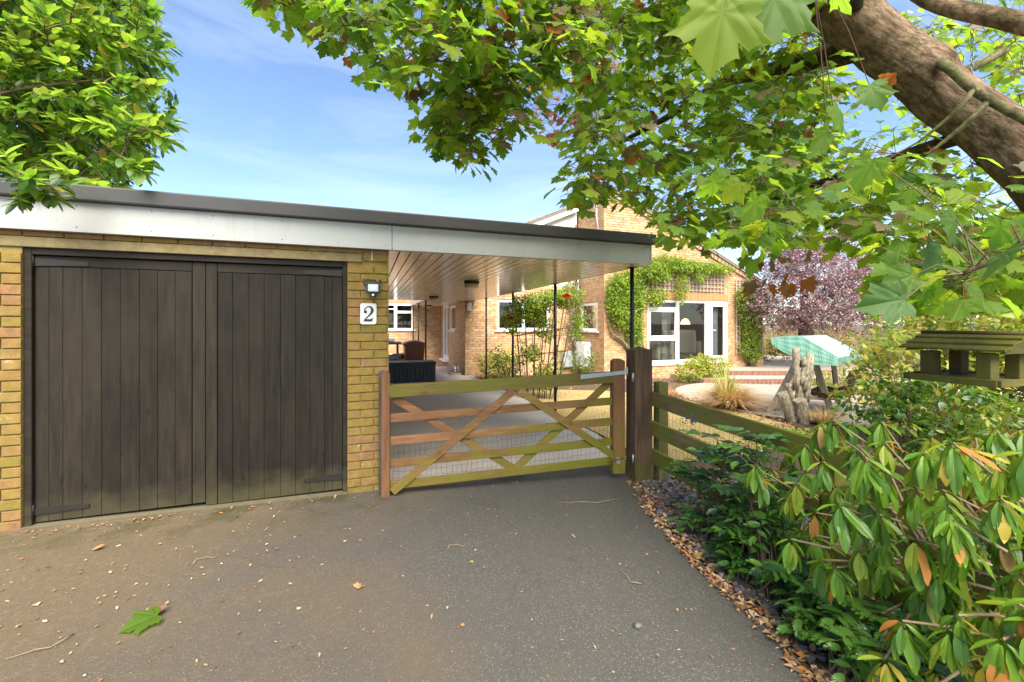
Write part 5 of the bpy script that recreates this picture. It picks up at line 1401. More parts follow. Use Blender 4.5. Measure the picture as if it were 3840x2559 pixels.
ANCH = {
    'syc': '46,255,317 109,242,323 109,241,332 -42,245,314 25,204,293 -31,291,370 73,246,374 -47,293,394 -33,296,380 97,249,371 26,218,295 110,245,331 85,209,335 -31,228,329 -11,216,290 49,218,328 72,210,317 16,211,285 110,229,384 87,240,387 -1,213,293 -64,305,382 -5,253,339 74,242,376 -50,275,346 105,244,364 27,226,331 -30,234,340 -42,300,397 25,221,319 37,233,294 9,277,392 85,236,373 107,233,328 -41,238,311 79,218,341 103,212,328 57,214,316 5,238,349 41,223,316 -53,289,362 91,238,354 72,236,315 70,240,349 -18,275,341 61,261,370 40,199,293 31,251,358 16,255,303 75,233,347 -5,278,311 100,216,325 102,228,337 53,206,289 73,236,326 8,267,328 38,201,283 -39,274,339 43,232,364 -23,230,341 -9,230,334 1,256,320 -15,226,311 67,191,310 41,238,364 -7,286,341 83,243,350 41,208,316 43,268,343 97,204,308 78,192,343 29,212,296 0,229,316 86,201,304 101,207,321 20,240,343 13,266,360 78,224,371 65,209,334 -14,252,314 49,250,328 -12,241,313 16,262,351 34,219,350 15,273,304 32,259,387 9,261,329 49,262,349 2,275,355 -34,286,363 51,215,319 -41,267,330 19,217,320 31,206,277 61,192,287 92,183,285 83,231,359 88,191,288 7,256,363 -55,259,352 -53,273,370 -39,249,321 43,266,350 0,264,378 23,245,291 43,238,349 22,222,341 -1,226,289 51,201,291 44,206,337 42,262,371 20,264,358 -63,305,385 46,204,326 112,233,326 -4,238,339 39,227,332 10,247,294 55,200,312 -51,233,323 95,235,341 86,213,311 14,219,339 -36,253,330 80,203,341 -16,239,342 -21,222,301 106,244,362 53,228,308 103,226,370 -16,272,321 -31,225,323 -24,250,356 97,201,326 17,260,358 54,211,339 53,266,358 -69,294,383 6,251,369 101,203,315 -54,298,389 17,210,267 -22,249,359 -53,261,341 -10,218,335 102,214,354 4,217,300 -11,256,363 103,239,334 -28,262,371 76,245,275 70,236,254 45,235,280 58,229,290 59,255,308 76,222,283 88,228,300 56,231,277 78,272,306 93,272,300 60,251,260 47,240,298 58,245,265 47,269,268 56,288,308 57,251,284 68,263,320 44,241,270 107,276,304 97,233,301 80,273,298 48,258,261 44,264,278 53,240,287 90,268,303 56,243,284 78,278,322 72,231,300 54,292,283 54,249,259 70,257,317 84,243,300 76,247,267 100,268,292 72,269,284 72,224,281 49,270,297 61,243,249 63,288,297 60,263,254 74,266,312 79,224,276 106,272,307 68,286,290 58,280,284 66,265,303 77,230,266 58,271,283 50,288,297 72,233,297 48,238,296 95,267,321 73,269,294 96,240,307 49,255,273 105,278,301 122,257,324 87,222,282 83,269,303 67,272,291 70,282,309 79,247,310 55,298,304 92,281,308 111,262,329 59,252,282 54,296,317 49,284,302 83,282,292 80,218,259 42,260,263 118,260,319 73,253,298 50,260,304 61,284,331 263,178,246 265,183,329 228,262,332 173,211,222 220,190,315 235,215,291 255,277,286 159,229,256 198,200,228 178,193,226 271,218,291 201,190,217 212,225,343 179,226,339 246,276,270 214,262,283 271,179,289 293,204,342 253,211,268 303,212,313 265,202,326 196,210,254 180,201,317 227,288,368 198,276,332 297,247,337 256,238,303 200,286,340 185,210,206 170,281,368 193,192,321 318,244,297 159,270,246 282,266,353 162,277,362 146,257,345 269,244,221 162,296,269 139,236,229 203,271,379 221,231,212 145,234,308 255,175,298 189,237,340 214,200,240 167,276,289 244,275,285 157,257,315 233,237,215 277,248,306 241,182,287 204,286,323 188,263,263 334,227,359 201,257,352 236,177,245 322,215,304 253,213,311 138,254,240 267,196,333 274,217,214 135,233,276 184,249,342 237,261,362 128,219,252 302,199,268 212,293,292 210,241,326 311,219,305 331,232,325 189,194,304 294,203,280 296,208,266 166,226,230 224,246,240 167,277,339 311,261,378 132,219,303 240,270,274 137,218,231 223,217,309 121,226,229 278,226,310 281,258,299 278,195,303 281,205,331 169,283,263 306,257,394 265,201,243 284,238,288 130,209,254 308,244,245 193,210,318 277,185,214 269,205,249 227,207,307 236,230,239 228,260,323 218,266,274 177,199,231 147,254,281 278,217,283 303,245,272 274,257,256 277,260,385 259,171,297 177,218,323 178,237,237 261,188,237 197,233,281 306,247,260 289,254,248 287,202,228 286,257,268 230,196,271 203,262,330 273,220,330 240,181,276 208,198,279 159,216,330 170,195,305 259,261,212 119,213,299 156,288,273 213,232,228 301,211,262 159,250,287 258,198,308 282,218,350 177,261,255 143,252,238 289,232,319 130,218,255 259,237,214 188,206,269 152,209,263 233,206,306 171,303,336 131,233,286 216,190,263 306,227,317 178,199,206 157,230,298 219,276,294 248,244,294 235,221,289 177,295,308 194,257,306 233,224,326 225,188,322 224,183,202 134,240,248 245,221,350 172,275,316 252,264,231 214,200,213 227,247,315 239,287,234 241,202,273 189,297,316 213,252,325 176,197,283 252,194,242 222,235,265 272,194,227 168,214,245 299,207,351 150,207,252 269,213,320 121,234,317 150,214,318 359,235,254 256,194,224 136,214,287 162,255,242 309,231,228 269,225,213 184,223,256 136,260,314 139,234,327 239,257,231 228,220,300 213,279,271 238,188,289 160,233,342 183,267,336 257,249,328 164,279,272 300,251,299 206,191,231 256,396,360 213,373,280 376,409,369 295,393,341 347,313,372 349,382,333 243,403,366 297,454,497 255,343,434 285,455,410 240,430,403 332,309,431 319,361,405 356,384,453 404,342,356 430,347,240 410,368,407 315,388,327 416,370,251 353,302,281 304,286,288 406,333,414 381,394,309 385,435,368 342,444,323 423,383,360 434,322,433 437,411,327 347,272,246 429,294,276 439,354,353 408,375,268 466,312,349 312,281,299 464,314,392 248,471,472 311,427,429 274,394,311 416,298,339 217,305,334 216,366,413 387,313,234 283,402,412 335,364,445 306,424,468 254,439,386 324,328,248 533,365,510 286,330,439 517,341,309 390,303,444 382,421,264 294,294,354 312,358,339 368,401,423 225,322,332 397,371,356 364,323,332 204,333,415 333,393,491 271,346,393 383,410,458 278,300,402 408,294,313 458,390,508 375,259,278 329,379,270 213,319,366 336,348,420 445,319,249 490,390,490 506,373,384 469,355,250 234,424,418 367,260,274 257,324,354 249,365,334 323,449,409 427,409,310 248,435,449 403,331,318 350,296,338 212,314,388 270,340,349 360,287,323 363,263,225 345,382,431 275,342,377 365,346,346 456,402,392 376,427,299 414,387,347 383,327,414 262,421,489 236,304,358 320,398,379 399,283,281 487,321,434 436,398,440 315,297,274 449,342,412 365,304,368 390,352,360 316,285,362 239,412,335 535,356,342 456,301,342 364,399,404 424,415,494 351,362,289 306,296,301 222,370,282 387,319,277 210,349,268 349,311,285 498,394,361 256,374,287 321,313,369 408,411,350 365,331,310 261,364,296 199,380,413 387,339,309 399,308,376 395,324,299 451,325,469 382,284,241 495,386,374 307,396,317 451,297,377 194,327,276 380,284,399 508,347,369 280,354,397 546,362,468 401,291,289 416,348,252 308,456,353 319,308,399 299,277,396 302,369,407 236,427,346 291,380,330 440,349,339 298,295,249 497,377,520 397,376,270 336,409,474 359,307,336 391,432,472 412,274,393 397,333,373 403,353,413 261,394,421 272,313,236 423,298,390 274,472,441 357,442,288 381,330,418 230,365,392 248,394,305 240,324,370 192,328,326 381,395,436 325,356,252 385,391,434 321,275,324 242,297,291 388,427,271 405,354,308 467,305,274 343,366,242 389,372,411 401,431,258 199,376,433 386,295,315 194,338,370 210,344,270 210,333,293 494,375,336 362,305,278 303,350,367 505,357,390 330,306,415 321,313,263 265,376,374 344,326,386 325,342,419 250,459,333 426,305,316 308,307,310 307,311,324 340,384,272 306,394,426 346,379,382 448,327,383 318,316,290 217,355,288 300,322,337 231,441,463 336,412,453 509,338,442 388,372,258 329,283,386 409,371,480 345,212,386 256,279,428 173,176,363 375,239,421 168,269,444 173,191,349 300,230,388 178,205,362 248,261,379 177,289,410 236,289,403 128,231,357 254,268,427 207,182,321 223,165,347 230,169,340 319,214,408 314,194,404 230,222,406 263,165,337 232,193,356 289,243,433 174,201,332 123,190,343 246,275,461 251,176,376 181,184,369 158,181,360 293,264,460 159,213,342 317,218,416 301,234,398 174,213,392 264,167,387 220,282,440 113,175,341 182,225,358 225,194,363 252,285,493 216,170,370 308,231,416 312,242,462 185,274,451 257,187,383 252,199,392 386,236,482 164,229,399 163,252,356 280,198,384 254,161,372 329,229,413 242,217,366 205,297,459 240,236,444 307,187,372 223,238,387 262,270,395 303,227,392 140,208,352 138,203,315 260,189,344 140,272,432 270,219,409 180,281,406 281,211,388 118,239,389 174,313,490 278,231,403 273,188,362 248,286,396 165,263,374 164,201,338 275,214,390 170,314,403 299,229,433 133,224,359 160,168,338 167,183,357 135,168,341 373,232,482 194,216,404 199,193,392 209,169,316 179,203,325 177,297,458 246,159,334 211,219,395 264,236,365 220,221,358 139,209,340 163,237,390 165,317,461 214,214,388 240,196,370 256,238,429 185,206,347 241,210,406 170,174,364 247,263,400 355,251,414 124,201,321 226,287,476 172,252,419 266,217,434 225,220,381 328,243,400 183,228,417 128,248,369 298,232,383 286,235,430 290,200,390 159,236,352 216,215,371 209,295,410 129,246,417 127,225,366 192,178,313 225,264,409 190,210,392 249,235,362 243,268,428 212,169,348 192,261,431 257,222,357 192,312,440 165,278,459 239,269,397 112,217,365 149,203,383 191,235,391 520,169,401 646,228,419 563,357,243 489,290,288 333,217,320 450,258,239 561,302,487 561,317,419 412,187,240 466,284,227 552,356,361 345,211,327 479,170,385 581,190,416 591,235,478 491,375,283 496,180,297 667,281,533 444,288,271 414,282,341 414,308,335 608,260,413 357,253,311 525,207,407 410,205,369 527,187,363 547,315,254 572,202,315 700,305,264 716,271,328 361,232,292 523,179,306 549,179,282 658,245,318 545,197,371 592,287,472 395,211,377 505,373,365 623,243,241 556,216,380 677,238,441 648,316,278 358,202,202 746,262,316 587,322,352 496,202,216 468,232,323 712,266,457 612,348,539 723,246,457 555,186,329 438,275,435 594,252,405 307,221,280 666,230,216 574,307,412 517,249,277 393,226,253 385,235,380 704,258,440 388,208,242 476,224,237 444,178,235 602,219,244 679,292,292 517,371,306 561,221,328 769,252,201 622,322,241 544,282,481 575,280,362 541,206,200 592,199,380 590,239,198 536,209,234 396,184,192 412,317,234 471,265,252 588,237,302 662,260,217 520,305,282 550,265,261 605,303,466 612,222,437 467,311,366 532,378,384 774,258,556 651,313,502 433,337,318 456,196,372 583,267,427 434,249,306 482,174,367 532,276,373 594,299,414 595,224,415 471,400,285 601,321,249 642,221,360 495,233,422 540,311,413 692,296,220 485,324,330 540,212,429 674,314,466 365,207,248 798,283,214 590,361,270 402,344,250 505,269,459 626,327,507 623,257,472 689,325,228 600,214,470 309,230,239 659,249,324 730,247,243 555,255,334 552,239,367 695,259,413 511,198,228 570,267,367 504,340,276 459,269,308 475,238,395 508,170,209 382,296,230 586,266,324 764,268,518 527,337,376 434,311,394 540,257,286 455,360,278 273,223,220 500,218,289 646,298,370 365,267,291 447,268,261 644,332,495 458,182,213 687,224,306 668,325,420 521,171,193 425,215,259 492,175,241 547,350,322 788,253,468 457,218,353 333,235,348 698,229,385 738,280,228 526,217,221 675,316,461 490,334,431 419,203,374 628,227,439 604,227,348 508,239,285 469,198,340 677,248,360 816,279,342 498,334,243 431,209,285 665,237,392 560,309,240 395,233,277 796,270,525 665,334,542 362,257,271 690,246,232 711,322,541 334,207,260 448,281,336 536,319,314 543,250,314 661,218,391 633,220,318 640,313,470 423,175,308 459,251,326 661,222,270 548,184,262 413,193,367 561,344,406 542,193,232 638,243,428 533,268,436 372,247,238 537,193,282 560,290,423 574,370,537 470,294,407 605,316,512 465,197,389 469,214,258 321,118,176 234,110,182 257,101,201 249,128,221 284,170,200 201,176,202 252,161,222 333,110,192 255,145,208 212,177,199 297,163,207 322,116,187 288,96,169 360,130,200 209,132,212 317,163,185 289,165,240 223,184,211 211,172,226 335,139,207 300,154,221 265,133,223 262,153,193 290,142,191 301,139,186 243,121,196 302,144,212 332,132,186 208,174,203 214,160,215 250,169,218 393,128,185 283,121,179 326,156,248 286,150,226 233,110,174 175,161,194 232,191,232 244,178,215 233,112,188 331,125,187 276,140,176 274,131,173 289,107,182 239,190,196 297,162,220 246,108,198 186,148,187 208,178,212 302,106,183 266,107,182 226,118,222 293,110,192 276,138,215 234,131,197 212,156,210 267,150,220 261,161,210 281,148,195 328,133,198 340,146,234 258,120,210 239,149,198 214,181,229 174,139,198 297,157,235 273,127,166 295,123,180 218,106,161 322,110,182 248,87,172 279,110,178 265,119,170 311,116,167 217,109,172 263,91,168 223,106,170 276,95,172 329,114,159 258,95,178 276,120,163 248,88,177 298,98,176 206,87,160 297,106,159 222,97,162',
    'red': '244,422,382 251,438,406 274,445,404 219,389,453 272,441,499 254,450,493 227,402,446 235,424,406 266,442,465 208,425,452 186,389,373 179,395,446 208,456,429 202,427,366 247,393,429 186,443,383 271,431,434 192,483,492 256,400,471 214,415,360 240,438,471 211,449,416 203,404,415 212,396,372 170,414,378 218,379,387 213,459,375 270,445,441 214,474,380 212,382,373 193,429,403 245,403,400 241,428,387 210,400,455 166,399,394 220,382,385 230,461,384 210,391,362 224,391,409 210,442,473',
    'lau': '-286,574,401 -363,602,406 -243,473,455 -344,576,473 -364,628,536 -266,506,299 -411,639,570 -383,576,523 -284,497,494 -259,494,470 -383,625,443 -307,586,367 -419,626,549 -331,602,466 -370,605,441 -228,464,476 -216,482,367 -253,578,436 -311,513,365 -375,559,367 -307,518,440 -289,564,303 -171,404,394 -292,459,293 -271,568,300 -329,597,523 -338,539,523 -281,517,512 -284,503,356 -340,594,338 -270,442,348 -302,553,544 -308,533,299 -330,522,333 -267,501,341 -261,484,487 -359,547,404 -271,436,381 -349,586,297 -309,567,477 -226,495,330 -250,561,513 -369,584,376 -409,641,587 -355,540,340 -336,578,480 -248,432,423 -398,602,449 -317,601,313 -221,505,397 -221,447,342 -279,521,415 -302,548,414 -383,643,558 -276,577,500 -218,464,420 -306,489,485 -218,425,262 -253,473,275 -386,578,305 -264,579,419 -337,565,541 -271,461,442 -397,611,404 -404,621,524 -290,473,353 -195,423,345 -282,479,340 -284,443,376 -334,508,471 -224,485,301 -293,608,359 -389,628,389 -278,579,567 -197,416,337 -367,562,534 -307,589,551 -314,549,505 -290,477,437 -213,454,466 -375,586,379 -242,428,424 -176,412,338 -233,456,302 -353,627,471 -317,573,364 -320,530,410 -274,464,434 -324,511,274 -240,504,410 -303,534,523 -347,569,310 -336,556,328 -289,565,365 -369,595,331 -217,455,324 -199,461,434 -232,470,462 -262,489,501 -297,561,312 -253,576,526 -357,577,486 -358,584,555 -305,464,335 -277,508,301 -395,634,336 -295,481,481 -233,446,308 -316,494,425 -296,505,333 -286,595,404 -259,494,281 -247,461,439 -364,620,346 -275,492,421 -331,624,468 -262,527,447 -257,461,273 -225,485,445 -340,513,443 -279,458,338 -325,544,397 -247,470,452 -209,441,266 -430,660,344 -316,551,296 -177,405,446 -193,426,371 -211,446,480 -247,513,346 -243,469,359 -280,477,350 -250,534,310 -357,565,469 -240,427,376 -259,450,391 -230,462,330 -281,539,358 -254,473,435 -308,518,396 -405,650,586 -362,618,336 -308,487,445 -390,581,488 -256,519,489 -282,555,365 -207,434,453 -270,554,440 -270,555,354 -321,566,317 -272,493,314 -375,637,427 -287,458,407 -259,512,408 -322,551,447 -297,469,372 -276,506,396 -286,480,311 -268,496,283 -301,530,360 -214,454,292 -282,516,407 -241,472,451 -307,501,400 -337,563,302 -336,565,523 -221,425,343 -277,532,337 -246,490,426 -361,593,359 -258,480,381 -310,584,489 -226,541,405 -332,533,282 -209,469,496 -401,599,471 -234,522,494 -236,531,351 -263,479,442 -299,564,478 -293,478,348 -296,594,336 -258,454,277 -293,508,444 -378,573,450 -286,597,465 -292,584,373 -310,530,338 -351,583,381 -432,653,390 -357,537,291 -210,490,426 -233,461,421 -211,418,388 -354,589,323 -365,569,413 -409,648,360 -251,496,327 -380,622,394 -296,613,559 -193,444,334 -383,607,539 -243,454,266 -355,609,503 -242,508,348 -277,456,386 -255,521,383 -235,529,513 -377,582,484 -254,467,295 -286,490,411 -247,494,433 -253,539,531 -282,513,420 -374,593,527 -280,472,428 -277,540,365 -357,535,410 -330,524,337 -205,452,379 -211,473,491 -328,563,520 -191,440,472 -231,460,331 -371,628,310 -370,634,394 -306,605,473 -318,604,397 -301,456,439 -354,585,301 -304,521,374 -339,616,493 -256,533,529 -181,425,390 -346,524,382 -272,509,354 -244,461,371 -384,634,400 -348,538,508 -278,449,337 -277,597,576 -293,500,432 -313,485,406 -417,627,448 -206,433,356 -291,520,460 -225,509,484 -243,437,372 -273,488,303 -344,522,277 -342,516,451 -276,456,444 -174,423,372 -337,564,414 -276,512,333 -239,526,368 -325,501,422 -216,439,329 -363,543,501 -272,451,261 -233,452,413 -232,502,324 -302,548,514 -276,576,331 -275,592,536 -365,560,475 -263,536,381 -205,419,377 -353,585,406 -347,606,427 -257,498,400 -423,653,491 -304,558,431 -300,486,391 -317,586,433 -291,610,496 -239,451,393 -388,580,454 -324,534,492 -351,547,473 -268,550,467 -356,600,535 -288,567,388 -246,451,460 -229,426,325 -258,532,309 -244,553,434 -406,609,421 -333,583,552 -241,540,549 -225,523,468 -317,607,482 -393,604,519 -278,584,448 -278,444,407 -240,527,467 -264,478,371 -345,536,326 -257,438,350 -228,475,423 -358,589,551 -256,509,328 -229,511,432 -231,500,449 -371,634,583 -184,406,298 -253,582,553 -342,588,563 -315,473,299 -197,430,461 -278,560,398 -401,625,423 -253,546,332 -231,501,400 -236,454,303 -292,482,304 -377,569,410 -260,513,375 -352,544,436 -216,525,421 -278,551,391 -312,483,433 -347,613,502 -392,603,549 -328,499,480 -317,551,414 -221,461,285 -259,462,397 -246,464,299 -332,524,493 -313,486,273 -353,628,426 -265,595,497 -251,480,313 -318,620,390 -190,420,341 -293,601,558 -375,579,392 -204,433,290 -405,649,600 -333,604,416 -362,577,466 -303,515,338 -260,495,381 -339,561,402 -323,524,477 -278,530,326 -235,429,364 -338,567,349 -414,634,334 -212,469,328 -318,522,426 -392,594,505 -198,439,463 -329,536,323 -353,588,398 -307,583,410 -271,507,364 -320,601,412 -330,513,423 -282,539,343 -261,492,326 -255,508,336 -255,534,541 -209,431,323 -309,568,391 -275,443,324 -314,557,535 -227,444,451 -314,533,450 -220,420,389 -318,484,296 -184,433,386 -248,468,472 -227,433,388 -310,611,525 -311,497,457 -264,569,333 -340,551,434 -314,581,315 -344,629,562 -287,600,378 -249,519,389 -281,543,532 -301,463,287 -281,464,317 -400,639,453 -415,620,525 -263,518,322 -285,502,314 -353,546,518 -401,607,436 -305,512,351 -347,561,522 -241,481,375 -409,631,534 -268,462,348 -397,647,583 -284,466,384 -284,504,282 -389,580,439 -338,573,545 -355,629,337 -294,568,359 -400,610,405 -262,558,407 -210,452,306 -299,459,403 -276,511,484 -289,494,367 -411,637,589 -255,441,331 -381,582,410 -246,575,510 -294,556,530 -247,529,331 -307,520,483 -248,482,492 -264,588,419 -317,492,376 -292,571,308 -361,581,336 -221,439,280 -194,408,283 -268,509,397 -321,542,509 -182,406,298 -317,602,488 -212,459,405 -320,480,385 -241,510,403 -314,482,452 -322,508,475 -248,436,357 -245,429,323 -266,447,401 -360,548,363 -417,629,377 -247,483,411 -437,661,527 -260,576,535 -351,526,465 -383,607,348 -254,538,391 -208,413,255 -329,582,427 -355,555,420 -264,511,332 -250,559,411 -198,443,392 -304,538,412 -209,420,269 -332,519,451 -274,467,476 -311,500,373 -247,546,557 -277,475,312 -184,430,432 -243,555,383 -346,615,327 -273,593,362 -300,471,299 -249,494,448 -267,493,303 -310,492,311 -272,552,303 -303,573,375 -373,587,292 -353,615,332 -264,459,386 -224,529,367 -396,639,380 -188,420,370 -255,502,504 -332,583,313 -374,581,409 -272,444,341 -289,597,422 -179,411,399 -285,565,381 -184,417,296 -158,379,289 -170,418,304 -177,406,289 -181,402,274 -182,421,298 -168,379,280 -175,407,290 -177,408,288 -169,386,266 -166,382,263 -164,398,300 -154,377,287 -179,423,315 -201,338,231 -206,354,233 -206,351,231 -207,347,234 -200,341,231',
    'rho': '192,74,36 212,86,94 260,88,82 268,131,19 256,134,29 210,171,57 205,69,43 233,93,94 207,89,55 220,108,32 271,172,55 193,67,105 216,72,81 267,180,44 261,188,26 210,77,25 252,111,23 244,109,86 225,178,59 214,83,75 177,111,73 186,123,85 245,128,21 226,103,29 189,105,16 271,108,58 240,152,56 250,150,91 201,92,51 221,120,65 262,171,76 197,77,48 245,90,52 255,102,5 261,145,57 218,153,67 195,88,85 219,83,52 266,108,17 182,105,93 180,80,85 210,75,86 190,68,58 222,95,33 197,131,36 204,136,97 221,79,75 190,80,81 192,73,99 223,132,86 203,67,69 199,167,68 239,89,14 202,68,30 255,154,54 262,123,35 241,96,53 238,92,4 251,86,100 273,164,4 228,95,62 205,85,100 270,165,61 200,128,101 257,85,43 243,95,18 202,70,45 182,62,65 266,132,50 257,188,54 180,88,70 178,81,26 212,78,70 196,108,4 216,118,101 252,136,3 259,98,77 264,196,61 176,95,24 268,95,17 241,127,73 207,113,21 214,145,49 202,72,38 177,78,46 225,80,57 239,108,50 227,80,64 198,108,58 198,91,17 237,101,82 211,122,76 194,106,87 232,78,68 266,102,90 205,111,95 249,94,33 185,70,91 189,104,70 238,106,6 194,114,51 223,103,65 246,113,51 265,100,41 179,77,51 196,112,72 213,90,42 213,116,41 209,98,41 183,135,46 231,128,24 220,144,33 232,163,77 210,78,75 216,123,35 208,74,60 176,66,52 209,156,53 198,143,67 232,80,71 180,86,101 227,87,104 212,124,52 188,119,41 275,112,90 178,91,40 211,71,71 179,78,81 271,153,17 195,84,70 226,97,17 222,106,14 176,77,107 204,100,80 227,162,30 203,95,101 230,81,105 268,110,23 266,104,24 256,171,38 248,194,38 261,137,73 181,61,60 205,139,42',
    'mah': '206,194,73 225,256,26 239,205,59 249,232,34 236,252,29 232,227,43 231,221,28 216,208,60 229,197,68 249,255,23 224,186,49 216,193,55 234,226,62 221,198,35 200,187,42 228,214,-4 209,178,32 223,187,19 223,186,16 222,200,15 207,196,21 217,195,2 199,181,24 220,213,21 218,210,10 196,183,31 214,180,14 223,190,35 220,202,18 216,184,18 221,182,15 160,109,15 188,148,15 172,127,15 186,132,17 171,119,10 199,138,5 168,118,8 189,125,3 193,129,2 177,107,14 209,158,8 177,121,15 157,100,17 170,110,10 161,111,12 159,108,15 191,124,1 199,136,2 200,156,11 170,99,15 183,135,13 186,120,3 184,149,13 167,123,15 195,139,8 186,115,8 198,142,0 190,131,3 191,113,1 192,142,10 215,180,8 218,223,4 217,195,0 218,189,1 205,182,1 242,240,0 207,190,1 225,201,7 197,175,5 258,243,-1 221,183,5 235,225,4 236,237,5 216,195,10 198,167,2 212,206,9',
}
CROWN_N = 1500
# ------------------------------------------------------------------ vegetation
def dec(s): return [Vector([int(v) / 100 for v in p.split(',')]) for p in s.split()]
def rv(): 
    while True:
        v = Vector((U(-1, 1), U(-1, 1), U(-1, 1)))
        if .05 < v.length < 1: return v.normalized()

# ---- the maple that leans over the drive
MG = [leaf_mat('maple_leaf_green', (.10, .19, .02), (.37, .60, .04), .58, .56, vein=(0, 42, -42, 84, -84)),
      leaf_mat('maple_leaf_deep', (.08, .155, .02), (.28, .50, .02), .55, .54, vein=(0, 42, -42, 84, -84)),
      leaf_mat('maple_leaf_bright', (.18, .26, .02), (.56, .70, .04), .58, .6, vein=(0, 42, -42, 84, -84)),
      leaf_mat('maple_leaf_bluish', (.055, .125, .024), (.16, .34, .025), .55, .42, vein=(0, 42, -42, 84, -84)),
      leaf_mat('maple_leaf_orange', (.32, .10, .02), (.50, .18, .03), .55, .4, vein=(0, 42, -42, 84, -84)),
      leaf_mat('maple_leaf_red', (.22, .055, .045), (.42, .10, .07), .5, .4, vein=(0, 42, -42, 84, -84)),
      leaf_mat('maple_leaf_bronze', (.13, .10, .05), (.30, .20, .06), .5, .4, vein=(0, 42, -42, 84, -84))]
MP = [maple_leaf(.10, .10, .0), maple_leaf(.26, -.08, .12), maple_leaf(.18, .22, -.15, .92), maple_leaf(.38, .05, .22, 1.05), maple_leaf(.05, -.16, -.1)]
maple = thing('maple_tree', 'leaning maple tree with thick bare trunk and big lobed leaves arching over the drive', 'tree', (4.75, .45, gz(4.75)))
trunk_pts = [(4.75, .45, -.25), (4.55, .58, .35), (4.2, .82, 1.1), (3.80, 1.05, 1.80), (3.47, 1.22, 2.32), (3.10, 1.45, 2.80), (2.74, 1.66, 3.24), (2.42, 1.80, 3.70), (2.05, 1.86, 4.4), (1.75, 1.80, 5.3)]
trunk_r = [.30, .225, .185, .165, .155, .152, .158, .138, .11, .07]
def smooth_path(pts, n):
    out = []
    L = [Vector(p) for p in pts]
    for i in range(len(L) - 1):
        p0, p1, p2, p3 = L[max(i - 1, 0)], L[i], L[i + 1], L[min(i + 2, len(L) - 1)]
        for k in range(n):
            t = k / n
            out.append(.5 * (2 * p1 + (p2 - p0) * t + (2 * p0 - 5 * p1 + 4 * p2 - p3) * t * t + (3 * p1 - p0 - 3 * p2 + p3) * t ** 3))
    out.append(L[-1]); return out
def rough_tube(pts, radii, n_sub, sides, amp, mat_, name, parent, seed=0, knots=()):
    P = smooth_path(pts, n_sub); rr = []
    for i in range(len(P)):
        f = i / n_sub; k = min(int(f), len(radii) - 2); rr.append(radii[k] + (radii[k + 1] - radii[k]) * (f - k))
    q = MB(); q.tube(P, rr, sides)
    r2 = random.Random(seed); ph = [r2.uniform(0, 6.28) for _ in range(6)]
    for i in range(len(P)):
        for k in range(sides):
            v = Vector(q.v[i * sides + k]); d = v - P[i]; a = 6.283 * k / sides; kn = 0.0
            for (kp, kr, ka) in knots:
                u_ = (v - Vector(kp)).length / kr
                if u_ < 1.6: kn += ka * (math.exp(-u_ * u_ * 2.2) - .55 * math.exp(-u_ * u_ * 14)) 
            s_ = 1 + amp * (.5 * math.sin(3 * a + ph[0] + i * .21) + .35 * math.sin(5 * a + ph[1] - i * .33) + .4 * math.sin(i * .55 + ph[2] + a))
            s_ += kn
            if knots: s_ += .016 * math.sin(k * 2.1 + i * .35 + ph[3]) + .012 * math.sin(k * 3.3 - i * 1.7 + ph[4]) + .010 * math.sin(i * 2.3 + k * 1.1)
            q.v[i * sides + k] = tuple(P[i] + d * s_)
    return q.build(name, mat_, parent, norm=False)
trunk_pts = [(x, y, z + .05 * min(1, max(0, z))) for x, y, z in trunk_pts]
trunk_r = [r_ * .88 for r_ in trunk_r]
rough_tube(trunk_pts, trunk_r, 16, 48, .06, M['bark'], 'trunk', maple, 3, knots=(((3.28, 1.17, 2.52), .10, .30), ((2.99, 1.33, 2.93), .13, .38), ((2.62, 1.58, 3.25), .15, .30), ((2.72, 1.52, 3.40), .10, .3), ((3.55, 1.05, 2.15), .12, .25), ((2.40, 1.62, 3.6), .12, .35)))
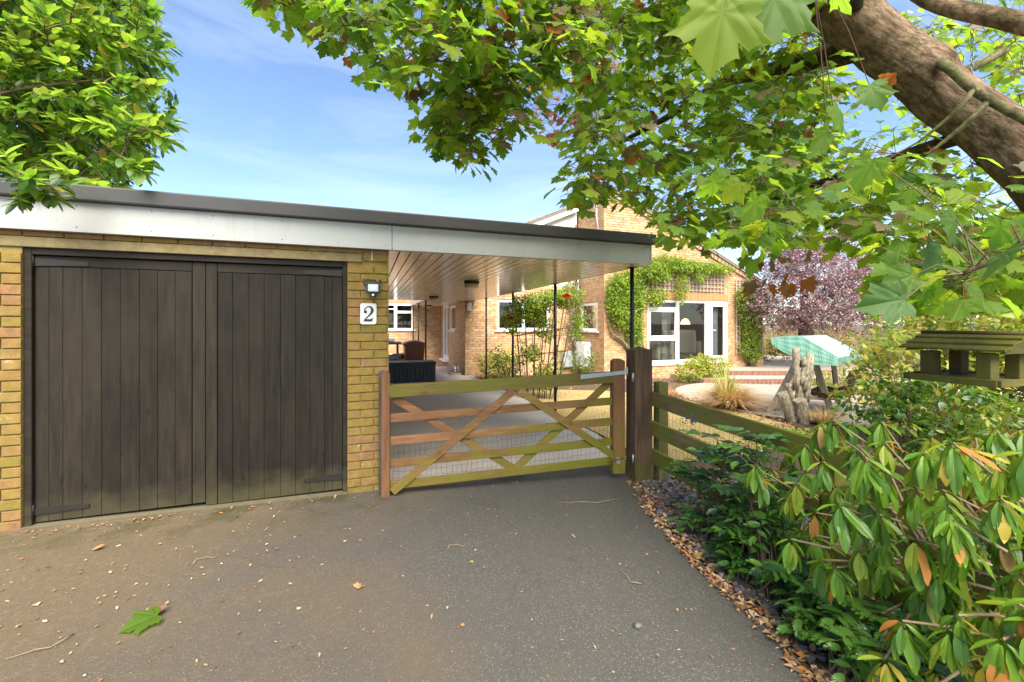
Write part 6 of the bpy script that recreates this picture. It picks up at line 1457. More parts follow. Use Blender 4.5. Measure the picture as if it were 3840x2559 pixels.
limbs = [
    ('limb', [(4.3, .75, 1.0), (4.0, .80, 2.2), (3.60, .98, 2.86), (3.34, 1.18, 3.07), (3.30, 1.55, 3.46), (3.2, 1.8, 3.95)], [.08, .07, .055, .048, .045, .035], 'bark'),
    ('limb', [(3.15, 1.42, 2.72), (3.6, 1.75, 3.05), (4.43, 1.95, 3.42), (5.4, 2.0, 3.9)], [.06, .052, .045, .03], 'bark_pale'),
    ('limb', [(2.82, 1.62, 3.12), (2.90, 1.95, 3.24), (2.98, 2.34, 3.42), (2.75, 2.64, 3.42), (2.47, 2.95, 3.25), (2.1, 3.2, 3.05)], [.085, .075, .06, .04, .028, .014], 'bark_moss'),
    ('limb', [(2.62, 1.7, 3.35), (2.3, 2.3, 3.7), (1.6, 2.8, 3.75), (.8, 3.0, 3.6), (.1, 2.9, 3.45)], [.08, .06, .045, .03, .012], 'bark_moss'),
    ('limb', [(2.2, 1.84, 4.1), (1.5, 1.75, 4.0), (.7, 1.7, 3.75), (-.1, 1.8, 3.5)], [.07, .05, .035, .012], 'bark_moss'),
    ('limb', [(2.98, 2.34, 3.42), (3.5, 2.9, 3.6), (4.3, 3.3, 3.8), (5.4, 3.6, 4.0)], [.05, .045, .035, .015], 'bark_moss'),
    ('limb', [(3.3, 1.33, 2.55), (3.2, 1.8, 2.5), (3.1, 2.4, 2.45), (2.9, 3.0, 2.3)], [.045, .035, .025, .01], 'bark_moss'),
    ('branch', [(3.02, 1.38, 2.93), (2.90, 1.27, 2.78), (2.94, 1.19, 2.63), (3.05, 1.03, 2.40), (3.2, .85, 2.15)], [.028, .023, .021, .018, .014], 'bark_pale'),
    ('branch', [(2.96, 1.16, 2.57), (2.92, 1.20, 2.50), (2.90, 1.28, 2.43), (2.86, 1.36, 2.36)], [.016, .014, .011, .006], 'bark_pale'),
    ('branch', [(2.93, 1.20, 2.65), (2.88, 1.22, 2.57), (2.87, 1.29, 2.51), (2.84, 1.38, 2.44)], [.014, .012, .010, .005], 'bark_pale'),
    ('branch', [(3.55, 1.2, 2.2), (2.9, .95, 2.0), (2.2, .75, 1.75), (1.7, .72, 1.6)], [.03, .02, .014, .006], 'bark_moss'),
    ('branch', [(2.7, 1.6, 3.3), (2.0, 1.2, 2.9), (1.4, 1.0, 2.6), (1.0, .95, 2.5)], [.035, .024, .014, .006], 'bark_moss'),
]
nodes = []
for i, (nm, pts, rr, m) in enumerate(limbs):
    rough_tube(pts, rr, 6, 12, .07, M[m], nm, maple, 20 + i)
    nodes += smooth_path(pts, 5)[4:]
nodes += smooth_path(trunk_pts, 4)[20:]
anch = dec(ANCH['syc']); redd = dec(ANCH['red'])
def grow_order(P, nodes):
    """attach every spray to the nearest wood already grown"""
    N = np.array([tuple(q) for q in nodes]); A = np.array([tuple(p) for p in P])
    d = np.linalg.norm(A[:, None] - N[None], axis=2); par = [Vector(N[i]) for i in d.argmin(1)]; dm = d.min(1); left = set(range(len(P))); out = []
    while left:
        i = min(left, key=lambda k: dm[k]); left.discard(i); out.append((P[i], par[i]))
        dd = np.linalg.norm(A - A[i], axis=1)
        for k in left:
            if dd[k] < dm[k] - .02: dm[k] = dd[k]; par[k] = P[i]
    return out

twigs = MB()
T, wh, mi = [], [], []
def add_leaf(pos, tip, nrm, size, m):
    T.append(basis(tip, nrm, size, pos)); wh.append(rng.randrange(len(MP))); mi.append(m)
def maple_spray(p, n, size, pal, twig=True, start=None):
    src = start or min(nodes, key=lambda q: (q - p).length + U(0, .25))
    d = p - src; L = d.length
    dirn = d.normalized() if L > .01 else rv()
    if twig and L < .85:
        m1 = src.lerp(p, .5) + Vector((U(-.06, .06), U(-.06, .06), .07 * L)); r0 = .003 + .0024 * L
        twigs.tube([src, src.lerp(m1, .55), m1, m1.lerp(p, .55), p], [r0, r0 * .85, r0 * .7, r0 * .5, .002], 4, cap=False)
    for k in range(n):
        a = U(0, 6.28); out = Vector((math.cos(a), math.sin(a), U(-.15, .3)))
        q = p + out * U(.03, .17) + Vector((0, 0, U(-.10, .07)))
        tip = Vector((out.x + dirn.x * .35, out.y + dirn.y * .35, U(-1.15, -.15)))
        nrm = Vector((U(-.55, .55) - .12, U(-.55, .55) - .45, 1.0))
        s_ = size * U(.65, 1.15)
        if twig: twigs.tube([p, q], [.0016, .0013], 3, cap=False)
        add_leaf(q, tip, nrm, s_, rng.choice(pal))
PG = [0, 0, 0, 0, 1, 2, 2, 2, 3, 0, 2, 0, 1, 0, 6, 0, 2]
for p, src_ in grow_order(anch, nodes):
    near_ = (p - Vector((0, 0, EYE))).length
    pal = PG if near_ > 2.1 else [0, 0, 1, 1, 3, 2]
    if U(0, 1) < .035: pal = [4, 6, 0, 0]
    if p.x < 1.6 and p.y > 2 and U(0, 1) < .08: pal = [6, 6, 0, 4]
    maple_spray(p, rng.choice((7, 8, 9, 10)) if near_ < 2.9 else rng.choice((9, 11, 12)), .100 if near_ < 2.6 else .086, pal, True, src_)
for p, src_ in grow_order(redd, nodes + anch[-60:]): maple_spray(p, rng.choice((4, 5, 6)), .105, [5, 5, 4, 6, 6, 0], True, src_)
# named nearest big leaves
BIG = (((0.863, .809, 2.29), (-.031, .012, -.198), .205, 2), ((.998, .761, 2.324), (-.074, .026, -.177), .20, 1))
for (p, tip, s_, m) in BIG:
    T.append(basis(tip, Vector((-.3, -.8, .45)), s_, Vector(p))); wh.append(0); mi.append(m)
    twigs.tube([Vector(p) + Vector((.12, .1, .42)), Vector(p) + Vector((.03, .02, .16)), Vector(p)], [.003, .002, .0016], 4, cap=False)
for (p, tip, s_, m) in (((1.57, 1.0, 2.66), (.6, 0, -.8), .15, 0), ((1.72, 1.1, 2.30), (.1, .1, -1), .16, 0), ((1.75, .98, 2.05), (-.2, .1, -1), .17, 0), ((1.69, 1.1, 2.2), (-.5, .2, -.8), .15, 0),
                        ((1.36, 1.13, 1.92), (.3, 0, -1), .15, 0), ((1.37, 1.21, 2.0), (-.6, .1, -.8), .14, 2), ((1.29, 1.24, 2.02), (-.2, .2, -1), .15, 0), ((1.85, 1.05, 2.38), (.3, .1, -1), .15, 1), ((1.75, .82, 1.72), (-.3, 0, -1), .16, 3), ((1.50, .76, 1.52), (-.9, .2, -.5), .15, 3), ((1.77, .66, 1.66), (.2, 0, -1), .17, 3), ((1.76, .76, 1.78), (-.4, 0, -.9), .15, 1), ((2.04, .77, 1.80), (.2, 0, -1), .16, 3), ((1.62, .80, 1.60), (-.8, .1, -.6), .14, 1)):
    add_leaf(Vector(p), Vector(tip) + Vector((U(-.5, .5), U(-.5, .5), U(-.1, .4))), Vector((-.25, -.75, .55)) + rv() * .75, s_ * U(.66, .88), m)
    src = min(nodes, key=lambda q: (q - Vector(p)).length); (src - Vector(p)).length < .5 and twigs.tube([src, src.lerp(Vector(p), .5) + Vector((0, 0, .03)), Vector(p)], [.003, .002, .0016], 4, cap=False)
# orange dead leaf clump by the trunk and the orange leaves over the patio
for k in range(9): add_leaf(Vector((2.38, 1.28, 2.62)) + rv() * .045, rv() + Vector((0, 0, -.7)), rv(), .062, 4)
ORC = (2.52, 1.96, 1.80)
for k in range(14): add_leaf(Vector(ORC) + Vector((U(-.16, .16), U(-.12, .12), U(-.12, .12))), Vector((U(-.5, .5), U(-.5, .5), -1)), rv() + Vector((0, -.5, .5)), .09, rng.choice((4, 4, 6)))
maple_spray(Vector((2.52, 1.96, 1.95)), 2, .09, [6])
maple_spray(Vector((2.35, 2.72, 2.25)), 4, .085, [4, 6, 6])
tag(twigs.build('twigs', M['twig'], maple, norm=False), kind='stuff')
T = np.array(T); wh = np.array(wh); mi = np.array(mi)
# winged seed bunches
q = MB()
for p in rng.sample(anch, 90):
    for k in range(4):
        c = p + rv() * .06 + Vector((0, 0, -.06)); d = Vector((U(-1, 1), U(-1, 1), -.5)).normalized() * .04; s_ = d.cross(Vector((0, 0, 1))).normalized() * .009
        q.poly([c, c + d * .4 + s_, c + d, c + d * .6 - s_])
tag(q.build('winged_seeds', leaf_mat('maple_key', (.22, .26, .03), (.5, .5, .05), .6, .4), maple, norm=False), kind='stuff')
eye = np.array((0, 0, EYE))
dist = np.linalg.norm(T[:, :3, 3] - eye, axis=1) / np.linalg.norm(T[:, :3, 1], axis=1)
order = np.argsort(dist)
MP_HI = [maple_leaf_hi(*a) for a in ((.10, .10, .0, 1), (.26, -.08, .12, 2), (.18, .22, -.15, 3, .92), (.38, .05, .22, 4, 1.05), (.05, -.16, -.1, 5))]
leaf_objects(MP_HI, T[order[:300]], wh[order[:300]], mi[order[:300]], MG, maple)
rest = order[300:]
scatter('foliage', MP, T[rest], wh[rest], mi[rest], MG, maple)
# mostly unseen rest of its crown, thickness set to shade drive and garage
T2, w2, m2 = [], [], []
fwd = Vector((math.sin(YAW), math.cos(YAW), 0))
while len(T2) < CROWN_N:
    c = Vector((U(-2.8, 5.2), U(-4.8, 1.6), U(3.2, 6.8)))
    e_ = ((c.x - 1.2) / 4.0) ** 2 + ((c.y + .9) / 3.8) ** 2 + ((c.z - 4.9) / 1.9) ** 2
    if not .35 < e_ < 1: continue
    zc = c.dot(fwd)
    if zc > -.3 and c.z - EYE < .95 * zc + .55 and c.x < 3.5: continue
    for k in range(5):
        q = c + rv() * .16
        T2.append(basis(Vector((U(-1, 1), U(-1, 1), -.5)), Vector((U(-.5, .5), U(-.5, .5), 1)), .16 * U(.7, 1.15), q)); w2.append(rng.randrange(5)); m2.append(rng.choice((0, 0, 1, 2)))
scatter('upper_crown', MP, np.array(T2), np.array(w2), np.array(m2), MG, maple)

# ---- laurel tree on the left, above the garage roof
LG = [leaf_mat('laurel_leaf_lime', (.11, .21, .018), (.42, .62, .05), .35, .5), leaf_mat('laurel_leaf_green', (.06, .15, .016), (.26, .46, .03), .32, .45), leaf_mat('laurel_leaf_deep', (.028, .075, .02), (.10, .22, .03), .3, .35), leaf_mat('laurel_leaf_yellow', (.32, .24, .03), (.5, .4, .05), .4, .4), leaf_mat('laurel_leaf_olive', (.10, .14, .02), (.30, .38, .04), .36, .42)]
LP = [oval_leaf(.19, .06, .25), oval_leaf(.21, .18, .12, .1), oval_leaf(.18, -.04, .3, -.1)]
laurel = thing('laurel_tree', 'bright green laurel tree with long oval leaves overhanging the left end of the garage roof', 'tree', (-4.6, 4.9, gz(-4.6)))
rough_tube([(-4.6, 4.9, -.1), (-4.5, 4.85, 1.5), (-4.2, 4.7, 3.0), (-3.6, 4.5, 4.2), (-3.2, 4.4, 5.4)], [.14, .12, .10, .07, .03], 6, 14, .06, M['twig'], 'trunk', laurel, 50)
lnodes = []
for i, pts in enumerate(([(-4.4, 4.8, 2.0), (-3.8, 4.7, 3.0), (-3.0, 4.6, 3.9), (-2.4, 4.6, 4.6)], [(-4.2, 4.7, 2.6), (-3.5, 4.6, 2.9), (-2.8, 4.5, 3.3), (-2.1, 4.4, 3.5)], [(-4.1, 4.65, 3.1), (-3.3, 5.0, 4.2), (-2.5, 5.0, 4.8), (-2.0, 4.8, 5.2)], [(-4.3, 4.75, 2.4), (-3.5, 4.0, 2.6), (-2.75, 3.7, 2.62), (-2.3, 3.65, 2.55)], [(-3.5, 4.4, 4.3), (-3.0, 3.9, 4.7), (-2.6, 3.7, 5.0)])):
    rough_tube(pts, [.045, .022, .012, .005], 5, 8, .05, M['twig'], 'branch', laurel, 60 + i); lnodes += smooth_path(pts, 6)[3:]
tw = MB(); T, wh, mi = [], [], []
for p, src in grow_order(dec(ANCH['lau']), lnodes):
    d = (p - src); L = d.length
    dirn = (d.normalized() + Vector((.35, -.1, U(-.5, .5)))).normalized()
    e_ = p + dirn * .20
    if L < 2.2: tw.tube([src, src.lerp(p, .5) + Vector((0, 0, .06 * L)), p, e_], [.004 + .003 * L, .005, .004, .002], 4, cap=False)
    pal = rng.choice(([0, 0, 1, 4], [0, 1, 1, 2], [1, 2, 0, 4], [0, 0, 0, 1]))
    for k in range(19):
        t_ = k / 18; b_ = p.lerp(e_, t_); a = k * 2.4 + U(-.3, .3)
        s1 = dirn.orthogonal().normalized(); s2 = dirn.cross(s1)
        tip = dirn * .8 + (s1 * math.cos(a) + s2 * math.sin(a)) * .8 + Vector((0, 0, -.25))
        T.append(basis(tip, Vector((U(-.5, .5), U(-.5, .3), 1)), .118 * U(.7, 1.2), b_)); wh.append(rng.randrange(3)); mi.append(3 if U(0, 1) < .02 else rng.choice(pal))
T, wh, mi = np.array(T), np.array(wh), np.array(mi)
tag(tw.build('twigs', M['twig'], laurel, norm=False), kind='stuff')
order = np.argsort(np.linalg.norm(T[:, :3, 3] - eye, axis=1) + 3.0 * ((T[:, 2, 3] < 2.45) & (T[:, 1, 3] > 3.75)))
leaf_objects(LP, T[order[:300]], wh[order[:300]], mi[order[:300]], LG, laurel)
scatter('foliage', LP, T[order[300:]], wh[order[300:]], mi[order[300:]], LG, laurel)
T, wh, mi = [], [], []
for k in range(26000):
    c = Vector((U(-6.8, -2.2), U(4.0, 8.0), U(2.5, 6.6)))
    if ((c.x + 4.5) / 2.3) ** 2 + ((c.y - 5.8) / 2.1) ** 2 + ((c.z - 4.4) / 2.2) ** 2 > 1: continue
    T.append(basis(rv(), Vector((U(-.6, .6), U(-.6, .6), 1)), .13 * U(.7, 1.2), c)); wh.append(rng.randrange(3)); mi.append(rng.choice((0, 1, 1, 2, 4)))
scatter('inner_crown', LP, np.array(T), np.array(wh), np.array(mi), LG, laurel)
q = MB()
for k in range(22): 
    c = Vector((-2.12, 3.62, 2.30)) + Vector((U(-.05, .05), U(-.03, .03), U(-.05, .04))); q.lathe(c, [(.002, -.008), (.008, -.003), (.008, .003), (.002, .008)], 6)
tag(q.build('berries', M['black_metal'], laurel, norm=False), kind='stuff')

# ---- generic shrub : foliage through a union of lumps, stems below
SP = [small_leaf(.26, .10), small_leaf(.34, .16), small_leaf(.2, .05)]
def shrub(name, label, cat, base, lumps, n, size, mats, protos=None, stem=True, upbias=.6, hollow=.35, pal=None, stemmat=None, mode='sphere', group=None, part='foliage', tree=None):
    """lumps: (centre offset, radii)"""
    th = thing(name, label, cat, base, group); B = Vector(base)
    vol = [r[0] * r[1] * r[2] for _, r in lumps]; tot = sum(vol)
    T, wh, mi = [], [], []
    protos = protos or SP
    for (c, r), v in zip(lumps, vol):
        m = int(n * v / tot); c = B + Vector(c)
        tw_n = max(1, m // 9)
        for k in range(tw_n):
            d = rv(); rad = U(hollow, 1.0) ** .5 * U(.88, 1.1)
            p = c + Vector((d.x * r[0], d.y * r[1], d.z * r[2])) * rad
            pm = rng.randrange(len(mats)) if pal is None else rng.choice(pal)
            for j in range(9):
                q = p + rv() * size * U(.3, 1.6)
                if q.z < gz(q.x) + .01: continue
                tip = d * .7 + rv() * .9 + Vector((0, 0, -.15)); nr = Vector((U(-.7, .7), U(-.7, .7), upbias)) + d * .5
                T.append(basis(tip, nr, size * U(.6, 1.3), q)); wh.append(rng.randrange(len(protos)))
                mi.append(pm if U(0, 1) < .6 else (rng.randrange(len(mats)) if pal is None else rng.choice(pal)))
    o = scatter(part, protos, np.array(T), np.array(wh), np.array(mi), mats, th)
    if stem:
        q = MB()
        for (c, r) in lumps:
            for k in range(5):
                c2 = B + Vector(c) + Vector((U(-.6, .6) * r[0], U(-.6, .6) * r[1], U(-.2, .8) * r[2])); b0 = B + Vector((U(-.08, .08), U(-.08, .08), 0))
                q.tube([b0, b0.lerp(c2, .5) + Vector((U(-.05, .05), U(-.05, .05), .05)), c2], [.010, .007, .002], 5, cap=False)
        tag(q.build('stems', stemmat or M['twig'], th, norm=False), kind='stuff')
    return th
lm = lambda nm, c, t=None, tf=.35, r=.5: leaf_mat(nm, c, t, r, tf)
YEL = [lm('yellow_leaf', (.50, .42, .08), (.6, .5, .08)), lm('cream_leaf', (.58, .52, .22), (.6, .55, .2)), lm('yellow_green_leaf', (.26, .30, .05), (.45, .5, .06))]
GRN = [lm('mid_green_leaf', (.07, .14, .02)), lm('bright_green_leaf', (.13, .22, .025), (.3, .45, .03)), lm('dark_green_leaf', (.03, .075, .018))]
LIM = [lm('lime_leaf', (.22, .32, .03), (.45, .6, .04)), lm('lime_leaf_light', (.32, .40, .05), (.55, .65, .06)), lm('lime_leaf_dark', (.12, .21, .02), (.3, .42, .03))]
ORG = [lm('orange_shrub_leaf', (.42, .20, .05), (.55, .3, .06)), lm('gold_shrub_leaf', (.45, .32, .07), (.6, .45, .08)), lm('rust_shrub_leaf', (.26, .10, .04), (.4, .16, .05)), lm('olive_shrub_leaf', (.20, .20, .04), (.35, .35, .05))]
PUR = [lm('plum_leaf', (.17, .088, .095), (.30, .12, .13), .3, .35), lm('plum_leaf_pink', (.37, .235, .245), (.5, .27, .29), .3, .35), lm('plum_leaf_grey', (.33, .265, .27), (.4, .28, .29), .25, .3), lm('plum_leaf_deep', (.09, .046, .05), (.2, .07, .075), .25, .4)]
VAR = [lm('variegated_leaf', (.42, .44, .24), (.5, .5, .25)), lm('variegated_leaf_green', (.15, .20, .07)), lm('variegated_leaf_cream', (.55, .53, .36), (.6, .55, .35))]
g = gz
shrub('yellow_shrub', 'pale yellow leaved shrub low against the brick wall left of the rose trellis', 'shrub', (3.42, 10.85, g(3)), [((0, 0, .32), (.50, .38, .34)), ((.18, -.05, .58), (.34, .28, .24)), ((-.3, .1, .5), (.28, .25, .22))], 7500, .055, [lm('pale_yellow_leaf', (.66, .60, .20), (.6, .55, .12)), YEL[1], YEL[0]], upbias=.8)
shrub('green_shrub', 'dark green bush behind the rose trellis below the big window', 'shrub', (3.35, 9.7, g(3.4)), [((0, 0, .4), (.4, .3, .4)), ((.3, 0, .8), (.3, .25, .35)), ((-.3, 0, .75), (.25, .2, .3))], 1500, .055, GRN)
shrub('rounded_shrub', 'leafy green and cream bush in front of the meter cabinets', 'shrub', (5.35, 9.6, g(5.4)), [((0, 0, .38), (.34, .3, .36)), ((.3, 0, .62), (.22, .22, .28)), ((-.15, 0, .6), (.22, .2, .25))], 1500, .05, [GRN[1], GRN[0], VAR[1]])
shrub('variegated_climber', 'cream and green ivy climbing the drainpipe between the two windows', 'climber', (6.22, HY - .18, g(6.2)), [((0, 0, 2.7), (.30, .10, .5)), ((.05, 0, 2.1), (.28, .1, .4)), ((-.05, 0, 1.55), (.30, .1, .35)), ((-.08, 0, 1.15), (.25, .1, .3)), ((.03, 0, .7), (.14, .08, .35)), ((.02, 0, .25), (.10, .08, .25))], 2300, .06, VAR)
# climbing rose over the slim trellis
rose = shrub('climbing_rose', 'climbing rose with fresh green leaves and red blooms over the slim trellis', 'climber', (3.3, 7.85, g(3.3)), [((.2, -.1, 2.02), (.78, .25, .17)), ((-.1, .05, 1.78), (.40, .22, .22)), ((.2, 0, 1.45), (.26, .16, .25)), ((-.1, .05, .95), (.2, .15, .2)), ((.15, -.05, .45), (.28, .2, .28)), ((.85, -.3, 1.5), (.14, .12, .4)), ((-.5, .1, 1.62), (.2, .15, .28)), ((.45, -.1, .75), (.12, .1, .3)), ((.55, -.2, 2.14), (.45, .22, .14))], 7600, .06, [LIM[0], LIM[1], LIM[0], LIM[2]], hollow=.1, stem=False)
for k in range(6):
    a = Vector((3.1 + .09 * k, 7.86 - .04 * k, g(3.3))); e_ = Vector((2.95 + .24 * k, 7.9 - .08 * k, 1.95)); q = MB(); q.tube(smooth_path([a, a.lerp(e_, .3) + Vector((U(-.1, .1), U(-.05, .05), 0)), a.lerp(e_, .65) + Vector((U(-.12, .12), U(-.05, .05), 0)), e_], 4), .007, 5, cap=False); q.build('stem', M['twig'], rose, norm=False)
ROSE = [lm('rose_petal', (.55, .015, .025), (.6, .03, .04), .25), lm('rose_petal_dark', (.30, .006, .012), (.4, .01, .02), .25)]
for (p, s_) in (((2.66, 7.62, 1.50), .085), ((3.66, 7.18, 1.93), .105), ((4.35, 9.0, 1.25), .05)):
    q = MB()
    for ring_, (rr, n_) in enumerate(((.25, 4), (.6, 6), (1.0, 8))):
        for k in range(n_):
            a = 6.283 * k / n_ + ring_; d = Vector((math.cos(a), math.sin(a), 0)); e_ = Vector((-d.y, d.x, 0)); c = Vector(p)
            q.poly([c + d * s_ * rr * .3 - e_ * s_ * .2, c + d * s_ * rr * .3 + e_ * s_ * .2, c + d * s_ * rr + e_ * s_ * .35 + Vector((0, 0, s_ * (.9 - .6 * ring_ / 2))), c + d * s_ * rr * 1.1 + Vector((0, 0, s_ * (1.0 - .6 * ring_ / 2))), c + d * s_ * rr - e_ * s_ * .35 + Vector((0, 0, s_ * (.9 - .6 * ring_ / 2)))], ring_ % 2)
    q.build('flower', ROSE, rose, norm=False)
# wisteria on the gable
wis = shrub('wisteria', 'lime green wisteria with twisted pale stems covering the gable wall round the patio window', 'climber', (7.15, WY - .16, g(7.1)), [((-.1, -.02, 2.75), (.62, .16, .42)), ((.0, -.04, 2.15), (.50, .16, .5)), ((.15, -.02, 1.6), (.28, .14, .45)), ((.25, 0, 1.15), (.2, .1, .35)), ((.75, -.03, 3.15), (.7, .2, .28)), ((1.3, -.02, 3.42), (.6, .18, .22)), ((1.9, -.02, 3.38), (.6, .18, .18)), ((2.7, -.02, 3.36), (.8, .16, .14)), ((3.4, -.02, 3.34), (.5, .14, .12)), ((1.85, -.05, 2.75), (.18, .1, .5)), ((.95, -.05, 2.42), (.42, .14, .2)), ((2.55, -.04, 3.1), (.2, .1, .18)), ((-.5, 0, 2.3), (.22, .14, .5)), ((-.35, -.06, 2.0), (.3, .18, .5))], 21000, .085, LIM + [GRN[1]], protos=[small_leaf(.2, .08), small_leaf(.16, .05)], hollow=.2, stem=False)
for i, (pts, rr) in enumerate((([(7.35, WY - .1, -.25), (7.25, WY - .1, .55), (6.95, WY - .1, .95), (6.62, WY - .1, 1.15), (6.48, WY - .1, 1.55)], [.05, .045, .04, .03, .015]), ([(7.45, WY - .1, -.25), (7.5, WY - .12, .7), (7.38, WY - .1, 1.4), (7.5, WY - .1, 2.2), (7.9, WY - .14, 3.0)], [.045, .04, .035, .03, .02]), ([(7.6, WY - .1, -.25), (7.68, WY - .12, .6), (7.6, WY - .1, 1.3), (7.66, WY - .1, 2.1), (8.4, WY - .14, 3.2), (10.4, WY - .1, 3.35)], [.03, .03, .028, .022, .02, .01]), ([(7.25, WY - .1, .6), (7.05, WY - .1, 1.4), (7.0, WY - .1, 2.4)], [.02, .018, .012]))):
    rough_tube(pts, rr, 6, 9, .1, M['bark_pale'], 'stem', wis, 80 + i)
shrub('wall_climber', 'green climbing rose over the tall trellis right of the patio door', 'climber', (11.9, WY - .18, g(11.9)), [((-.25, 0, 2.55), (.45, .15, .4)), ((-.1, 0, 2.0), (.5, .15, .5)), ((0, 0, 1.45), (.5, .14, .5)), ((-.1, 0, 1.0), (.45, .15, .4)), ((.1, 0, .65), (.35, .14, .25)), ((.45, -.1, 2.3), (.2, .12, .3))], 8500, .065, [LIM[2], GRN[1], LIM[0], YEL[2]], hollow=.15)
shrub('patio_shrub', 'yellow green spreading shrub below the patio window', 'shrub', (8.95, 9.25, g(9)), [((-.3, 0, .35), (.55, .35, .3)), ((.45, 0, .42), (.6, .35, .32)), ((.1, .1, .55), (.5, .3, .2))], 5000, .06, [YEL[2], LIM[0], YEL[0], LIM[2]])
# background
shrub('plum_tree', 'purple leaved plum tree with a rounded crown beyond the swing', 'tree', (13.3, 9.3, g(13.3) - .03), [((.2, 0, 2.95), (2.25, 2.0, 1.5)), ((-1.0, .2, 2.4), (1.1, 1.2, .85)), ((.9, 0, 3.7), (1.4, 1.4, 1.0)), ((.4, .3, 4.6), (1.25, 1.1, .9)), ((1.8, -.4, 2.6), (1.4, 1.2, 1.1)), ((2.9, -.4, 3.0), (1.3, 1.3, 1.2)), ((-.5, -.1, 3.7), (1.0, 1.0, .8)), ((4.0, -1.2, 2.8), (1.2, 1.2, 1.1))], 62000, .068, PUR, stem=False, hollow=.3, pal=[0, 0, 1, 2, 2, 1, 3], part='crown')
pt = bpy.data.objects['plum_tree']
PB = bark('plum_bark', (.10, .07, .055), (.20, .15, .12), .3)
rough_tube([(13.3, 9.3, -.4), (13.3, 9.28, .5), (13.28, 9.3, 1.05), (13.2, 9.3, 1.7)], [.23, .20, .22, .15], 6, 16, .06, PB, 'trunk', pt, 90)
for i, e_ in enumerate(((12.3, 9.5, 1.9), (12.6, 8.8, 2.6), (14.0, 9.2, 2.6), (14.6, 9.6, 2.3), (13.4, 9.6, 3.2), (12.2, 9.2, 1.45))):
    rough_tube([(13.28, 9.3, .95), Vector((13.28, 9.3, 1.2)).lerp(Vector(e_), .45) + Vector((0, 0, .1)), e_], [.12, .07, .025], 5, 9, .08, PB, 'limb', pt, 91 + i)
shrub('golden_hedge', 'orange and gold leaved shrubs in a bank beyond the plum tree', 'hedge', (17.5, 14.2, g(17)), [((-2.5, .5, .9), (1.6, 1.0, 1.1)), ((-.8, 0, .8), (1.5, 1.0, 1.0)), ((1.0, -.6, .8), (1.6, 1.0, 1.0)), ((2.8, -1.6, .7), (1.6, 1.0, 1.0))], 5200, .11, ORG)
shrub('dark_hedge', 'tall dark green hedge closing the garden behind the patio', 'hedge', (16.5, 16.8, g(16)), [((-3.2, 0, 1.0), (1.5, .9, 1.2)), ((-1.2, .2, 1.1), (1.7, .9, 1.3)), ((1.2, 0, 1.2), (1.8, 1.0, 1.4)), ((3.6, -.8, 1.2), (1.9, 1.0, 1.4)), ((6.0, -2.2, 1.2), (1.9, 1.1, 1.4)), ((8.5, -4.0, 1.2), (2.0, 1.3, 1.4))], 9000, .13, GRN)
shrub('lime_bush', 'fresh green low bush at the corner of the house by the upper patio', 'shrub', (13.3, 11.6, .05), [((0, 0, .4), (.6, .5, .4)), ((.8, -.2, .35), (.6, .5, .38)), ((1.7, -.6, .45), (.6, .5, .5))], 1800, .08, [GRN[1], LIM[2], GRN[2]])
shrub('grass_green_shrub', 'yellow green shrub seen under the swing canopy', 'shrub', (10.6, 6.7, g(10.6)), [((0, 0, .3), (.6, .5, .28)), ((.6, -.3, .35), (.5, .4, .3))], 1100, .07, [LIM[0], YEL[2], LIM[2]])
ELA = [oval_leaf(.2, .1, .15), oval_leaf(.24, .2, .1)]
shrub('golden_elaeagnus', 'tall yellow and cream leaved shrub behind the bird table', 'shrub', (6.9, 3.1, g(6.9)), [((.2, .2, 1.05), (.8, .8, .8)), ((-.35, .4, .75), (.55, .55, .6)), ((.6, -.3, 1.6), (.8, .8, .65)), ((.1, -.6, .8), (.7, .7, .7)), ((1.1, -.8, 1.4), (.8, .7, .9)), ((.2, -.9, 1.5), (.6, .6, .6))], 9000, .10, YEL + [LIM[1], LIM[0]], protos=ELA, pal=[0, 0, 1, 2, 2, 3, 4])
shrub('lime_tree_shrub', 'high lime green shrub filling the space above the bird table', 'shrub', (9.4, 2.6, g(9.4)), [((0, 0, 2.2), (1.5, 1.4, 1.4)), ((-.4, 1.3, 1.8), (1.0, 1.1, 1.2)), ((.8, -1.4, 2.6), (1.5, 1.3, 1.6)), ((1.6, -.4, 2.0), (1.5, 1.4, 1.6)), ((.4, -2.6, 2.4), (1.3, 1.2, 1.6)), ((.2, 0, .9), (1.3, 2.0, 1.0))], 15000, .12, [LIM[1], LIM[0], LIM[2], GRN[1]], protos=ELA)
shrub('fine_leaved_bush', 'dense small leaved green bush below the bird table', 'shrub', (5.0, 1.7, g(5)), [((0, 0, .55), (.75, .6, .5)), ((.7, -.3, .8), (.7, .6, .55)), ((-.4, .3, .4), (.5, .45, .4)), ((1.3, -.5, 1.0), (.7, .6, .7))], 5200, .06, [LIM[2], GRN[1], GRN[0], YEL[2]], protos=ELA)
cam_sh = shrub('camellia', 'dark glossy leaved camellia bush in front of the golden shrub', 'shrub', (4.62, 2.35, g(4.6)), [((0, 0, .62), (.36, .34, .36)), ((-.14, .2, .88), (.26, .22, .26)), ((.3, -.2, .8), (.34, .3, .32)), ((.1, .1, 1.0), (.26, .24, .18))], 900, .07, [lm('camellia_leaf', (.06, .145, .018), (.14, .28, .02), .3, .25), lm('camellia_leaf_light', (.08, .17, .02), (.22, .38, .03), .35, .3), lm('camellia_leaf_dark', (.03, .085, .014), (.08, .18, .02), .25, .25)], protos=[oval_leaf(.27, .12, .2), oval_leaf(.25, .25, .1)])

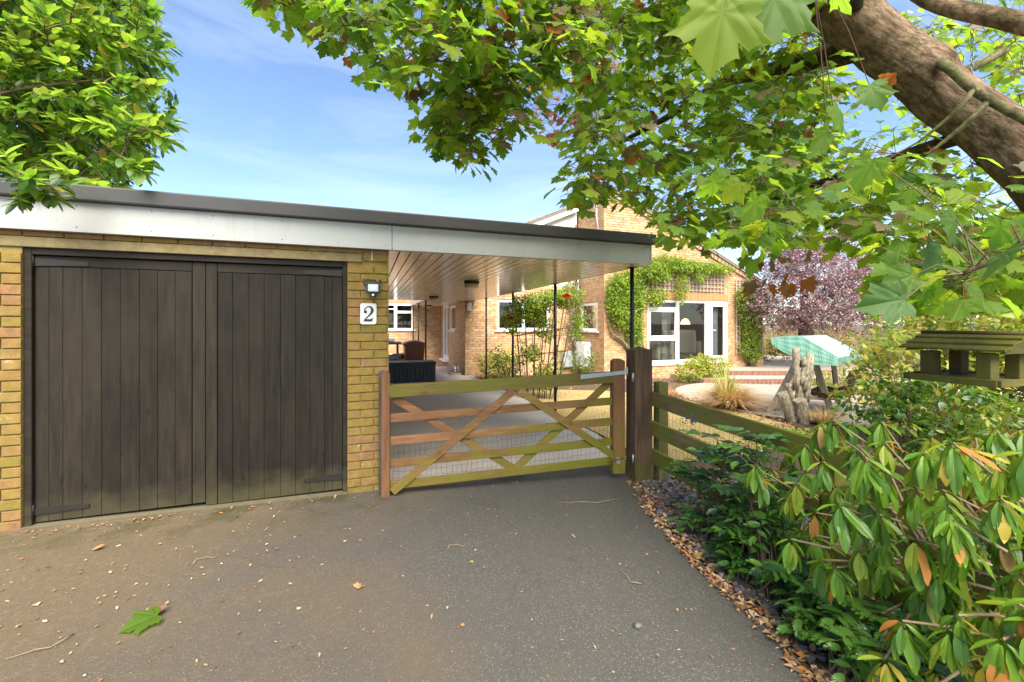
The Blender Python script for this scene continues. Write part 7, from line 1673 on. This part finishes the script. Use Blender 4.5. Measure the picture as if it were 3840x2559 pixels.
# ---- ornamental grass and dried plants
def grass_clump(label, base, n, h, spread, mats, w=.010, name='ornamental_grass', cat='grass clump'):
    th = thing(name, label, cat, base); B = Vector(base); V, F, mi = [], [], []
    for k in range(n):
        a = U(0, 6.283); d = Vector((math.cos(a), math.sin(a), 0)); s_ = Vector((-d.y, d.x, 0)) * w * U(.6, 1.2); L = h * U(.55, 1.15); sp = spread * U(.2, 1.1); b0 = B + d * U(0, .12)
        i = len(V); n_ = 6
        for j in range(n_ + 1):
            t_ = j / n_; p = b0 + d * sp * t_ ** 1.4 + Vector((0, 0, L * (t_ * 1.25 - .55 * t_ ** 2.6 * (sp / spread) * 1.4)))
            if p.z < g(p.x) + .01: p.z = g(p.x) + .01 + U(0, .02)
            ww = s_ * (1 - t_ * .92); V += [tuple(p - ww), tuple(p + ww)]
        m = rng.choice(mats[1])
        for j in range(n_):
            a_ = i + 2 * j; F += [(a_, a_ + 1, a_ + 3), (a_, a_ + 3, a_ + 2)]; mi += [m, m]
    me = arrays_mesh('blades', np.array(V) - np.array(base), np.array(F), np.array(mi), mats[0], None, True)
    o = add_obj('blades', me, th); o['kind'] = 'stuff'; return th
GB = [lm('dry_blade', (.64, .44, .22), (.6, .4, .2), .25), lm('orange_blade', (.60, .34, .14), (.6, .34, .12), .25), lm('green_blade', (.36, .42, .08), (.5, .6, .08), .3), lm('yellow_blade', (.62, .54, .18), (.6, .55, .15), .3)]
grass_clump('arching ornamental grass with green tips and dry orange base in front of the fence', (6.55, 6.0, g(6.5)), 1300, .44, .85, (GB, [0, 0, 1, 1, 3]))
grass_clump('tall green strap leaved plant standing up out of the dry grass', (6.62, 6.2, g(6.5)), 90, .85, .5, (GB, [2, 2, 3]), .018, 'strap_leaved_plant', 'plant')
grass_clump('small dried orange plant at the edge of the gravel bed', (6.25, 7.35, g(6.3)), 170, .22, .25, (GB, [1, 1, 0]), .007, 'dried_plant', 'plant')
grass_clump('bleached dry grass tuft at the foot of the driftwood logs', (6.9, 4.55, g(6.9)), 260, .28, .42, (GB, [0, 0, 3, 1]), .007, 'dried_grass', 'grass clump')
shrub('low_lime_plant', 'low lime green ground plant behind the top fence rail', 'plant', (5.0, 3.9, g(5)), [((0, 0, .08), (.55, .2, .08)), ((.5, -.15, .08), (.4, .2, .08))], 900, .05, LIM, stem=False)

# ---- rhododendron over the fence
RG = [leaf_mat('rhododendron_leaf', (.125, .245, .02), (.36, .56, .03), .33, .3, vein=(0,)), leaf_mat('rhododendron_leaf_yellowing', (.215, .285, .022), (.5, .58, .04), .36, .32, vein=(0,)), leaf_mat('rhododendron_leaf_dark', (.07, .16, .018), (.22, .42, .02), .28, .28, vein=(0,)), leaf_mat('rhododendron_leaf_orange', (.42, .17, .03), (.5, .22, .04), .55, .3), leaf_mat('rhododendron_leaf_tan', (.45, .27, .10), (.5, .3, .1), .6, .3), leaf_mat('rhododendron_leaf_gold', (.40, .30, .04), (.5, .4, .05), .45, .3)]
RP = [oval_leaf(.145, .12, .3), oval_leaf(.165, .3, .2, .1), oval_leaf(.13, .2, .5, -.1), oval_leaf(.17, .05, .15)]
rho = thing('rhododendron', 'drooping rhododendron with green and yellowing leaf whorls spilling over the fence', 'shrub', (2.75, 1.1, g(2.7)))
roots = [Vector((2.75, 1.1, g(2.7))), Vector((2.85, 1.75, g(2.8))), Vector((2.7, .6, g(2.7)))]
T, wh, mi = [], [], []; st = MB()
for wi, p in enumerate(dec(ANCH['rho'])):
    rt = min(roots, key=lambda q: (q - p).length); d = p - rt
    m1 = rt.lerp(p, .45) + Vector((U(-.12, .12), U(-.12, .12), .14)); m2 = rt.lerp(p, .8) + Vector((U(-.05, .05), U(-.05, .05), .08))
    if wi % 3 == 0: st.tube([rt + Vector((U(-.1, .1), U(-.1, .1), 0)), m1, m2, p], [.012, .009, .006, .0035], 5, cap=False)
    else: st.tube([m2, m2.lerp(p, .6), p], [.006, .005, .0035], 5, cap=False)
    old = U(0, 1); n_ = rng.choice((11, 13, 15, 17)); s0 = U(.09, .125)
    gone = U(0, 1) < .03
    lean = Vector((U(-.35, .2), U(-.35, .2), 0))
    for k in range(n_):
        a = 6.283 * k * .382 + U(-.25, .25); lay = k / n_
        out = (Vector((math.cos(a), math.sin(a), 0)) + lean).normalized(); dr_ = U(-.1, -.7) if lay < .22 else U(-1.1, -3.2)
        tip = out + Vector((0, 0, dr_))
        nr = out * (1.0 if dr_ < -.8 else .2) + Vector((0, 0, .55)) + rv() * .18
        q = p + out * .010 + Vector((0, 0, -.05 * lay))
        r_ = U(0, 1)
        if gone: m = rng.choice((3, 4, 3, 1))
        elif r_ < .04: m = 3
        elif r_ < .06: m = 4
        elif lay > .7 and r_ < .15: m = 5
        else: m = rng.choice((0, 0, 0, 2, 2, 1)) if old < .78 else rng.choice((1, 1, 5, 0))
        T.append(basis(tip, nr, s0 * U(.75, 1.15) * (.65 if lay < .15 else 1), q)); wh.append(rng.randrange(4)); mi.append(m)
T, wh, mi = np.array(T), np.array(wh), np.array(mi)
tag(st.build('stems', M['twig_pale'], rho, norm=False), kind='stuff')
order = np.argsort(np.linalg.norm(T[:, :3, 3] - eye, axis=1) / np.linalg.norm(T[:, :3, 1], axis=1))
RP_HI = [oval_leaf_hi(*a) for a in ((.145, .14, .3, .05, 1), (.165, .32, .2, .12, 2), (.13, .22, .5, -.12, 3), (.17, .07, .15, .0, 4))]
leaf_objects(RP_HI, T[order[:300]], wh[order[:300]], mi[order[:300]], RG, rho)
scatter('foliage', RP, T[order[300:]], wh[order[300:]], mi[order[300:]], RG, rho)

# ---- mahonia : pinnate glossy leaves
HG = [leaf_mat('mahonia_leaf', (.055, .14, .022), (.15, .34, .025), .34, .18, spec=.6), leaf_mat('mahonia_leaf_light', (.085, .19, .028), (.22, .42, .03), .28, .2, spec=.6), leaf_mat('mahonia_leaf_blue', (.03, .08, .035), (.08, .2, .04), .25, .15, spec=.6)]
def spiny_leaf(w, curve, fold):
    half = []
    for k in range(6):
        y0 = .06 + k * .15; ww = w * math.sin(math.pi * min(1, (y0 + .12))) ** .7
        half += [(ww * .78, y0), (ww * 1.12, y0 + .10)]
    return np_leaf([(.01, 0)] + half + [(0, 1.03)] + [(-x, y) for x, y in half[::-1]] + [(-.01, 0)], (0, .45), curve, fold)
HP = [spiny_leaf(.25, .12, .25), spiny_leaf(.22, .25, .12)]
mah = [('mahonia', 'glossy dark green mahonia with blue berries growing through the fence rails near the gate post', (2.30, 2.35, g(2.3))), ('mahonia', 'glossy low mahonia hugging the drive edge in the middle of the fence', (2.15, 1.75, g(2.1))), ('mahonia', 'glossy dark creeping mahonia at the foot of the rhododendron', (1.95, 1.15, g(1.9)))]
roots = [Vector(m[2]) for m in mah]; grp = [[], [], []]
for p in dec(ANCH['mah']):
    p.x = max(p.x, edge_x(p.y) + U(.2, .36))
    grp[min(range(3), key=lambda i: abs(roots[i].y - p.y))].append(p)
for (nm, lab, base), P_ in zip(mah, grp):
    th = thing(nm, lab, 'shrub', base); T, wh, mi = [], [], []; st = MB()
    for p in P_:
        rt = Vector(base) + Vector((U(-.1, .1), U(-.1, .1), 0))
        st.tube([rt, rt.lerp(p, .5) + Vector((0, 0, .08)), p], [.006, .005, .003], 5, cap=False)
        for f in range(4):
            a = U(0, 6.283); d = Vector((math.cos(a), math.sin(a), U(-.05, .6))).normalized(); L = U(.16, .26); s_ = d.cross(Vector((0, 0, 1))).normalized(); m = rng.choice((0, 0, 1, 2))
            pts = [p + d * L * t_ + Vector((0, 0, -.07 * t_ * t_)) for t_ in (0, .33, .66, 1)]; st.tube(pts, [.0025, .002, .0015, .001], 3, cap=False)
            for k in range(5):
                t_ = .25 + .75 * k / 4; c = p + d * L * t_ + Vector((0, 0, -.07 * t_ * t_))
                if c.z < g(c.x) + .015: c.z = g(c.x) + .015
                for sg in ((-1, 1) if k < 4 else (0,)):
                    T.append(basis(s_ * sg * .9 + d * .55 + Vector((0, 0, -.12)), Vector((U(-.4, .4), U(-.5, .3), .8)) + s_ * sg * .25, U(.062, .092), c)); wh.append(rng.randrange(2)); mi.append(m if U(0, 1) < .8 else rng.randrange(3))
    T, wh, mi = np.array(T), np.array(wh), np.array(mi)
    tag(st.build('stems', M['twig'], th, norm=False), kind='stuff')
    leaf_objects(HP, T[:120], wh[:120], mi[:120], HG, th)
    if len(T) > 120: scatter('foliage', HP, T[120:], wh[120:], mi[120:], HG, th)
    if 'berries' in lab:
        q = MB()
        for c0 in ((2.25, 2.42, .74), (2.22, 2.0, .60), (2.2, 2.25, .52)):
            for k in range(34):
                c = Vector(c0) + Vector((U(-.05, .05), U(-.05, .05), U(-.035, .03))); q.lathe(c, [(.002, -.006), (.006, -.002), (.006, .002), (.002, .006)], 6)
        tag(q.build('berries', plain('blue_berry', (.035, .06, .12), .6, .3, 60, 0), th, norm=False), kind='stuff')

# ------------------------------------------------------------------ fallen leaves and litter
LIT_ = [lm('litter_tan', (.40, .25, .12), (.4, .25, .1), .1, .8), lm('litter_orange', (.42, .17, .045), (.4, .2, .05), .1, .7), lm('litter_brown', (.17, .09, .05), (.2, .1, .05), .1, .8), lm('litter_pale', (.52, .42, .28), (.4, .3, .2), .1, .8), lm('litter_pinkish', (.30, .15, .12), (.3, .15, .1), .1, .7)]
def litter(name, n, region, size, pal=(0, 1, 2, 3, 4)):
    T, wh, mi = [], [], []
    for k in range(n):
        x, y = region(); a = U(0, 6.283); s_ = size * U(.4, 1.3)
        T.append(basis(Vector((math.cos(a), math.sin(a), U(-.05, .25))), Vector((U(-.5, .5), U(-.5, .5), 1)), s_, Vector((x, y, g(x) + .012 + s_ * .12)))); wh.append(rng.randrange(3)); mi.append(rng.choice(pal))
    o = scatter(name, [oval_leaf(.2, .3, .3), oval_leaf(.28, -.25, .2, .2), small_leaf(.3, .2)], np.array(T), np.array(wh), np.array(mi), LIT_); return o
def drive_pt():
    while True:
        x, y = U(-3.2, 1.9), U(1.0, 3.7)
        if x < edge_x(y) - .02 and U(0, 1) < .35 + .65 * (x < -.4) : return x, y
litter('leaf_litter', 900, drive_pt, .019, (0, 0, 1, 3, 2, 4))
def bed_pt():
    y = U(.3, 3.35); x = edge_x(y) + abs(rng.gauss(0, .16)) - .07; return x, y
litter('fallen_leaf_litter', 1900, bed_pt, .038, (0, 0, 1, 2, 2, 3, 4))
def under_pt():
    y = U(.2, 3.2); return fence_x(y) + U(-.2, 1.3), y
litter('shrub_leaf_litter', 900, under_pt, .055, (0, 1, 2, 2, 4))
def bed2():
    while True:
        x, y = U(3, 9), U(8.7, 11.7)
        if not (x > 6.4 and y > 10.1): return x, y
litter('bed_leaf_litter', 900, bed2, .05, (0, 3, 1, 2))
def bed3(): 
    y = U(3.4, 7.5); return 6.35 - max(0, 5.5 - y) * .55 + U(-.1, .6), y
litter('border_leaf_litter', 700, bed3, .05, (0, 3, 1, 2))
def foot_pt(): return U(-2.3, .1), 3.80 - abs(rng.gauss(0, .05))
litter('doorway_leaf_litter', 130, foot_pt, .022, (0, 1, 2, 4))
def single(lab, cat, x, y, rot, size, proto, mat_, nm='fallen_leaf', tiltv=(.1, -.1, 1), lift=.012, grp='fallen leaves on the drive'):
    V, F, UV = proto
    me = arrays_mesh(nm, V * np.array((1, 1, 1)), F, np.zeros(len(F)), [mat_], UV)
    o = add_obj(nm, me); o.matrix_basis = Matrix([list(r) for r in basis(Vector((math.cos(R(rot)), math.sin(R(rot)), .02)), Vector(tiltv), size, Vector((x, y, g(x) + lift)))])
    return tag(o, lab, cat, grp)
single('fresh green maple leaf lying on the drive in front of the garage door', 'leaf', -.98, 2.50, 207, .14, maple_leaf(.10, .12, .05), MG[0], lift=.03)
single('curled orange brown leaf on the drive left of the green leaf', 'leaf', -1.65, 2.66, 190, .09, oval_leaf(.25, -.3, .5), LIT_[1])
single('tan crumpled leaf alone in the middle of the drive', 'leaf', -.06, 2.46, 40, .055, maple_leaf(.3, .3, .2), LIT_[0])
single('pale dry leaf near the left edge of the drive above the orange one', 'leaf', -1.60, 2.80, 130, .045, oval_leaf(.35, .2, .3), LIT_[3])
single('orange brown leaf in front of the garage door near its left end', 'leaf', -1.66, 3.36, 20, .06, oval_leaf(.3, -.3, .4), LIT_[1])
single('small pale leaf fragment right of the green maple leaf', 'leaf', -.34, 2.36, 70, .03, oval_leaf(.4, .2, .2), LIT_[3])
single('withered grey leaf stuck to the stalk end of the green leaf', 'leaf', -1.03, 2.52, 30, .08, oval_leaf(.3, -.3, .5), LIT_[2])
single('yellow green little leaf on the drive toward the gate', 'leaf', .62, 2.5, 100, .03, oval_leaf(.4, .1, .1), lm('yellowed_leaf', (.32, .34, .06), None, .1))
q = MB(); q.lathe((0, 0, 0), [(.004, 0), (.018, .004), (.02, .014), (.012, .022), (.002, .025)], 8)
q.v = [(x * 1.3 + 1.27, y + 1.72, z + g(1.27) + .004) for x, y, z in q.v]
tag(q.build('pebble', M['slate']), 'single grey pebble on the asphalt right of centre', 'pebble')
q = MB()
for (p, a, L) in (((2.05, 3.05), 175, .55), ((2.3, 3.2), 60, .3), ((1.5, 2.0), 120, .14), ((-1.3, 2.5), 220, .2), ((.5, 2.7), 15, .12), ((-1.0, 3.0), 35, .12)):
    d = Vector((math.cos(R(a)), math.sin(R(a)), 0)); n_ = Vector((-d.y, d.x, 0)); b0 = Vector((p[0], p[1], g(p[0]) + .012))
    q.tube([b0 + d * L * k / 5 + n_ * .03 * math.sin(k) + Vector((0, 0, .008 * (k % 2) + g((b0 + d * L * k / 5).x) - g(b0.x))) for k in range(6)], [.003, .003, .0028, .0024, .002, .0012], 5)
tag(q.build('twig_litter', M['twig_pale'], norm=False), kind='stuff')
